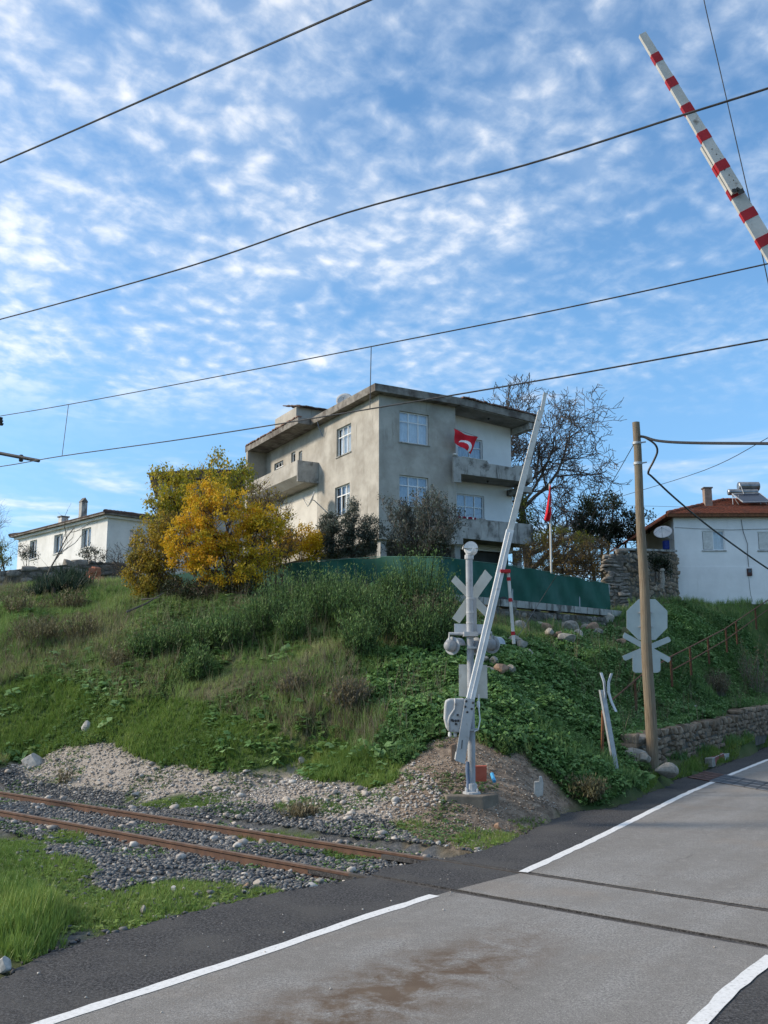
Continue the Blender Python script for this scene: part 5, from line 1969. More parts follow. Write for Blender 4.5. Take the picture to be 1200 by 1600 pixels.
def barrier_gate_far():
    Y = 16.2
    P = lambda x, y, dy=0: at(x, y, Y + dy)
    b = P(726, 1192)
    root = empty('barrier_gate', b, 'raised white crossing barrier on the grey signal mast with its drive box and hanging prop', 'barrier')
    # rounded drive box with a raised seam
    q = [(697, 1095), (703, 1092), (724, 1091), (729, 1094), (729, 1142), (725, 1145), (702, 1144), (698, 1138), (694.5, 1124), (695.5, 1104)]
    mb = MB()
    mb.prism([P(x, y, -.02) for x, y in q], (0, .30, 0))
    bx = mb.build('drive_box', M['grey_paint'], root, bevel=.025)
    mb = MB()
    mb.tube([P(x, y, -.03) for x, y in ((711, 1091), (711.5, 1098), (710.5, 1108), (703, 1119), (701, 1126), (702, 1143))], .018, 7)
    mb.build('seam', M['grey_paint'], bx, smooth=True)
    mb = MB()
    for x, y in ((712, 1126), (708, 1126), (716, 1126), (712.5, 1131), (715, 1117), (706, 1125)):
        mb.lathe(P(x, y, -.018), (0, -1, 0), [(.02, 0), (.02, .02), (.008, .025)], 7)
    mb.build('bolts', M['dark_metal'], bx)
    mb = MB()
    for x in (703, 711):
        mb.lathe(P(x, 1144, .1), (0, 0, -1), [(.025, 0), (.03, .02), (.03, .06), (.018, .08)], 8)
    mb.build('cable_glands', M['white_metal'], bx)
    # counterweight plates
    for dy in (-.12, .17):
        mb = MB()
        mb.prism([P(x, y, dy) for x, y in ((726.8, 1091), (742, 1092.5), (740, 1110), (726, 1194), (711, 1188))], (0, .03, 0))
        w = mb.build('counterweight_plate', M['grey_paint'], root, bevel=.005)
        if dy < 0:
            mb = MB()
            mb.prism([P(x, y, dy - .004) for x, y in ((721.6, 1156), (723, 1156.5), (722, 1170), (720.6, 1169.5))], (0, .006, 0))
            mb.build('slot', M['dark_metal'], w)
            mb = MB()
            for x, y in ((728.5, 1095.5), (739, 1098), (727, 1104), (737, 1107.5), (730, 1112.5)):
                mb.lathe(P(x, y, dy), (0, -1, 0), [(.02, -.004), (.02, .012), (.01, .018)], 7)
            mb.build('bolts', M['dark_metal'], w)
    mb = MB()
    mb.prism([P(x, y, -.08) for x, y in ((713.5, 1176), (728.5, 1181), (726, 1193), (711.5, 1187.5))], (0, .24, 0))
    mb.build('counterweight', M['grey_paint'], root)
    # arm: a wide lower sleeve, the long arm and a narrow tip
    lo, k1, k2, tip = P(735, 1092), P(797, 828), P(845, 642), P(852, 614)
    mb = arm_mesh([lo, k1], [.135, .125], (0, 1, 0), th=.13)
    mb.build('sleeve', M['white_metal'], root, bevel=.008)
    mb = MB()
    n0, n1 = P(736, 1092, -.075), P(797, 832, -.075)
    mb.tube([n0, n1], .010, 5)
    mb.build('ridge', M['white_metal'], root)
    mb = arm_mesh([k1 - (k1 - lo).normalized() * .2, k2], [.105, .095], (0, 1, 0), th=.07)
    mb.build('arm', M['old_white'], root, bevel=.006)
    mb = arm_mesh([k2 - (k2 - k1).normalized() * .03 + Vector((.02, 0, 0)), tip], [.062, .058], (0, 1, 0), th=.05)
    mb.build('arm_tip', M['old_white'], root)
    # hanging prop with red bands
    mb = MB()
    mb.box(P(789, 893, -.02), (.17, .17, .055))
    cl = mb.build('clamp', M['red'], root, bevel=.006)
    mb = MB()
    a, z = P(794, 893, -.02), P(803, 1006, .05)
    mb.tube([a + Vector((0, 0, .02)), z], .028, 10)
    leg = mb.build('prop_leg', M['old_white'], root)
    for f in (.08, .37, .83):
        p = a.lerp(z, f)
        mb = MB()
        mb.tube([p, p + (z - a).normalized() * .06], .034, 10)
        mb.build('red_band', M['red'], leg)


barrier_gate_far()


def barrier_gate_near():
    Y = 8.6
    tip, low = at(1003.5, 54, Y), at(1196, 372, Y)
    t = (low - tip).normalized()
    s_end = (1.15 - tip.z) / t.z
    end = tip + t * s_end
    b = Vector((end.x, end.y + .25, 0))
    root = empty('barrier_gate', b, 'raised barrier arm with red and white stripes crossing the sky at upper right', 'barrier')
    sc = (low - tip).length / math.hypot(192.5, 318)
    # stripe centres measured down the arm
    ys = [93, 132.5, 174, 216.5, 262.5, 299, 333, 373, 413, 453, 493, 533, 573, 613, 653]
    st = []
    for y in ys:
        s = (y - 54) / 318 * (low - tip).length
        st.append((s - .050, s + .050))
    L = s_end
    s5 = (225 - 54) / 318 * (low - tip).length
    s6 = (299 - 54) / 318 * (low - tip).length
    d = Vector((.12, 1, -.05))
    mb = arm_mesh([tip, tip + t * (s6 + .02)], [.072, .118], d, [x for x in st if x[1] < s6 - .05], th=.045)
    mb.build('arm', [M['old_white'], M['red']], root, recalc=True)
    mb = arm_mesh([tip + t * s5 + Vector((.008, .05, 0)), end + Vector((0, .05, 0))], [.128, .24], d, [(a - s5, c - s5) for a, c in st if a > s5], th=.045)
    mb.build('lower_arm', [M['old_white'], M['red']], root)
    mb = MB()   # torn, rotted end of the upper board
    pe = tip + t * (s6 + .02) - Vector((0, .026, 0))
    for k in range(7):
        mb.box(pe + Vector((random.uniform(-.055, .045), -.003 - .002 * k, random.uniform(-.035, .02))), (random.uniform(.03, .06), .006, random.uniform(.02, .04)), Matrix.Rotation(random.uniform(-.6, .6), 3, 'Y'))
    mb.build('rotten_edge', M['dark_wall'], root)
    mb = MB()
    for k, y in enumerate((238, 246, 253, 270, 278, 286)):
        s = (y - 54) / 318 * (low - tip).length
        mb.lathe(tip + t * s + Vector((-.01 + .012 * (k % 3), -.024, 0)), (0, -1, 0), [(.006, 0), (.004, .006)], 6)
    mb.build('bolts', M['dark_metal'], root)
    mb = MB()
    mb.tube([b, b + Vector((0, 0, 3.4))], .085, 14)
    mb.build('mast', M['grey_paint'], root)
    mb = MB()
    mb.box(b + Vector((.1, -.02, 1.15)), (.5, .3, .55))
    mb.build('drive_box', M['grey_paint'], root, bevel=.03)
    mb = MB()
    mb.prism([end + Vector((-.1, .1, .05)), end + Vector((.1, .1, .12)), end + t * .95 + Vector((.12, .1, 0)), end + t * .95 + Vector((-.12, .1, -.06))], (0, .04, 0))
    mb.build('counterweight_plate', M['grey_paint'], root)


barrier_gate_near()

# concrete foot, red board, blue pipe, white marker stone, upright stone
q = [at(x, y, 16.35) for x, y in ((697, 1238), (733, 1240), (775, 1237), (760, 1256), (712, 1257), (698, 1250))]
mb = MB()
_p0 = at(735, 1240, YM)
mb.prism([(_p0.x + dx, _p0.y + dy, _p0.z - .30) for dx, dy in ((-.42, -.30), (.18, -.36), (.46, -.05), (.40, .35), (-.30, .38), (-.46, .05))], (0, 0, .30))
one('concrete_block', mb, M['concfoot'] if 'concfoot' in M else pmat('earthy_concrete', (.11, .092, .072), (.20, .17, .135), 4, .95, bump=.5), 'earth stained concrete block carrying the grey signal mast', 'concrete block', tuple(_p0 - Vector((0, 0, .3))), bevel=.02)
mb = MB()
_p0 = at(748, 1221, 16.75)
mb.box(_p0 + Vector((0, 0, .13)), (.27, .03, .27), Matrix.Rotation(.3, 3, 'X') @ Matrix.Rotation(.05, 3, 'Z'))
one('red_board', mb, M['redboard'], 'faded red square board leaning behind the foot of the signal mast', 'board', _p0)
mb = MB()
mb.tube([at(768.5, 1209, 16.9), at(772.5, 1221, 16.75)], .032, 10)
one('blue_pipe', mb, M['cyan_plastic'], 'short piece of light blue plastic pipe lying right of the signal mast', 'pipe', at(772.5, 1222, 16.75))
mb = MB()
mb.prism([at(x, y, 16.2) for x, y in ((834, 1222), (842, 1221), (842, 1213), (846, 1214), (848.5, 1225), (848, 1243), (840, 1246), (834.5, 1240))], (0.03, .14, 0))
one('marker_stone', mb, M['white_rock'], 'small broken white marker stone standing between the signal mast and the road', 'marker stone', at(841, 1246, 16.2), bevel=.012)
mb = MB()
mb.prism([at(x, y, 17.3) for x, y in ((704, 1163), (712, 1162), (713, 1190), (704, 1190))], (0.03, .15, 0))
one('upright_stone', mb, M['brown_rock'], 'squarish tan stone standing behind the lower end of the barrier counterweight', 'stone', at(708, 1190, 17.3), bevel=.02)


# ------------------------------------------------------------------ timber pole, cables
YP = 22.6
PB, PT = at(1020, 1199, YP), at(993.5, 660, YP)


def timber_pole():
    root = empty('utility_pole', PB, 'weathered round timber utility pole leaning slightly left beside the stone wall', 'utility pole')
    mb = MB()
    pts = [PB + Vector((0, 0, -.4))] + [PB.lerp(PT, k / 12) + Vector((.012 * math.sin(k * 1.3), 0, 0)) for k in range(13)]
    mb.tube(pts, [.142] + [.140 - .052 * k / 12 for k in range(13)], 16)
    mb.build('pole', M['timber'], root, smooth=False)
    for f in (.936, .874):
        p = PB.lerp(PT, f)
        mb = MB()
        mb.lathe(p - Vector((0, 0, .03)), (0, 0, 1), [(.10, 0), (.106, .0), (.106, .06), (.10, .06)], 16)
        mb.tube([p + Vector((.08, -.05, 0)), p + Vector((.20, -.06, .02))], .018, 6)
        mb.build('cable_clamp', M['grey_metal'], root)


timber_pole()


def wire(pts, r, label, mat='cable', cat='cable', name='cable', n=6, sag=0.0, k=16, group=None):
    pts = [Vector(p) for p in pts]

    if len(pts) == 2:
        pts = [pts[0].lerp(pts[1], i / k) - Vector((0, 0, 4 * sag * (i / k) * (1 - i / k))) for i in range(k + 1)]
    elif len(pts) < 16:     # smooth through the points
        out = []
        P = [pts[0] * 2 - pts[1]] + pts + [pts[-1] * 2 - pts[-2]]
        for i in range(1, len(P) - 2):
            for j in range(6):
                t = j / 6
                a, b, c, d = P[i - 1], P[i], P[i + 1], P[i + 2]
                out.append(.5 * ((2 * b) + (c - a) * t + (2 * a - 5 * b + 4 * c - d) * t * t + (3 * b - a - 3 * c + d) * t ** 3))
        out.append(pts[-1])
        pts = out
    if name == 'overhead_wire':      # the span goes on well beyond the picture
        pts = [pts[0] + (pts[0] - pts[1]).normalized() * 25] + pts + [pts[-1] + (pts[-1] - pts[-2]).normalized() * 25]
    mb = MB()
    mb.tube(pts, r, n)
    return one(name, mb, M[mat], label, cat, tuple(pts[0]), group)


A = at
wire([A(1001, 682, YP - .1), A(1008, 683, YP - .15), A(1030, 689, 22), A(1080, 692, 21), (A(1200, 693, 19)), A(1400, 694, 16)], .032, 'thick black cable running from the timber pole off to the right edge', 'cable')
wire([A(1001, 681, YP - .1), A(1012, 686, YP - .2), A(1024, 695, YP - .3), A(1027, 706, YP - .3), A(1021, 721, YP - .2), A(1013, 738, YP - .1), A(1020, 746, YP), A(1060, 783, 23.5), A(1120, 832, 25.5), A(1205, 892, 28), A(1300, 950, 31)], .026, 'black service cable looping from the timber pole and slanting down across the white house', 'cable')
wire([A(990, 695, YP + .1), A(955, 756, 25), A(900, 850, 28), A(845, 938, 30), A(806, 999, 26.2)], .010, 'thin guy wire slanting from the timber pole down over the green netting', 'wire', 'wire', 'guy_wire')
wire([A(930, 790, 70), A(966, 777, 62), A(1100, 735, 48), A(1200, 684, 40), A(1300, 625, 34)], .016, 'thin cable rising to the right behind the timber pole above the white house', 'wire')
wire([A(860, 792, 58), A(940, 790, 56), A(1060, 792, 52), A(1085, 797, 48)], .010, 'faint thin wire running level to the red tiled roof behind the pole', 'wire')

# overhead line of the railway, running with the track
OH = 'overhead wires of the railway'
wire([A(-140, 311, 9.9), A(0, 254, 9.0), A(290, 127, 7.3), A(578, 0, 6.0), A(700, -55, 5.6)], .0088, 'thick overhead line crossing the upper left corner of the sky', 'wire', 'overhead wire', 'overhead_wire')
wire([A(-150, 535, 16), A(0, 499, 14), A(290, 418, 11.3), A(540, 333, 9.5), A(820, 258, 8.2), A(1060, 182, 7.2), A(1200, 138, 6.8), A(1330, 95, 6.4)], .0095, 'thick overhead line crossing the whole sky from left to right, behind the striped barrier arm', 'wire', 'overhead wire', 'overhead_wire')
M3 = [(-160, 675, 21.5), (0, 650, 18.7), (107, 632, 17), (300, 596, 14.6), (580, 541.5, 11.4), (880, 482, 9.8), (1200, 412, 8.6), (1350, 378, 8.1)]
M4 = [(-160, 750, 21.5), (0, 729, 18.7), (97, 712.5, 17), (300, 684, 14.6), (578, 639, 11.4), (880, 588, 9.8), (1200, 530, 8.6), (1350, 502, 8.1)]
wire([A(*p) for p in M3], .0075, 'thin catenary wire carrying droppers, passing just above the roof of the grey house', 'wire', 'overhead wire', 'overhead_wire')
wire([A(*p) for p in M4], .0088, 'lowest overhead contact wire, crossing in front of the grey house eaves', 'wire', 'overhead wire', 'overhead_wire')
wire([A(107, 632, 17), A(97, 712, 17)], .006, 'short dropper wire between the two lower overhead lines at the left edge', 'wire', 'dropper wire', 'dropper_wire', k=2)
wire([A(580, 542, 11.4), A(578, 639, 11.4)], .006, 'short dropper wire between the two lower overhead lines above the grey house roof', 'wire', 'dropper wire', 'dropper_wire', k=2)
wire([A(1097, -20, 9.6), A(1102, 10, 9.6), A(1125, 110, 9.6), A(1165, 285, 9.6), A(1188, 385, 9.6), A(1202, 450, 9.6), A(1225, 560, 9.6)], .0055, 'hair thin wire hanging steeply beside the striped barrier arm', 'wire', 'wire', 'hanging_wire')


def catenary_mast():
    Y = 19.6
    b = A(-150, 1200, Y)
    b.z = tz(b.x, b.y)
    root = empty('catenary_mast', b, 'catenary bracket tubes and insulators reaching in from the left edge of the sky', 'catenary mast')
    topz = A(-150, 560, Y).z
    mb = MB()
    mb.tube([b, Vector((b.x, b.y, topz))], .13, 10)
    mb.build('post', M['grey_metal'], root)
    mb = MB()
    mb.tube([A(-150, 680, Y), A(-60, 697, 19.1), A(61, 720, 18.5)], .035, 8)
    mb.build('steady_arm', M['wire'], root)
    mb = MB()
    mb.lathe(A(33, 716, 18.7) - Vector((0, 0, .07)), (0, 0, 1), [(.03, 0), (.045, .02), (.045, .12), (.03, .14)], 8)
    mb.build('fitting', M['dark_metal'], root)
    mb = MB()
    mb.tube([A(-150, 640, Y), A(2, 655, 18.7)], .04, 8)
    mb.build('bracket_tube', M['wire'], root)
    mb = MB()
    for i in range(3):
        mb.lathe(A(1 + i * .6, 652 + i * 4.5, 18.7), (0, 0, -1), [(.03, 0), (.05, .01), (.03, .05)], 8)
    mb.build('insulator', M['dark_metal'], root)


catenary_mast()


# ------------------------------------------------------------------ flag pole, signs, rail, grate, kerb
def flag_pole():
    Y = 41.0
    b, t = A(860.5, 892, Y), A(859, 756, Y)
    b.z = tz(b.x, b.y)
    root = empty('flag_pole', b, 'thin white flag pole with a limp red flag behind the green netting', 'flag pole')
    mb = MB()
    mb.tube([b, t], .045, 8)
    mb.build('pole', M['old_white'], root)
    mb = MB()
    L = [(858.5, 760), (856, 780), (853.5, 797), (850, 812)]
    Rr = [(860, 758), (861, 780), (862, 800), (861.5, 808)]

    def ip(Q, v):
        k = min(int(v * 3), 2)
        f = v * 3 - k
        return Q[k][0] + (Q[k + 1][0] - Q[k][0]) * f, Q[k][1] + (Q[k + 1][1] - Q[k][1]) * f

    def fn(u, v):
        (a, b_), (c, d) = ip(L, v), ip(Rr, v)
        p = A(a + (c - a) * u, b_ + (d - b_) * u + 5 * v * math.sin(u * 3.1), Y - .06)
        p.y += .07 * math.sin(u * 11 + v * 3)
        return p
    mb.grid(fn, 24, 30, sel=lambda u, v: 1 if (abs(u - .78) < .12 and abs(v - .42 - .1 * math.sin(u * 9)) < .025) else 0)
    mb.build('flag', [M['flagred'], M['frame']], root, smooth=True, recalc=False)


flag_pole()


def stop_sign():
    Y = 25.0
    b = A(1008.5, 1112, Y)
    b.z = tz(b.x, b.y) - .05
    root = empty('stop_sign', b, 'octagonal road sign seen from behind with a crossbuck and small plate, behind the timber pole', 'road sign')
    mb = MB()
    t = A(1008, 940, Y)
    mb.tube([b, t], .035, 10)
    mb.build('post', M['sign_white'], root)
    cx, cy, r = 1011, 968, 34.5
    oc = [A(cx + r * math.cos(math.pi * (k + .5) / 4), cy + r * math.sin(math.pi * (k + .5) / 4), Y + .05) for k in range(8)]
    mb = MB()
    mb.prism(oc, (0, .012, 0))
    oct_ = mb.build('octagon', M['sign_back'], root)
    for y in (957, 979):
        mb = MB()
        p = A(1009, y, Y - .0)
        mb.box(p + Vector((0, .02, 0)), (.34, .05, .035))
        for dx in (-.15, -.07, .07, .15):
            mb.lathe(p + Vector((dx, -.01, 0)), (0, -1, 0), [(.014, -.01), (.014, .008), (.006, .012)], 6)
        mb.build('strap', M['grey_metal'], oct_)
    for (x0, y0), (x1, y1), off in (((974, 992), (1047, 1032), .07), ((974, 1029), (1047, 998), .085)):
        p, q = A(x0, y0, Y + off), A(x1, y1, Y + off)
        t_ = (q - p).normalized()
        n = Vector((-t_.z, 0, t_.x)) * .072
        mb = MB()
        mb.prism([p + n * .6 - t_ * 0, p + n, q + n - t_ * .03, q + n * .4, q - n * .6, q - n - t_ * .03, p - n + t_ * .03, p - n * .4], (0, .012, 0))
        mb.build('crossbuck_board', M['sign_back'], root)
    q = []
    x0, x1, y0, y1, rr = 988.5, 1032, 1022.5, 1051, 5
    for cx_, cy_, a0 in ((x1 - rr, y1 - rr, 0), (x0 + rr, y1 - rr, 1), (x0 + rr, y0 + rr, 2), (x1 - rr, y0 + rr, 3)):
        for k in range(4):
            a = (a0 + k / 3) * math.pi / 2
            q.append(A(cx_ + rr * math.cos(a), cy_ + rr * math.sin(a), Y + .06))
    mb = MB()
    mb.prism(q, (0, .012, 0))
    mb.build('plate', M['sign_back'], root)


stop_sign()


def small_crossbuck():
    Y = 20.4
    b, t = A(962, 1200, Y), A(940.5, 1078, Y)
    root = empty('crossbuck_sign', b, 'small bent white cross sign on a leaning grey steel post, seen edge on', 'crossbuck sign')
    mb = MB()
    R = Matrix.Rotation(rad(20), 3, 'Z')
    d = (t - b).normalized()
    u = Vector((1, .3, 0)).normalized() * .055
    w = Vector((-.3, 1, 0)).normalized() * .04
    mb.prism([b - u - w - d * .3, b + u - w - d * .3, t + u - w, t - u - w], w * .3)
    mb.prism([b - u - w - d * .3, t - u - w, t - u + w, b - u + w - d * .3], u * .15)
    mb.prism([b + u * .85 - w - d * .3, t + u * .85 - w, t + u * .85 + w, b + u * .85 + w - d * .3], u * .15)
    mb.build('post', M['grey_metal'], root, recalc=True)
    for pts, off in ((((938.5, 1051), (943.5, 1066), (945.5, 1085), (944, 1100), (942.5, 1113)), .06), (((955, 1052), (950.5, 1066), (950.5, 1082), (955, 1097), (962, 1112)), .09)):
        mb = MB()
        ps = [A(x, y, Y + off + .05 * abs(i - 2)) for i, (x, y) in enumerate(pts)]
        hw = Vector((.052, .13, 0))
        for i in range(len(ps) - 1):
            mb.prism([ps[i] - hw, ps[i] + hw, ps[i + 1] + hw, ps[i + 1] - hw], (.014, -.006, 0))
        mb.build('cross_board', M['sign_white'], root)
    mb = MB()
    p, q = A(940, 1165, 20.9), A(942, 1110, 20.9)
    mb.tube([p - Vector((0, 0, .2)), q], .035, 7)
    one('rusty_stake', mb, M['rust'], 'rusty iron stake standing just behind the leaning grey sign post', 'stake', p)


small_crossbuck()


def handrail():
    # iron stair rail climbing the slope to the right
    base = A(956, 1096, 24.8)
    pts = [(956, 1094, 24.8), (1003, 1054, 27.3), (1048, 1026, 29.7), (1078, 1011, 31.2), (1132, 983, 36.5), (1196, 940, 44), (1240, 912, 48)]
    W = [A(*p) for p in pts]
    root = empty('handrail', base, 'rusty iron handrail with posts climbing the green slope behind the timber pole', 'handrail')
    mb = MB()
    mb.tube(W, .022, 7)
    mb.build('top_rail', M['rust_dark'], root)
    lowr = [p - Vector((0, 0, .42)) for p in W[2:]]
    mb = MB()
    mb.tube(lowr, .019, 6)
    mb.build('mid_rail', M['rust_dark'], root)
    for x, y, Y in ((992, 1063, 26.7), (1048, 1026, 29.7), (1078, 1011, 31.2), (1106, 997, 34.0), (1134, 982, 36.7), (1150, 971, 38.3), (1180, 951, 41.8)):
        t = A(x, y, Y)
        mb = MB()
        mb.box((t.x, t.y, t.z - .45), (.06, .04, .9))
        mb.build('post', M['rust_dark'], root)


handrail()


def grate():
    c = [gnd(x, y) for x, y in ((1074, 1215), (1101, 1206), (1240, 1229), (1225, 1241))]
    base = (c[0] + c[2]) / 2
    root = empty('drain_grate', base, 'slotted iron drain grate set across the road near the white edge line', 'drain grate')

    def P(u, v, z):
        p = c[0].lerp(c[3], u).lerp(c[1].lerp(c[2], u), v)
        return Vector((p.x, p.y, z))
    n = 8
    for k in range(n):
        mb = MB()
        u0, u1 = k / n + .006, (k + 1) / n - .006
        zz, th = .006, .012
        ve = [0.0, .06, .34, .40, .62, .68, .94, 1.0]
        for a, b in ((0, .07), (.33, .40), (.60, .67), (.93, 1)):
            mb.prism([P(u0, a, zz), P(u1, a, zz), P(u1, b, zz), P(u0, b, zz)], (0, 0, th))
        m = 7
        for i in range(m + 1):
            a = u0 + (u1 - u0) * i / m
            w = (u1 - u0) * .028
            for a0, b0 in ((.07, .33), (.40, .60), (.67, .93)):
                mb.prism([P(max(u0, a - w), a0, zz), P(min(u1, a + w), a0, zz), P(min(u1, a + w), b0, zz), P(max(u0, a - w), b0, zz)], (0, 0, th))
        mb.build('grating', M['rust_dull'] if k < 2 else M['grate_grey'], root)
    mb = MB()
    mb.prism([P(0, 0, .0015), P(1, 0, .0015), P(1, 1, .0015), P(0, 1, .0015)], (0, 0, .003))  # near-black sheet painted as the shade below the bars
    mb.build('pit_shade', M['unlit_black'], root)


M['rust_dull'] = pmat('dull_rust', (.10, .055, .045), (.17, .10, .08), 8, .9)
M['grate_grey'] = pmat('worn_iron', (.10, .105, .115), (.16, .165, .175), 8, .6)
grate()
mb = MB()
_k0, _k1 = gnd(1114, 1199), gnd(1149, 1181)
_kd = (_k1 - _k0).normalized()
_kn = Vector((-_kd.y, _kd.x, 0))
_kL = (_k1 - _k0).length
for a, b, mi in ((0, .10, 2), (.10, .48, 1), (.50, 1, 0)):
    p, q = _k0 + _kd * _kL * a, _k0 + _kd * _kL * b
    h = .24 if a < .4 else .17
    mb.prism([p - _kn * .0, q, q + Vector((0, 0, h)), p + Vector((0, 0, h))], _kn * .2, mi)
one('kerb_block', mb, [M['white_rock'], pmat('old_red_kerb', (.20, .05, .045), (.28, .08, .07), 9, .9), M['rock']], 'broken kerb block painted red and white on the grass edge of the road', 'kerb', _k0, bevel=.012)


# ------------------------------------------------------------------ rocks one can point to
def rock(px, py, size, label, mat='rock', group=None, seed=0, Y=None, sink=.25, name='rock', flatz=None, rot=None):
    p = A(px, py, Y) if Y else (gnd(px, py, flatz) if flatz is not None else ghit(px, py))
    r = np.random.default_rng(seed + int(px * 7 + py))
    bm = bmesh.new()
    bmesh.ops.create_icosphere(bm, subdivisions=3, radius=.5)
    pl = [(Vector(r.normal(size=3)).normalized(), r.uniform(.24, .42)) for _ in range(16)]
    for v in bm.verts:
        c = v.co.normalized() * .5
        for n, d in pl:
            e = c.dot(n) - d
            if e > 0:
                c = c - n * e * .9
        v.co = c * (1 + .05 * (r.random() - .5))
    mb = MB()
    Rz = Matrix.Rotation(rot if rot is not None else r.uniform(0, 6.28), 3, 'Z')
    vs = [Rz @ Vector((v.co.x * size[0] * 1.15, v.co.y * size[1] * 1.15, v.co.z * size[2] * 1.15)) + p + Vector((0, 0, size[2] * (.5 - sink))) for v in bm.verts]
    mb.add(vs, [[v.index for v in f.verts] for f in bm.faces])
    bm.free()
    o = one(name, mb, M[mat], label, 'rock', tuple(p), group)
    return o


rock(133, 1146, (.26, .2, .34), 'single white rock lying in the bright green grass of the lower bank', 'white_rock')
rock(50, 1197, (.72, .5, .42), 'pale grey boulder at the left end of the gravel strip', 'white_rock', sink=.2)
rock(1040, 1210, (.52, .42, .34), 'tan boulder at the foot of the timber pole', 'rock', Y=21.9)
rock(985, 1190, (.95, .6, .50), 'large grey boulder at the left end of the dry stone wall', 'rock', Y=22.4, sink=.3, rot=.1)
rock(995, 1163, (1.0, .65, .30), 'flat slab lying over the left end of the dry stone wall', 'rock', Y=22.9, sink=.1, rot=.1)
rock(1008, 1190, (.34, .3, .32), 'small rounded stone between the large boulder and the timber pole', 'rock', Y=22.1)
rock(1083, 1110, (.42, .26, .22), 'pale oblong stone in the leaves above the dry stone wall', 'white_rock')
rock(5, 1512, (.16, .14, .13), 'pale stone in the bottom left grass beside the dark asphalt', 'white_rock', flatz=0)
rock(404, 1384, (.13, .10, .10), 'cream stone at the edge of the grass beside the near rail', 'pale_r', flatz=-.05)
rock(385, 1387, (.09, .08, .07), 'small orange stone beside the cream stone near the rail', 'brown_rock', flatz=-.05)
rock(272, 1391, (.09, .07, .07), 'white stone on the dark ballast near the grass patch', 'white_rock', flatz=-.05)
rock(223, 1426, (.11, .08, .09), 'dark grey stone in the grass patch beside the asphalt', 'rock', flatz=-.04)
rock(485, 1387, (.20, .13, .08), 'pale flat stone where the ballast meets the dark asphalt', 'white_rock', flatz=-.03)
rock(500, 1380, (.12, .10, .08), 'grey stone beside the pale flat stone at the asphalt edge', 'rock', flatz=-.03)
rock(155, 1226, (.22, .16, .1), 'tan stone on the weedy strip behind the far rail', 'pale_r')
rock(212, 1245, (.34, .16, .12), 'flat pale stone on the weedy strip behind the far rail', 'white_rock')
rock(472, 1195, (.22, .18, .16), 'light tan stone in the grass at the foot of the bank', 'pale_r')
rock(876, 1210, (.30, .18, .12), 'pale flat stone in the leaves near the foot of the slope', 'white_rock')
rock(780, 1297, (.16, .13, .12), 'dark clod of earth on the dirt beside the road', 'brown_rock')
_RG = 'rubble stones on the slope under the green netting'
for i, (x, y, s) in enumerate([(866, 976, .55), (852, 990, .42), (842, 983, .36), (893, 990, .62), (880, 985, .34), (905, 1000, .42), (886, 1008, .5), (925, 990, .5), (935, 995, .36), (858, 998, .4), (872, 1000, .34), (946, 976, .55), (915, 985, .32), (900, 978, .30), (812, 988, .45), (806, 1010, .36), (816, 1018, .42), (824, 1028, .3), (772, 1040, .30), (784, 1056, .36), (797, 1054, .30), (762, 1054, .26), (968, 1010, .32), (757, 1038, .24), (845, 972, .3), (930, 978, .3)]):
    s *= 1.3
    rock(x, y, (s, s * .7, s * .62), 'rough rubble stone lying on the slope under the green netting', ['rock', 'brown_rock', 'pale_r'][i % 3] if i % 4 else 'rock', _RG, seed=i, sink=.02)
_CS = 'loose brick pieces'
for i, (x, y) in enumerate([(139, 898), (145, 903), (151, 896), (148, 908), (155, 905), (141, 908), (150, 890), (144, 892)]):
    mb = MB()
    p = A(x, y, 41.4 - .04 * i)
    mb.box(p, (.34, .24, .22), Matrix.Rotation(i * .7, 3, 'Z') @ Matrix.Rotation(.2 * (i % 3 - 1), 3, 'X'))
    one('brick_block', mb, M['brick'], 'broken red hollow brick in the heap at the end of the grey block wall', 'brick', tuple(p), 'broken bricks at the wall end', bevel=.015)
# PART4

# ------------------------------------------------------------------ gravel and ballast (stuff)
ICO = ico_templates(10, .22, 21)
ICO0 = []
for _k in range(8):
    _bm = bmesh.new()
    bmesh.ops.create_icosphere(_bm, subdivisions=1, radius=.5)
    _V = np.array([v.co[:] for v in _bm.verts])
    _F = np.array([[v.index for v in f.verts] for f in _bm.faces])
    _bm.free()
    if len(_V) > 12:      # keep the plain icosahedron for the smallest stones
        pass
    ICO0.append((_V * (1 + np.random.default_rng(_k).uniform(-.3, .3, (len(_V), 1))) * np.array([1, .8, .65]), _F))


def sample(n, x0, x1, y0, y1, seed):
    r = np.random.default_rng(seed)
    x, y = r.uniform(x0, x1, n), r.uniform(y0, y1, n)
    z = terrain(x, y)
    return x, y, z, r


def stones(name, mask_fn, n, area, smin, smax, mat, seed, lift=.25, power=2.0):
    x, y, z, r = sample(n, *area, seed)
    zz = zones(x, y, z)
    m = mask_fn(x, y, z, zz, r) & ~inpoly(x, y, ROAD_POLY)
    x, y, z = x[m], y[m], z[m]
    k = len(x)
    s = smin + (smax - smin) * r.random(k) ** power
    o = scatter(name, ICO0, np.stack([x, y, z + s * lift], 1), r.uniform(0, 6.28, k), r.uniform(-.6, .6, k), np.stack([s * r.uniform(.8, 1.3, k), s * r.uniform(.7, 1.1, k), s * r.uniform(.6, 1, k)], 1), M[mat], r.random(k) ** 1.2)
    return tagit(o, kind='stuff')


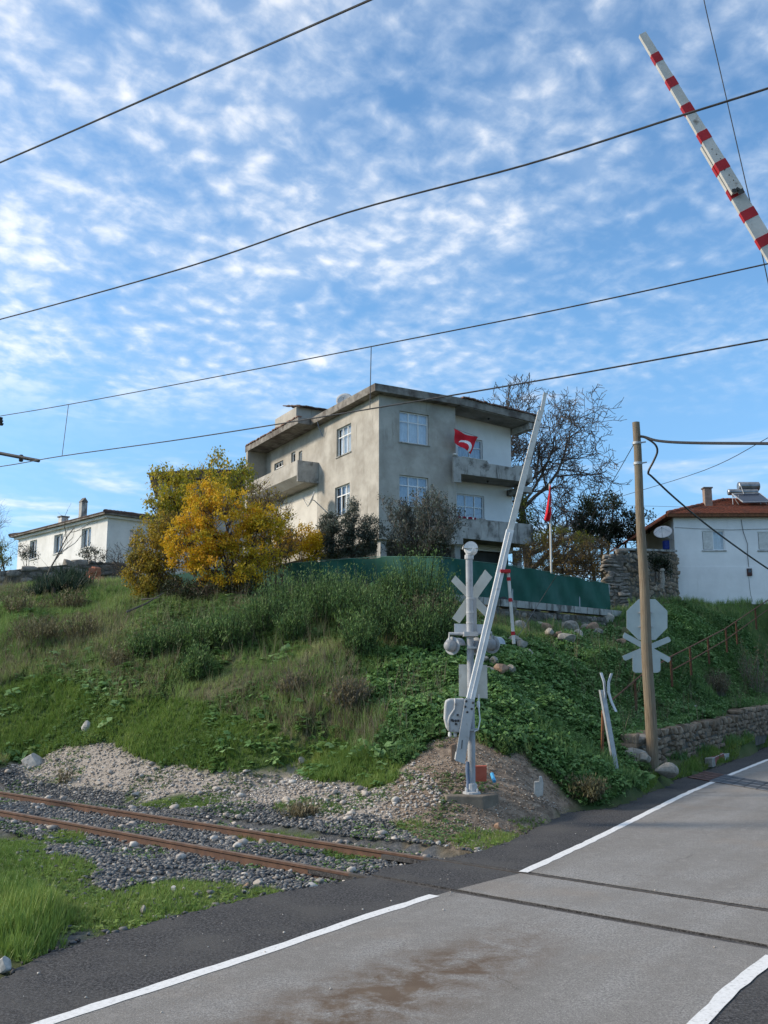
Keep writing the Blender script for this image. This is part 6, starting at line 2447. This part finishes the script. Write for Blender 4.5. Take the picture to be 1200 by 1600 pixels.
def m_ballast(x, y, z, zz, r):
    px, py, pale, dirt, bright, nett, verge, ball, n = zz
    pm = patchmask(px, py)
    dens = np.where(pm > .45, .06, 1.0)
    # thin out far from the rails and away to the left
    d = np.abs(n - 9.65)
    dens *= np.clip(1.25 - np.clip(d - 1.9, 0, 3) * .45, .12, 1)
    dens *= np.where(vnoise(x, y, .8) > .30, 1, .35)
    return ball & (r.random(len(x)) < dens)


stones('ballast', m_ballast, 230000, (-14, 2.5, 7, 24), .022, .085, 'ballast', 31, power=1.3)


def m_pale(x, y, z, zz, r):
    px, py, pale, dirt, bright, nett, verge, ball, n = zz
    return (pale & (r.random(len(x)) < .95)) | (ball & (n > 10.8) & (r.random(len(x)) < .10))


stones('pale_gravel', m_pale, 90000, (-14, 2.5, 13, 26), .022, .085, 'pale_gravel', 32, power=2.2)


stones('pale_gravel', lambda x, y, z, zz, r: m_pale(x, y, z, zz, r) & (vnoise(x, y, 1.2) > .45), 3000, (-14, 2.5, 13, 26), .08, .20, 'pale_gravel', 36, power=2.5)
stones('ballast', lambda x, y, z, zz, r: m_ballast(x, y, z, zz, r) & (zz[8] > 7.2), 900, (-14, 2.5, 7, 24), .09, .22, 'pale_gravel', 37, power=2)


def m_dirt(x, y, z, zz, r):
    px, py, pale, dirt, bright, nett, verge, ball, n = zz
    return dirt & (r.random(len(x)) < .35 + .65 * vnoise(x, y, 1.5))


stones('dirt_gravel', m_dirt, 60000, (-1, 6, 12.5, 20), .010, .045, 'dirt_stone', 33, power=3)


def m_grit(x, y, z, zz, r):
    px, py = zz[0], zz[1]
    return (zz[7] | zz[3] | zz[2]) & (r.random(len(x)) < .5)


# stray pale pebbles on the asphalt
_r = np.random.default_rng(44)
_n = 420
_x, _y = _r.uniform(-3.5, 6, _n), _r.uniform(5.5, 17, _n)
_in = inpoly(_x, _y, ROAD_POLY)
_lane = inpoly(_x, _y, lane)
_keep = _in & (~_lane | (_r.random(_n) < .16))
_x, _y = _x[_keep], _y[_keep]
_s = .008 + .022 * _r.random(len(_x)) ** 3
tagit(scatter('grit', ICO0, np.stack([_x, _y, _s * .2 + .001], 1), _r.uniform(0, 6.28, len(_x)), _r.uniform(-.4, .4, len(_x)), _s, M['pale_gravel'], .3 + .7 * _r.random(len(_x))), kind='stuff')
# crumbled dark asphalt along the broken edge
_ex, _ey = [], []
for (x0, y0), (x1, y1) in zip(_left[:-1], _left[1:]):
    for _k in range(5):
        t = _r.random()
        _ex.append(x0 + (x1 - x0) * t + _r.normal(0, .05))
        _ey.append(y0 + (y1 - y0) * t + _r.normal(0, .05))
_ex, _ey = np.array(_ex), np.array(_ey)
_s = .02 + .05 * _r.random(len(_ex)) ** 2
tagit(scatter('asphalt_crumbs', ICO0, np.stack([_ex, _ey, -.02 + _s * .1], 1), _r.uniform(0, 6.28, len(_ex)), _r.uniform(-.4, .4, len(_ex)), _s, M['asphalt_dark'], _r.random(len(_ex))), kind='stuff')


# ------------------------------------------------------------------ grass, nettles, dry stalks (stuff)
TUFT = blade_templates(8, 51, nb=7, spread=.45, w=.030)
TUFT_FINE = blade_templates(6, 52, nb=6, spread=.55, w=.016)
STALK = blade_templates(6, 53, nb=3, spread=.35, w=.010, bend=.3)
LEAFY = leafy_templates(8, 54, nl=8)
VIEW = (-17, 20, 5, 46)


def cover(name, temps, mask_fn, n, area, hfun, wfac, mat, seed, varf=None, tilt=.25, sink=.02):
    x, y, z, r = sample(n, *area, seed)
    zz = zones(x, y, z)
    m = mask_fn(x, y, z, zz, r) & ~inpoly(x, y, ROAD_POLY)
    # leave the house, the walls and the street clear, skip what lies far outside the view
    px, py = zz[0], zz[1]
    m &= (px > -220) & (px < 1420)
    L = np.stack([x - HF.o.x, y - HF.o.y], 1) @ np.array(HF.R)[:2, :2]
    m &= ~((L[:, 0] > .9) & (L[:, 0] < 8.2) & (L[:, 1] > 1.8) & (L[:, 1] < 13))
    x, y, z, px, py = x[m], y[m], z[m], px[m], py[m]
    k = len(x)
    h = hfun(x, y, px, py, r, k)
    v = varf(x, y, r, k) if varf else r.random(k)
    o = scatter(name, temps, np.stack([x, y, z - sink], 1), r.uniform(0, 6.28, k), r.normal(0, tilt, k), np.stack([h * wfac, h * wfac, h], 1) if np.isscalar(wfac) else np.stack([wfac[0] + h * wfac[1], wfac[0] + h * wfac[1], h], 1), M[mat], np.clip(v, 0, 1))
    return tagit(o, kind='stuff')


clump = lambda x, y, r, k: .55 * vnoise(x, y, .8) + .25 * vnoise(x + 9, y, 2.6) + .3 * r.random(k) - .05


def z_bank(x, y, z, zz):
    return (z > .32) & (y < 39.5) & ~zz[2] & ~zz[3]


cover('bright_grass', TUFT, lambda x, y, z, zz, r: zz[4] & ~zz[2] & (r.random(len(x)) < .45 + .55 * vnoise(x, y, 1.1)), 110000, (-15, 1, 16, 29),
      lambda x, y, px, py, r, k: (.10 + .20 * vnoise(x, y, .9)) * r.uniform(.6, 1.25, k), (.08, .65), 'grass', 61, clump)
cover('mixed_grass', TUFT_FINE, lambda x, y, z, zz, r: z_bank(x, y, z, zz) & ~zz[4] & ~zz[5] & (x < 6) & (r.random(len(x)) < .35 + .65 * vnoise(x, y, .7)), 120000, (-19, 6, 18, 40),
      lambda x, y, px, py, r, k: (.14 + .26 * vnoise(x, y, .6)) * r.uniform(.6, 1.3, k), (.12, .6), 'grass_dry', 62, clump)
cover('dry_grass', TUFT_FINE, lambda x, y, z, zz, r: z_bank(x, y, z, zz) & ~zz[4] & ~zz[5] & (x < 4) & (vnoise(x + 30, y, .45) > .60), 26000, (-19, 5, 18, 38),
      lambda x, y, px, py, r, k: (.20 + .30 * vnoise(x, y, .6)) * r.uniform(.6, 1.3, k), (.15, .6), 'leaf_brown', 63, lambda x, y, r, k: r.random(k))
cover('green_weeds', LEAFY, lambda x, y, z, zz, r: z_bank(x, y, z, zz) & ~zz[5] & (x < 6) & (vnoise(x - 20, y, .55) > .34 + .2 * zz[4]), 90000, (-19, 6, 18, 40),
      lambda x, y, px, py, r, k: (.10 + .16 * r.random(k)), (.08, .5), 'weed', 64, clump)
cover('nettles', LEAFY, lambda x, y, z, zz, r: zz[5] & ~zz[3] & (r.random(len(x)) < .5 + .8 * vnoise(x, y, 1.4)), 190000, (-1, 22, 16, 45),
      lambda x, y, px, py, r, k: (.14 + .30 * vnoise(x, y, 1.0) ** 1.5 + .10 * vnoise(x, y, 3.1)) * r.uniform(.6, 1.2, k), (.08, .40), 'nettle', 65,
      lambda x, y, r, k: .15 + .5 * vnoise(x, y, .45) + .4 * r.random(k) - .1, tilt=.35)
cover('slope_weeds', TUFT, lambda x, y, z, zz, r: (zz[5] | (z_bank(x, y, z, zz) & (x > 3))) & ~zz[3] & (vnoise(x + 4, y, .6) > .5), 70000, (-1, 24, 16, 46),
      lambda x, y, px, py, r, k: (.16 + .26 * vnoise(x, y, .8)) * r.uniform(.6, 1.2, k), (.10, .6), 'weed', 66, clump)
cover('verge_grass', TUFT, lambda x, y, z, zz, r: zz[6] & (r.random(len(x)) < .9), 160000, (4, 16, 15, 40),
      lambda x, y, px, py, r, k: .08 + .14 * r.random(k), (.07, .6), 'grass', 67, clump)


def m_patch(x, y, z, zz, r):
    return (patchmask(zz[0], zz[1]) > .2 + .6 * r.random(len(x))) & (z < .4)


cover('patch_grass', TUFT, m_patch, 170000, (-14, 6, 5, 20),
      lambda x, y, px, py, r, k: (.04 + .07 * r.random(k) + np.clip(1.15 - ((px - 10) / 100) ** 2 - ((py - 1450) / 75) ** 2, 0, 1) * (.08 + .26 * r.random(k))) * (.6 + .8 * vnoise(x, y, 1.3)), (.05, .65), 'grass', 68, clump)
cover('patch_weeds', LEAFY, lambda x, y, z, zz, r: m_patch(x, y, z, zz, r) & (vnoise(x, y, 1.9) > .5), 14000, (-10, 6, 6, 20),
      lambda x, y, px, py, r, k: .05 + .07 * r.random(k), (.05, .6), 'grass', 69, clump)
cover('dirt_weeds', LEAFY, lambda x, y, z, zz, r: (zz[3] | zz[2] | (zz[7] & (zz[8] > 8))) & (vnoise(x, y, 1.6) > .58), 40000, (-13, 6, 8, 25),
      lambda x, y, px, py, r, k: .05 + .07 * r.random(k), (.05, .6), 'weed', 70, clump)
cover('plateau_grass', TUFT_FINE, lambda x, y, z, zz, r: (z > 4.6) & (y > 33) & ((x > -11.5) | (y > 44)), 40000, (-26, 26, 33, 56),
      lambda x, y, px, py, r, k: .2 + .3 * r.random(k), (.15, .6), 'grass_dry', 71, clump)
cover('dock_leaves', LEAFY, lambda x, y, z, zz, r: (zz[4] | zz[5] | (z_bank(x, y, z, zz) & (x < 3))) & ~zz[2] & ~zz[3] & (vnoise(x - 7, y, .9) > .62), 16000, (-16, 18, 16, 42),
      lambda x, y, px, py, r, k: .14 + .20 * r.random(k), (.16, .8), 'nettle', 73, lambda x, y, r, k: .4 + .6 * r.random(k), tilt=.4)
cover('bare_stalks', STALK, lambda x, y, z, zz, r: z_bank(x, y, z, zz) & ~zz[4] & ~zz[3] & (vnoise(x + 70, y, .35) > .5), 7000, (-19, 16, 19, 42),
      lambda x, y, px, py, r, k: .5 + .7 * r.random(k), (.1, .35), 'leaf_brown', 72, lambda x, y, r, k: r.random(k))


# ------------------------------------------------------------------ trees and shrubs
def bez(a, b, c, n):
    return [a * ((1 - t) ** 2) + b * (2 * t * (1 - t)) + c * (t * t) for t in [i / n for i in range(n + 1)]]


def leafy_tree(name, label, cat, base, blobs, mat, bark, nclump, per, crad, lsize, stems=3, srad=.07, seed=0, group=None, twigs=0, droop=.0, surf=.6, aspect=1.0):
    """blobs: (px, py, rx, ry, Y, depth) crown lobes; leaves sit in many small clumps carried by real branches"""
    r = np.random.default_rng(seed)
    base = Vector(base)
    root = empty(name, base, label, cat, group)
    W = np.array([b[2] * b[3] for b in blobs], float)
    pick = r.choice(len(blobs), nclump, p=W / W.sum())
    C = []
    for k in pick:
        px, py, rx, ry, Y, dp = blobs[k]
        d = r.normal(size=3)
        d /= np.linalg.norm(d)
        q = r.random() ** (1 / 3) * (1 - surf) + surf * r.uniform(.55, 1.08)
        c = A(px, py, Y)
        m = Y / F
        C.append(c + Vector((d[0] * rx * m * q, d[1] * dp * q, d[2] * ry * m * q)))
    mb = MB()
    cents = [A(b[0], b[1], b[4]) for b in blobs]
    hubs = []
    for s in range(stems):
        b0 = base + Vector((r.normal(0, .12), r.normal(0, .12), -.1))
        tgt = cents[s % len(cents)] + Vector((r.normal(0, .2), r.normal(0, .2), r.normal(0, .1)))
        mid = b0.lerp(tgt, .5) + Vector((r.normal(0, .15), r.normal(0, .15), .25))
        pts = bez(b0, mid, tgt, 7)
        mb.tube(pts, [srad * (1 - .75 * i / 7) for i in range(8)], 7)
        hubs += [(p, srad * (1 - .75 * i / 7)) for i, p in enumerate(pts)][2:]
    hp = np.array([h[0][:] for h in hubs])
    for c in C:
        dd = np.linalg.norm(hp - np.array(c), axis=1) + np.maximum(0, hp[:, 2] - c.z) * 1.5
        j = int(np.argmin(dd))
        a, ra = hubs[j]
        mid = a.lerp(c, .5) + Vector((r.normal(0, .12), r.normal(0, .12), .12))
        pts = bez(a, mid, c, 4)
        mb.tube(pts, [max(.006, min(ra * .5, .03) * (1 - .8 * i / 4)) for i in range(5)], 4, cap=False)
        for _ in range(twigs):
            dv = Vector(r.normal(size=3))
            dv.z = abs(dv.z) + .4
            q = pts[3]
            mb.tube([q, q + dv.normalized() * crad * r.uniform(.8, 1.9)], [.008, .003], 3, cap=False)
    mb.build('trunk', M[bark], root, recalc=False)
    Ca = np.array([c[:] for c in C])
    tone = r.random(len(C))
    P = np.repeat(Ca, per, 0) + r.normal(0, crad * .5, (len(C) * per, 3)) * [1, 1, .8]
    n = len(P)
    v = np.clip(np.repeat(tone, per) * .6 + r.random(n) * .5 - .05, 0, 1)
    s = lsize * r.uniform(.6, 1.3, n)
    scatter('crown', LEAF, P, r.uniform(0, 6.28, n), r.uniform(-1.5 - droop, 1.5, n), np.stack([s * aspect, s, s], 1), M[mat], v, parent=root)
    return root


def bare_tree(name, label, cat, base, height, r0, seed, levels=5, spread=.75, stems=1, lean=(0, 0), bark='bark', kids=(4, 4, 4, 4, 3), ratio=.62, group=None, leaf=None, first=.25, gnarl=.16, up=.10, rmin=.0045):
    r = np.random.default_rng(seed)
    base = Vector(base)
    root = empty(name, base, label, cat, group)
    trunk, twig = MB(), MB()
    tips = []

    def grow(p, d, L, rr, lv):
        n = 6 if lv == 0 else (5 if lv < 3 else 3)
        pts, dirs = [p], [d]
        for i in range(n):
            d = (d + Vector(r.normal(0, gnarl, 3)) + Vector((0, 0, up * (1 if lv else .3)))).normalized()
            p = p + d * (L / n)
            pts.append(p)
            dirs.append(d)
        rad_ = [max(rmin, rr * (1 - .62 * i / n)) for i in range(n + 1)]
        (trunk if lv < 2 else twig).tube(pts, rad_, 8 if lv == 0 else (6 if lv == 1 else (4 if lv == 2 else 3)), cap=lv < 2)
        if lv >= levels:
            tips.append((pts[-1], dirs[-1]))
            return
        k = kids[min(lv, len(kids) - 1)]
        for j in range(k):
            f = first + (1 - first) * (j + r.uniform(.2, .9)) / k if lv == 0 else .2 + .8 * (j + r.uniform(.1, .9)) / k
            i = min(int(f * n), n - 1)
            q = pts[i].lerp(pts[i + 1], f * n - i)
            a = r.uniform(0, 6.28)
            o = dirs[i].orthogonal().normalized()
            o.rotate(Matrix.Rotation(a, 3, dirs[i]))
            nd = (dirs[i] * (1 - spread * r.uniform(.6, 1)) + o * spread * r.uniform(.7, 1.1)).normalized()
            grow(q, nd, L * ratio * r.uniform(.7, 1.15), max(rmin, rad_[i] * .62), lv + 1)
    for s in range(stems):
        d = Vector((lean[0] + (r.normal(0, .22) if stems > 1 else 0), lean[1] + (r.normal(0, .22) if stems > 1 else 0), 1)).normalized()
        grow(base + Vector((r.normal(0, .08), r.normal(0, .08), -.2)) if stems > 1 else base + Vector((0, 0, -.3)), d, height * .55, r0, 0)
    t = trunk.build('trunk', M[bark], root, recalc=False)
    twig.build('branches', M[bark], root, recalc=False)['kind'] = 'stuff'
    if leaf:
        mat, per, ls, frac, zmax = leaf
        T = np.array([t_[0][:] for t_ in tips])
        T = T[(r.random(len(T)) < frac) & (T[:, 2] < zmax)]
        if len(T):
            P = np.repeat(T, per, 0) + r.normal(0, .08, (len(T) * per, 3))
            n = len(P)
            s_ = ls * r.uniform(.6, 1.3, n)
            scatter('crown', LEAF, P, r.uniform(0, 6.28, n), r.uniform(-1.5, 1.5, n), s_, M[mat], r.random(n), parent=root)
    return root


def on(px, Y, dz=0):
    p = A(px, 1000, Y)
    return Vector((p.x, p.y, tz(p.x, p.y) + dz))


leafy_tree('yellow_bush', 'big bush of deep yellow and orange autumn leaves on the top of the bank', 'bush', on(362, 31.5),
           [(345, 812, 70, 55, 31.5, 1.3), (300, 850, 48, 50, 31.2, 1.0), (395, 850, 55, 55, 31.5, 1.1), (350, 880, 65, 42, 31.0, 1.1), (410, 815, 40, 35, 32, .9), (325, 780, 40, 30, 32, .9), (372, 905, 40, 22, 30.8, .8)],
           'leaf_yellow', 'bark', 560, 52, .18, .085, 9, .06, 101, twigs=2, surf=.7)
leafy_tree('yellow_bush', 'olive and yellow leaved bush left of the big orange yellow bush', 'bush', on(238, 32.5),
           [(245, 858, 40, 48, 32.5, 1.0), (222, 895, 30, 40, 32.5, .9), (268, 835, 32, 38, 32.8, .9), (250, 905, 40, 30, 32.2, .9)],
           'leaf_olive_y', 'twig_brown', 300, 46, .19, .085, 6, .05, 102, twigs=3, surf=.6)
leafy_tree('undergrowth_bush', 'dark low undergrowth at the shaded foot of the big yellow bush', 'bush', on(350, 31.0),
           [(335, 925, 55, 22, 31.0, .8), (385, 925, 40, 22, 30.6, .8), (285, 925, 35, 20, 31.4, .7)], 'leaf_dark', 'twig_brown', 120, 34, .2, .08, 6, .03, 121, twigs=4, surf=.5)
leafy_tree('yellow_tree', 'tall loose tree with yellow green leaves rising behind the big yellow bush', 'tree', on(320, 36),
           [(325, 765, 62, 38, 36, 1.6), (268, 775, 36, 36, 36, 1.2), (372, 755, 34, 32, 36, 1.1), (248, 800, 30, 36, 36, 1.0), (343, 722, 14, 18, 36, .5), (250, 735, 14, 20, 36, .6), (285, 745, 26, 16, 36, .7), (385, 735, 16, 16, 36, .6)],
           'leaf_ygreen', 'bark', 230, 34, .22, .12, 6, .08, 103, twigs=2, surf=.8)
leafy_tree('twiggy_bush', 'thin twiggy bush with few dull yellow leaves in front of the left balcony', 'bush', on(432, 33),
           [(430, 800, 32, 42, 33, .9), (440, 850, 34, 40, 33, .9), (405, 775, 24, 26, 33, .7), (418, 880, 30, 30, 33, .8)],
           'leaf_olive_y', 'twig_brown', 150, 14, .26, .08, 8, .035, 104, twigs=6, surf=.7)
leafy_tree('golden_shrub', 'low rounded shrub of pure golden leaves behind the left end of the green netting', 'shrub', on(472, 37.5),
           [(470, 848, 36, 28, 37.5, .9), (490, 855, 18, 22, 37.5, .7), (445, 850, 22, 24, 37.5, .7)],
           'leaf_gold', 'twig_brown', 130, 46, .2, .09, 4, .04, 105, surf=.6)
leafy_tree('olive_shrub', 'grey green evergreen shrub before the left wall of the grey house', 'shrub', on(540, 38),
           [(530, 838, 30, 36, 38, 1.0), (549, 800, 11, 24, 38, .5), (512, 825, 16, 28, 38, .6), (579, 826, 17, 24, 38, .7), (560, 850, 32, 26, 38, .9), (510, 858, 18, 22, 38, .7)],
           'leaf_greygreen', 'bark', 380, 50, .17, .08, 6, .045, 106, twigs=2, surf=.5, aspect=.8)
bare_tree('bare_shrub', 'thin twigged fan shaped shrub below the front windows of the grey house', 'shrub', on(662, 37.5), 5.0, .04, 107, levels=4, spread=.52, stems=11, kids=(6, 5, 4, 3), ratio=.46, leaf=('leaf_greygreen', 4, .085, .75, 99), first=.2, gnarl=.12, up=.14, rmin=.008, bark='pale_bark')
leafy_tree('dark_shrub', 'small dark leaved shrub at the foot of the fan shaped shrub by the grey house', 'shrub', on(678, 36.8),
           [(678, 848, 22, 18, 36.8, .7), (662, 862, 24, 14, 36.8, .7)], 'leaf_dark', 'bark', 80, 36, .17, .075, 4, .035, 108, surf=.5)
bare_tree('bare_tree', 'large bare winter tree with fine branches behind the right end of the grey house', 'tree', on(828, 58), 16.5, .36, 109, levels=5, spread=.68, kids=(10, 7, 5, 4, 4), ratio=.59, lean=(.03, 0), first=.16, up=.05, gnarl=.14, rmin=.017, bark='bark_grey')
bare_tree('bare_tree', 'second bare crown just left of the large bare tree, over the grey house roof', 'tree', on(786, 60), 17.0, .28, 1101, levels=5, spread=.58, kids=(9, 7, 6, 4, 4), ratio=.54, lean=(-.03, 0), first=.35, up=.07, gnarl=.14, rmin=.017, bark='bark_grey')
leafy_tree('evergreen_tree', 'dark evergreen tree with glossy leaves left of the timber pole', 'tree', on(945, 52),
           [(940, 800, 34, 30, 52, 1.5), (912, 815, 20, 24, 52, 1.0), (975, 822, 28, 26, 52, 1.2), (955, 778, 16, 14, 52, .7), (925, 785, 16, 14, 52, .7), (1000, 815, 18, 22, 52, .9), (940, 835, 45, 20, 52, 1.4)],
           'leaf_dark', 'bark', 210, 30, .30, .15, 4, .12, 110, twigs=1, surf=.8)
leafy_tree('rusty_bush', 'wide tangled rusty brown bush with yellow tips behind the right end of the netting', 'bush', on(890, 42.5),
           [(880, 860, 50, 32, 42.5, 1.3), (822, 872, 24, 22, 44.5, .9), (930, 865, 36, 30, 42.5, 1.1), (845, 868, 32, 26, 42.5, 1.0), (900, 885, 46, 22, 42.2, 1.0), (945, 885, 26, 24, 42.0, .8)],
           'leaf_rusty', 'twig_brown', 300, 26, .24, .08, 9, .04, 111, twigs=6, surf=.6)
leafy_tree('rusty_bush', 'small bush with yellow green tips behind the thin flag pole', 'bush', on(868, 46),
           [(868, 838, 30, 16, 46, .9), (835, 848, 20, 14, 46, .7), (912, 842, 22, 12, 46, .7)],
           'leaf_ygreen', 'twig_brown', 110, 26, .22, .08, 5, .03, 112, twigs=3, surf=.7)
leafy_tree('slender_tree', 'slender pale green tree right behind the corner of the grey house', 'tree', on(818, 56),
           [(818, 800, 14, 24, 56, .8), (812, 775, 10, 16, 56, .6), (826, 825, 14, 18, 56, .7)], 'leaf_green', 'bark', 60, 22, .26, .13, 2, .06, 113, surf=.7)
leafy_tree('wall_shrub', 'dark green shrub growing out of the garden wall behind the timber pole', 'shrub', A(1030, 905, 43.6),
           [(1030, 880, 16, 16, 43.6, .6), (1022, 870, 12, 10, 43.6, .5), (1040, 892, 8, 14, 43.6, .4)], 'leaf_dark', 'bark', 60, 34, .16, .09, 3, .04, 114, surf=.5)
leafy_tree('olive_shrub', 'sparse grey leaved shrub under the right window of the left white house', 'shrub', on(140, 44.5),
           [(140, 868, 20, 14, 44.5, .6), (156, 868, 12, 12, 44.5, .5)], 'leaf_greygreen', 'bark', 46, 16, .2, .08, 5, .025, 115, twigs=3, surf=.7)
leafy_tree('olive_shrub', 'sparse grey leaved shrub at the far left corner of the left white house', 'shrub', on(36, 45.5),
           [(36, 862, 10, 14, 45.5, .5), (48, 866, 10, 12, 45.5, .5)], 'leaf_greygreen', 'bark', 36, 16, .2, .08, 4, .025, 116, twigs=3, surf=.7)
bare_tree('sapling', 'thin bare sapling standing before the left white house', 'tree', on(64, 40.5), 5.6, .05, 117, levels=2, spread=.5, kids=(5, 4), ratio=.45, first=.4, bark='pale_bark')
bare_tree('bare_tree', 'pale bare tree at the left edge behind the left white house', 'tree', on(6, 60), 8.2, .16, 118, levels=4, spread=.6, kids=(6, 5, 4, 4), ratio=.58, bark='pale_bark', first=.25)
bare_tree('bare_bush', 'dark leafless bush leaning over the broken wall left of the yellow bushes', 'bush', on(205, 37.5), 2.6, .03, 119, levels=3, spread=.6, stems=5, lean=(-.35, 0), kids=(5, 4, 3), ratio=.55, first=.25)
leafy_tree('green_bush', 'green bush at the extreme left edge beside the left white house', 'bush', on(2, 50),
           [(2, 868, 10, 26, 50, .8)], 'leaf_green', 'bark', 40, 26, .25, .1, 3, .04, 120, surf=.6)


def yucca(px, Y, h, seed):
    b = on(px, Y)
    r = np.random.default_rng(seed)
    root = empty('yucca', b, 'spiky dark green yucca clump on the bank below the grey block wall', 'plant', 'yuccas below the block wall')
    bl = blade_templates(3, seed, nb=16, spread=.9, w=.03, bend=.2)
    n = 9
    P = np.array(b) + np.stack([r.normal(0, .28, n), r.normal(0, .28, n), r.uniform(-.05, .35, n)], 1)
    scatter('leaves', bl, P, r.uniform(0, 6.28, n), r.normal(0, .3, n), np.full(n, h) * r.uniform(.8, 1.2, n), M['yucca'], r.random(n), parent=root)
    mb = MB()
    mb.tube([b + Vector((0, 0, -.1)), b + Vector((0, 0, .35))], [.09, .06], 8)
    mb.build('stem', M['bark'], root)


for i, (x, Y, h) in enumerate([(50, 35.2, .55), (70, 35.2, .7), (90, 35.4, .8), (108, 36.0, .85), (122, 36.6, .75), (80, 34.6, .6), (100, 34.9, .7)]):
    yucca(x, Y, h, 130 + i)


def weed_shrub(px, py, wpx, hpx, mat, seed, label, group=None, n=90, name='weed_shrub', cat='shrub'):
    """upright, many stemmed weed with small leaves up its stalks"""
    r = np.random.default_rng(seed)
    b = ghit(px, py)
    Y = b.y
    w, h = wpx * Y / F, hpx * Y / F * (1.3 if mat == 'weed' else 1.0)
    root = empty(name, b, label, cat, group)
    mb = MB()
    P, V, SZ = [], [], []
    for _ in range(n):
        a, rr = r.uniform(0, 6.28), math.sqrt(r.random())
        o = Vector((math.cos(a) * rr * w * .30, math.sin(a) * rr * w * .30, -.08))
        hh = h * r.uniform(.55, 1.05) * (1 - .35 * rr * rr)
        lean = Vector((math.cos(a), math.sin(a), 0)) * rr * w * .24 + Vector((r.normal(0, .08), r.normal(0, .08), 0))
        p0 = b + o
        q = bez(p0, p0 + lean * .3 + Vector((0, 0, hh * .6)), p0 + lean + Vector((0, 0, hh)), 4)
        mb.tube(q, [.010, .009, .007, .005, .003], 3, cap=False)
        m = int(16 + 14 * r.random())
        tone = r.random()
        for k in range(m):
            t = .15 + .85 * r.random()
            i = min(int(t * 4), 3)
            c = q[i].lerp(q[i + 1], t * 4 - i)
            P.append((c.x + r.normal(0, .05), c.y + r.normal(0, .05), c.z + r.normal(0, .04)))
            V.append(.55 * tone + .45 * r.random())
            SZ.append(r.uniform(.06, .15) * (1.2 - .5 * t))
    mb.build('stalks', M[{'weed': 'stalk_green', 'leaf_brown': 'pale_bark'}.get(mat, 'twig_brown')], root, recalc=False)
    k = len(P)
    s_ = np.array(SZ)
    scatter('foliage', LEAF, P, r.uniform(0, 6.28, k), r.uniform(.2, 1.45, k), np.stack([s_ * .5, s_, s_], 1), M[mat], np.array(V), parent=root)


M['stalk_green'] = pmat('green_stalk', (.035, .05, .02), (.06, .075, .03), 8, .8)
_WG = 'dense green weeds on the bank'
for i, (x, y, w, h) in enumerate([(500, 975, 100, 85), (450, 970, 90, 75), (555, 985, 90, 85), (410, 990, 80, 65), (600, 1000, 90, 80), (690, 1010, 80, 75), (650, 1020, 80, 70), (360, 1010, 80, 60), (310, 1025, 80, 60), (260, 1025, 70, 48), (225, 1030, 60, 40), (310, 1065, 60, 50), (560, 1025, 70, 60), (530, 955, 70, 60), (610, 960, 60, 60), (460, 1005, 70, 60), (700, 975, 40, 50)]):
    weed_shrub(x, y, w, h, 'weed', 200 + i, 'dense dark green upright weeds covering the bank below the green netting', _WG, n=100)
weed_shrub(655, 965, 120, 95, 'weed', 240, 'tall round tangled bush standing against the green netting, highest plant on the bank', n=170, name='tangled_bush', cat='bush')
weed_shrub(668, 985, 110, 70, 'weed_brown', 245, 'brown tangle of dead stems hanging in front of the tall round bush', n=110, name='dead_bush', cat='bush')
weed_shrub(545, 1110, 70, 60, 'leaf_brown', 241, 'brown twiggy bush halfway up the middle of the grassy bank', n=70, name='dry_bush', cat='bush')
weed_shrub(460, 1085, 60, 50, 'leaf_brown', 242, 'brown grey dry weeds in the middle of the bank, left of the brown twiggy bush', n=50, name='dry_bush', cat='bush')
weed_shrub(1118, 1085, 50, 45, 'leaf_brown', 243, 'round reddish brown dead shrub in the green slope above the stone wall', n=90, name='dead_shrub', cat='shrub')
weed_shrub(912, 1245, 70, 36, 'weed_brown', 244, 'low brownish thorny shrub beside the road below the small cross sign', n=80, name='thorn_shrub', cat='shrub')
weed_shrub(912, 968, 24, 24, 'weed_brown', 246, 'brown dried plant in front of the concrete coping under the netting', n=40, name='dry_plant', cat='plant')
weed_shrub(1180, 1080, 60, 90, 'leaf_brown', 247, 'pale brown bare stems at the right edge above the stone wall', n=40, name='dry_bush', cat='bush')
weed_shrub(790, 1175, 34, 22, 'weed', 248, 'small green weed on the dark earth right of the signal mast', n=40, name='weed', cat='plant')
for i, (x, y, w, h) in enumerate([(60, 1000, 90, 45), (130, 1000, 80, 50), (200, 1040, 80, 40), (40, 960, 80, 45), (110, 955, 60, 45)]):
    weed_shrub(x, y, w, h, 'weed_brown', 260 + i, 'low tangle of brown dead brush on the left half of the bank', 'dead brush on the bank', n=60, name='dead_brush', cat='brush')
weed_shrub(100, 1225, 24, 40, 'leaf_brown', 280, 'dark dry stalk standing on the gravel strip behind the far rail', n=6, name='dry_stalk', cat='plant')
weed_shrub(475, 1275, 44, 22, 'leaf_brown', 281, 'dark dead tuft on the pale gravel behind the far rail', n=40, name='dead_tuft', cat='plant')
for i, (x, y) in enumerate([(225, 960), (150, 925)]):
    p = ghit(x, y)
    mb = MB()
    mb.tube([p + Vector((-.5, -.2, .05)), p + Vector((0, .1, .32)), p + Vector((.5, .4, .7))], [.04, .03, .015], 6)
    mb.tube([p + Vector((-.1, 0, .45)), p + Vector((.5, -.1, .5))], [.03, .01], 5)
    if i == 0:
        one('fallen_branch', mb, M['bark_grey'], 'grey fallen branch lying across the bank below the yellow bush', 'branch', p)
p = A(1034, 920, 43.0)
mb = MB()
mb.tube([p, A(1036, 905, 43.0), A(1035, 893, 43.0)], [.10, .09, .07], 10)
mb.lathe(A(1035, 893, 43), (0, 0, 1), [(.08, 0), (.11, .02), (.11, .1), (.06, .14)], 10)
one('stone_post', mb, M['rock'], 'short pale stone post in front of the brown garden wall', 'post', p)
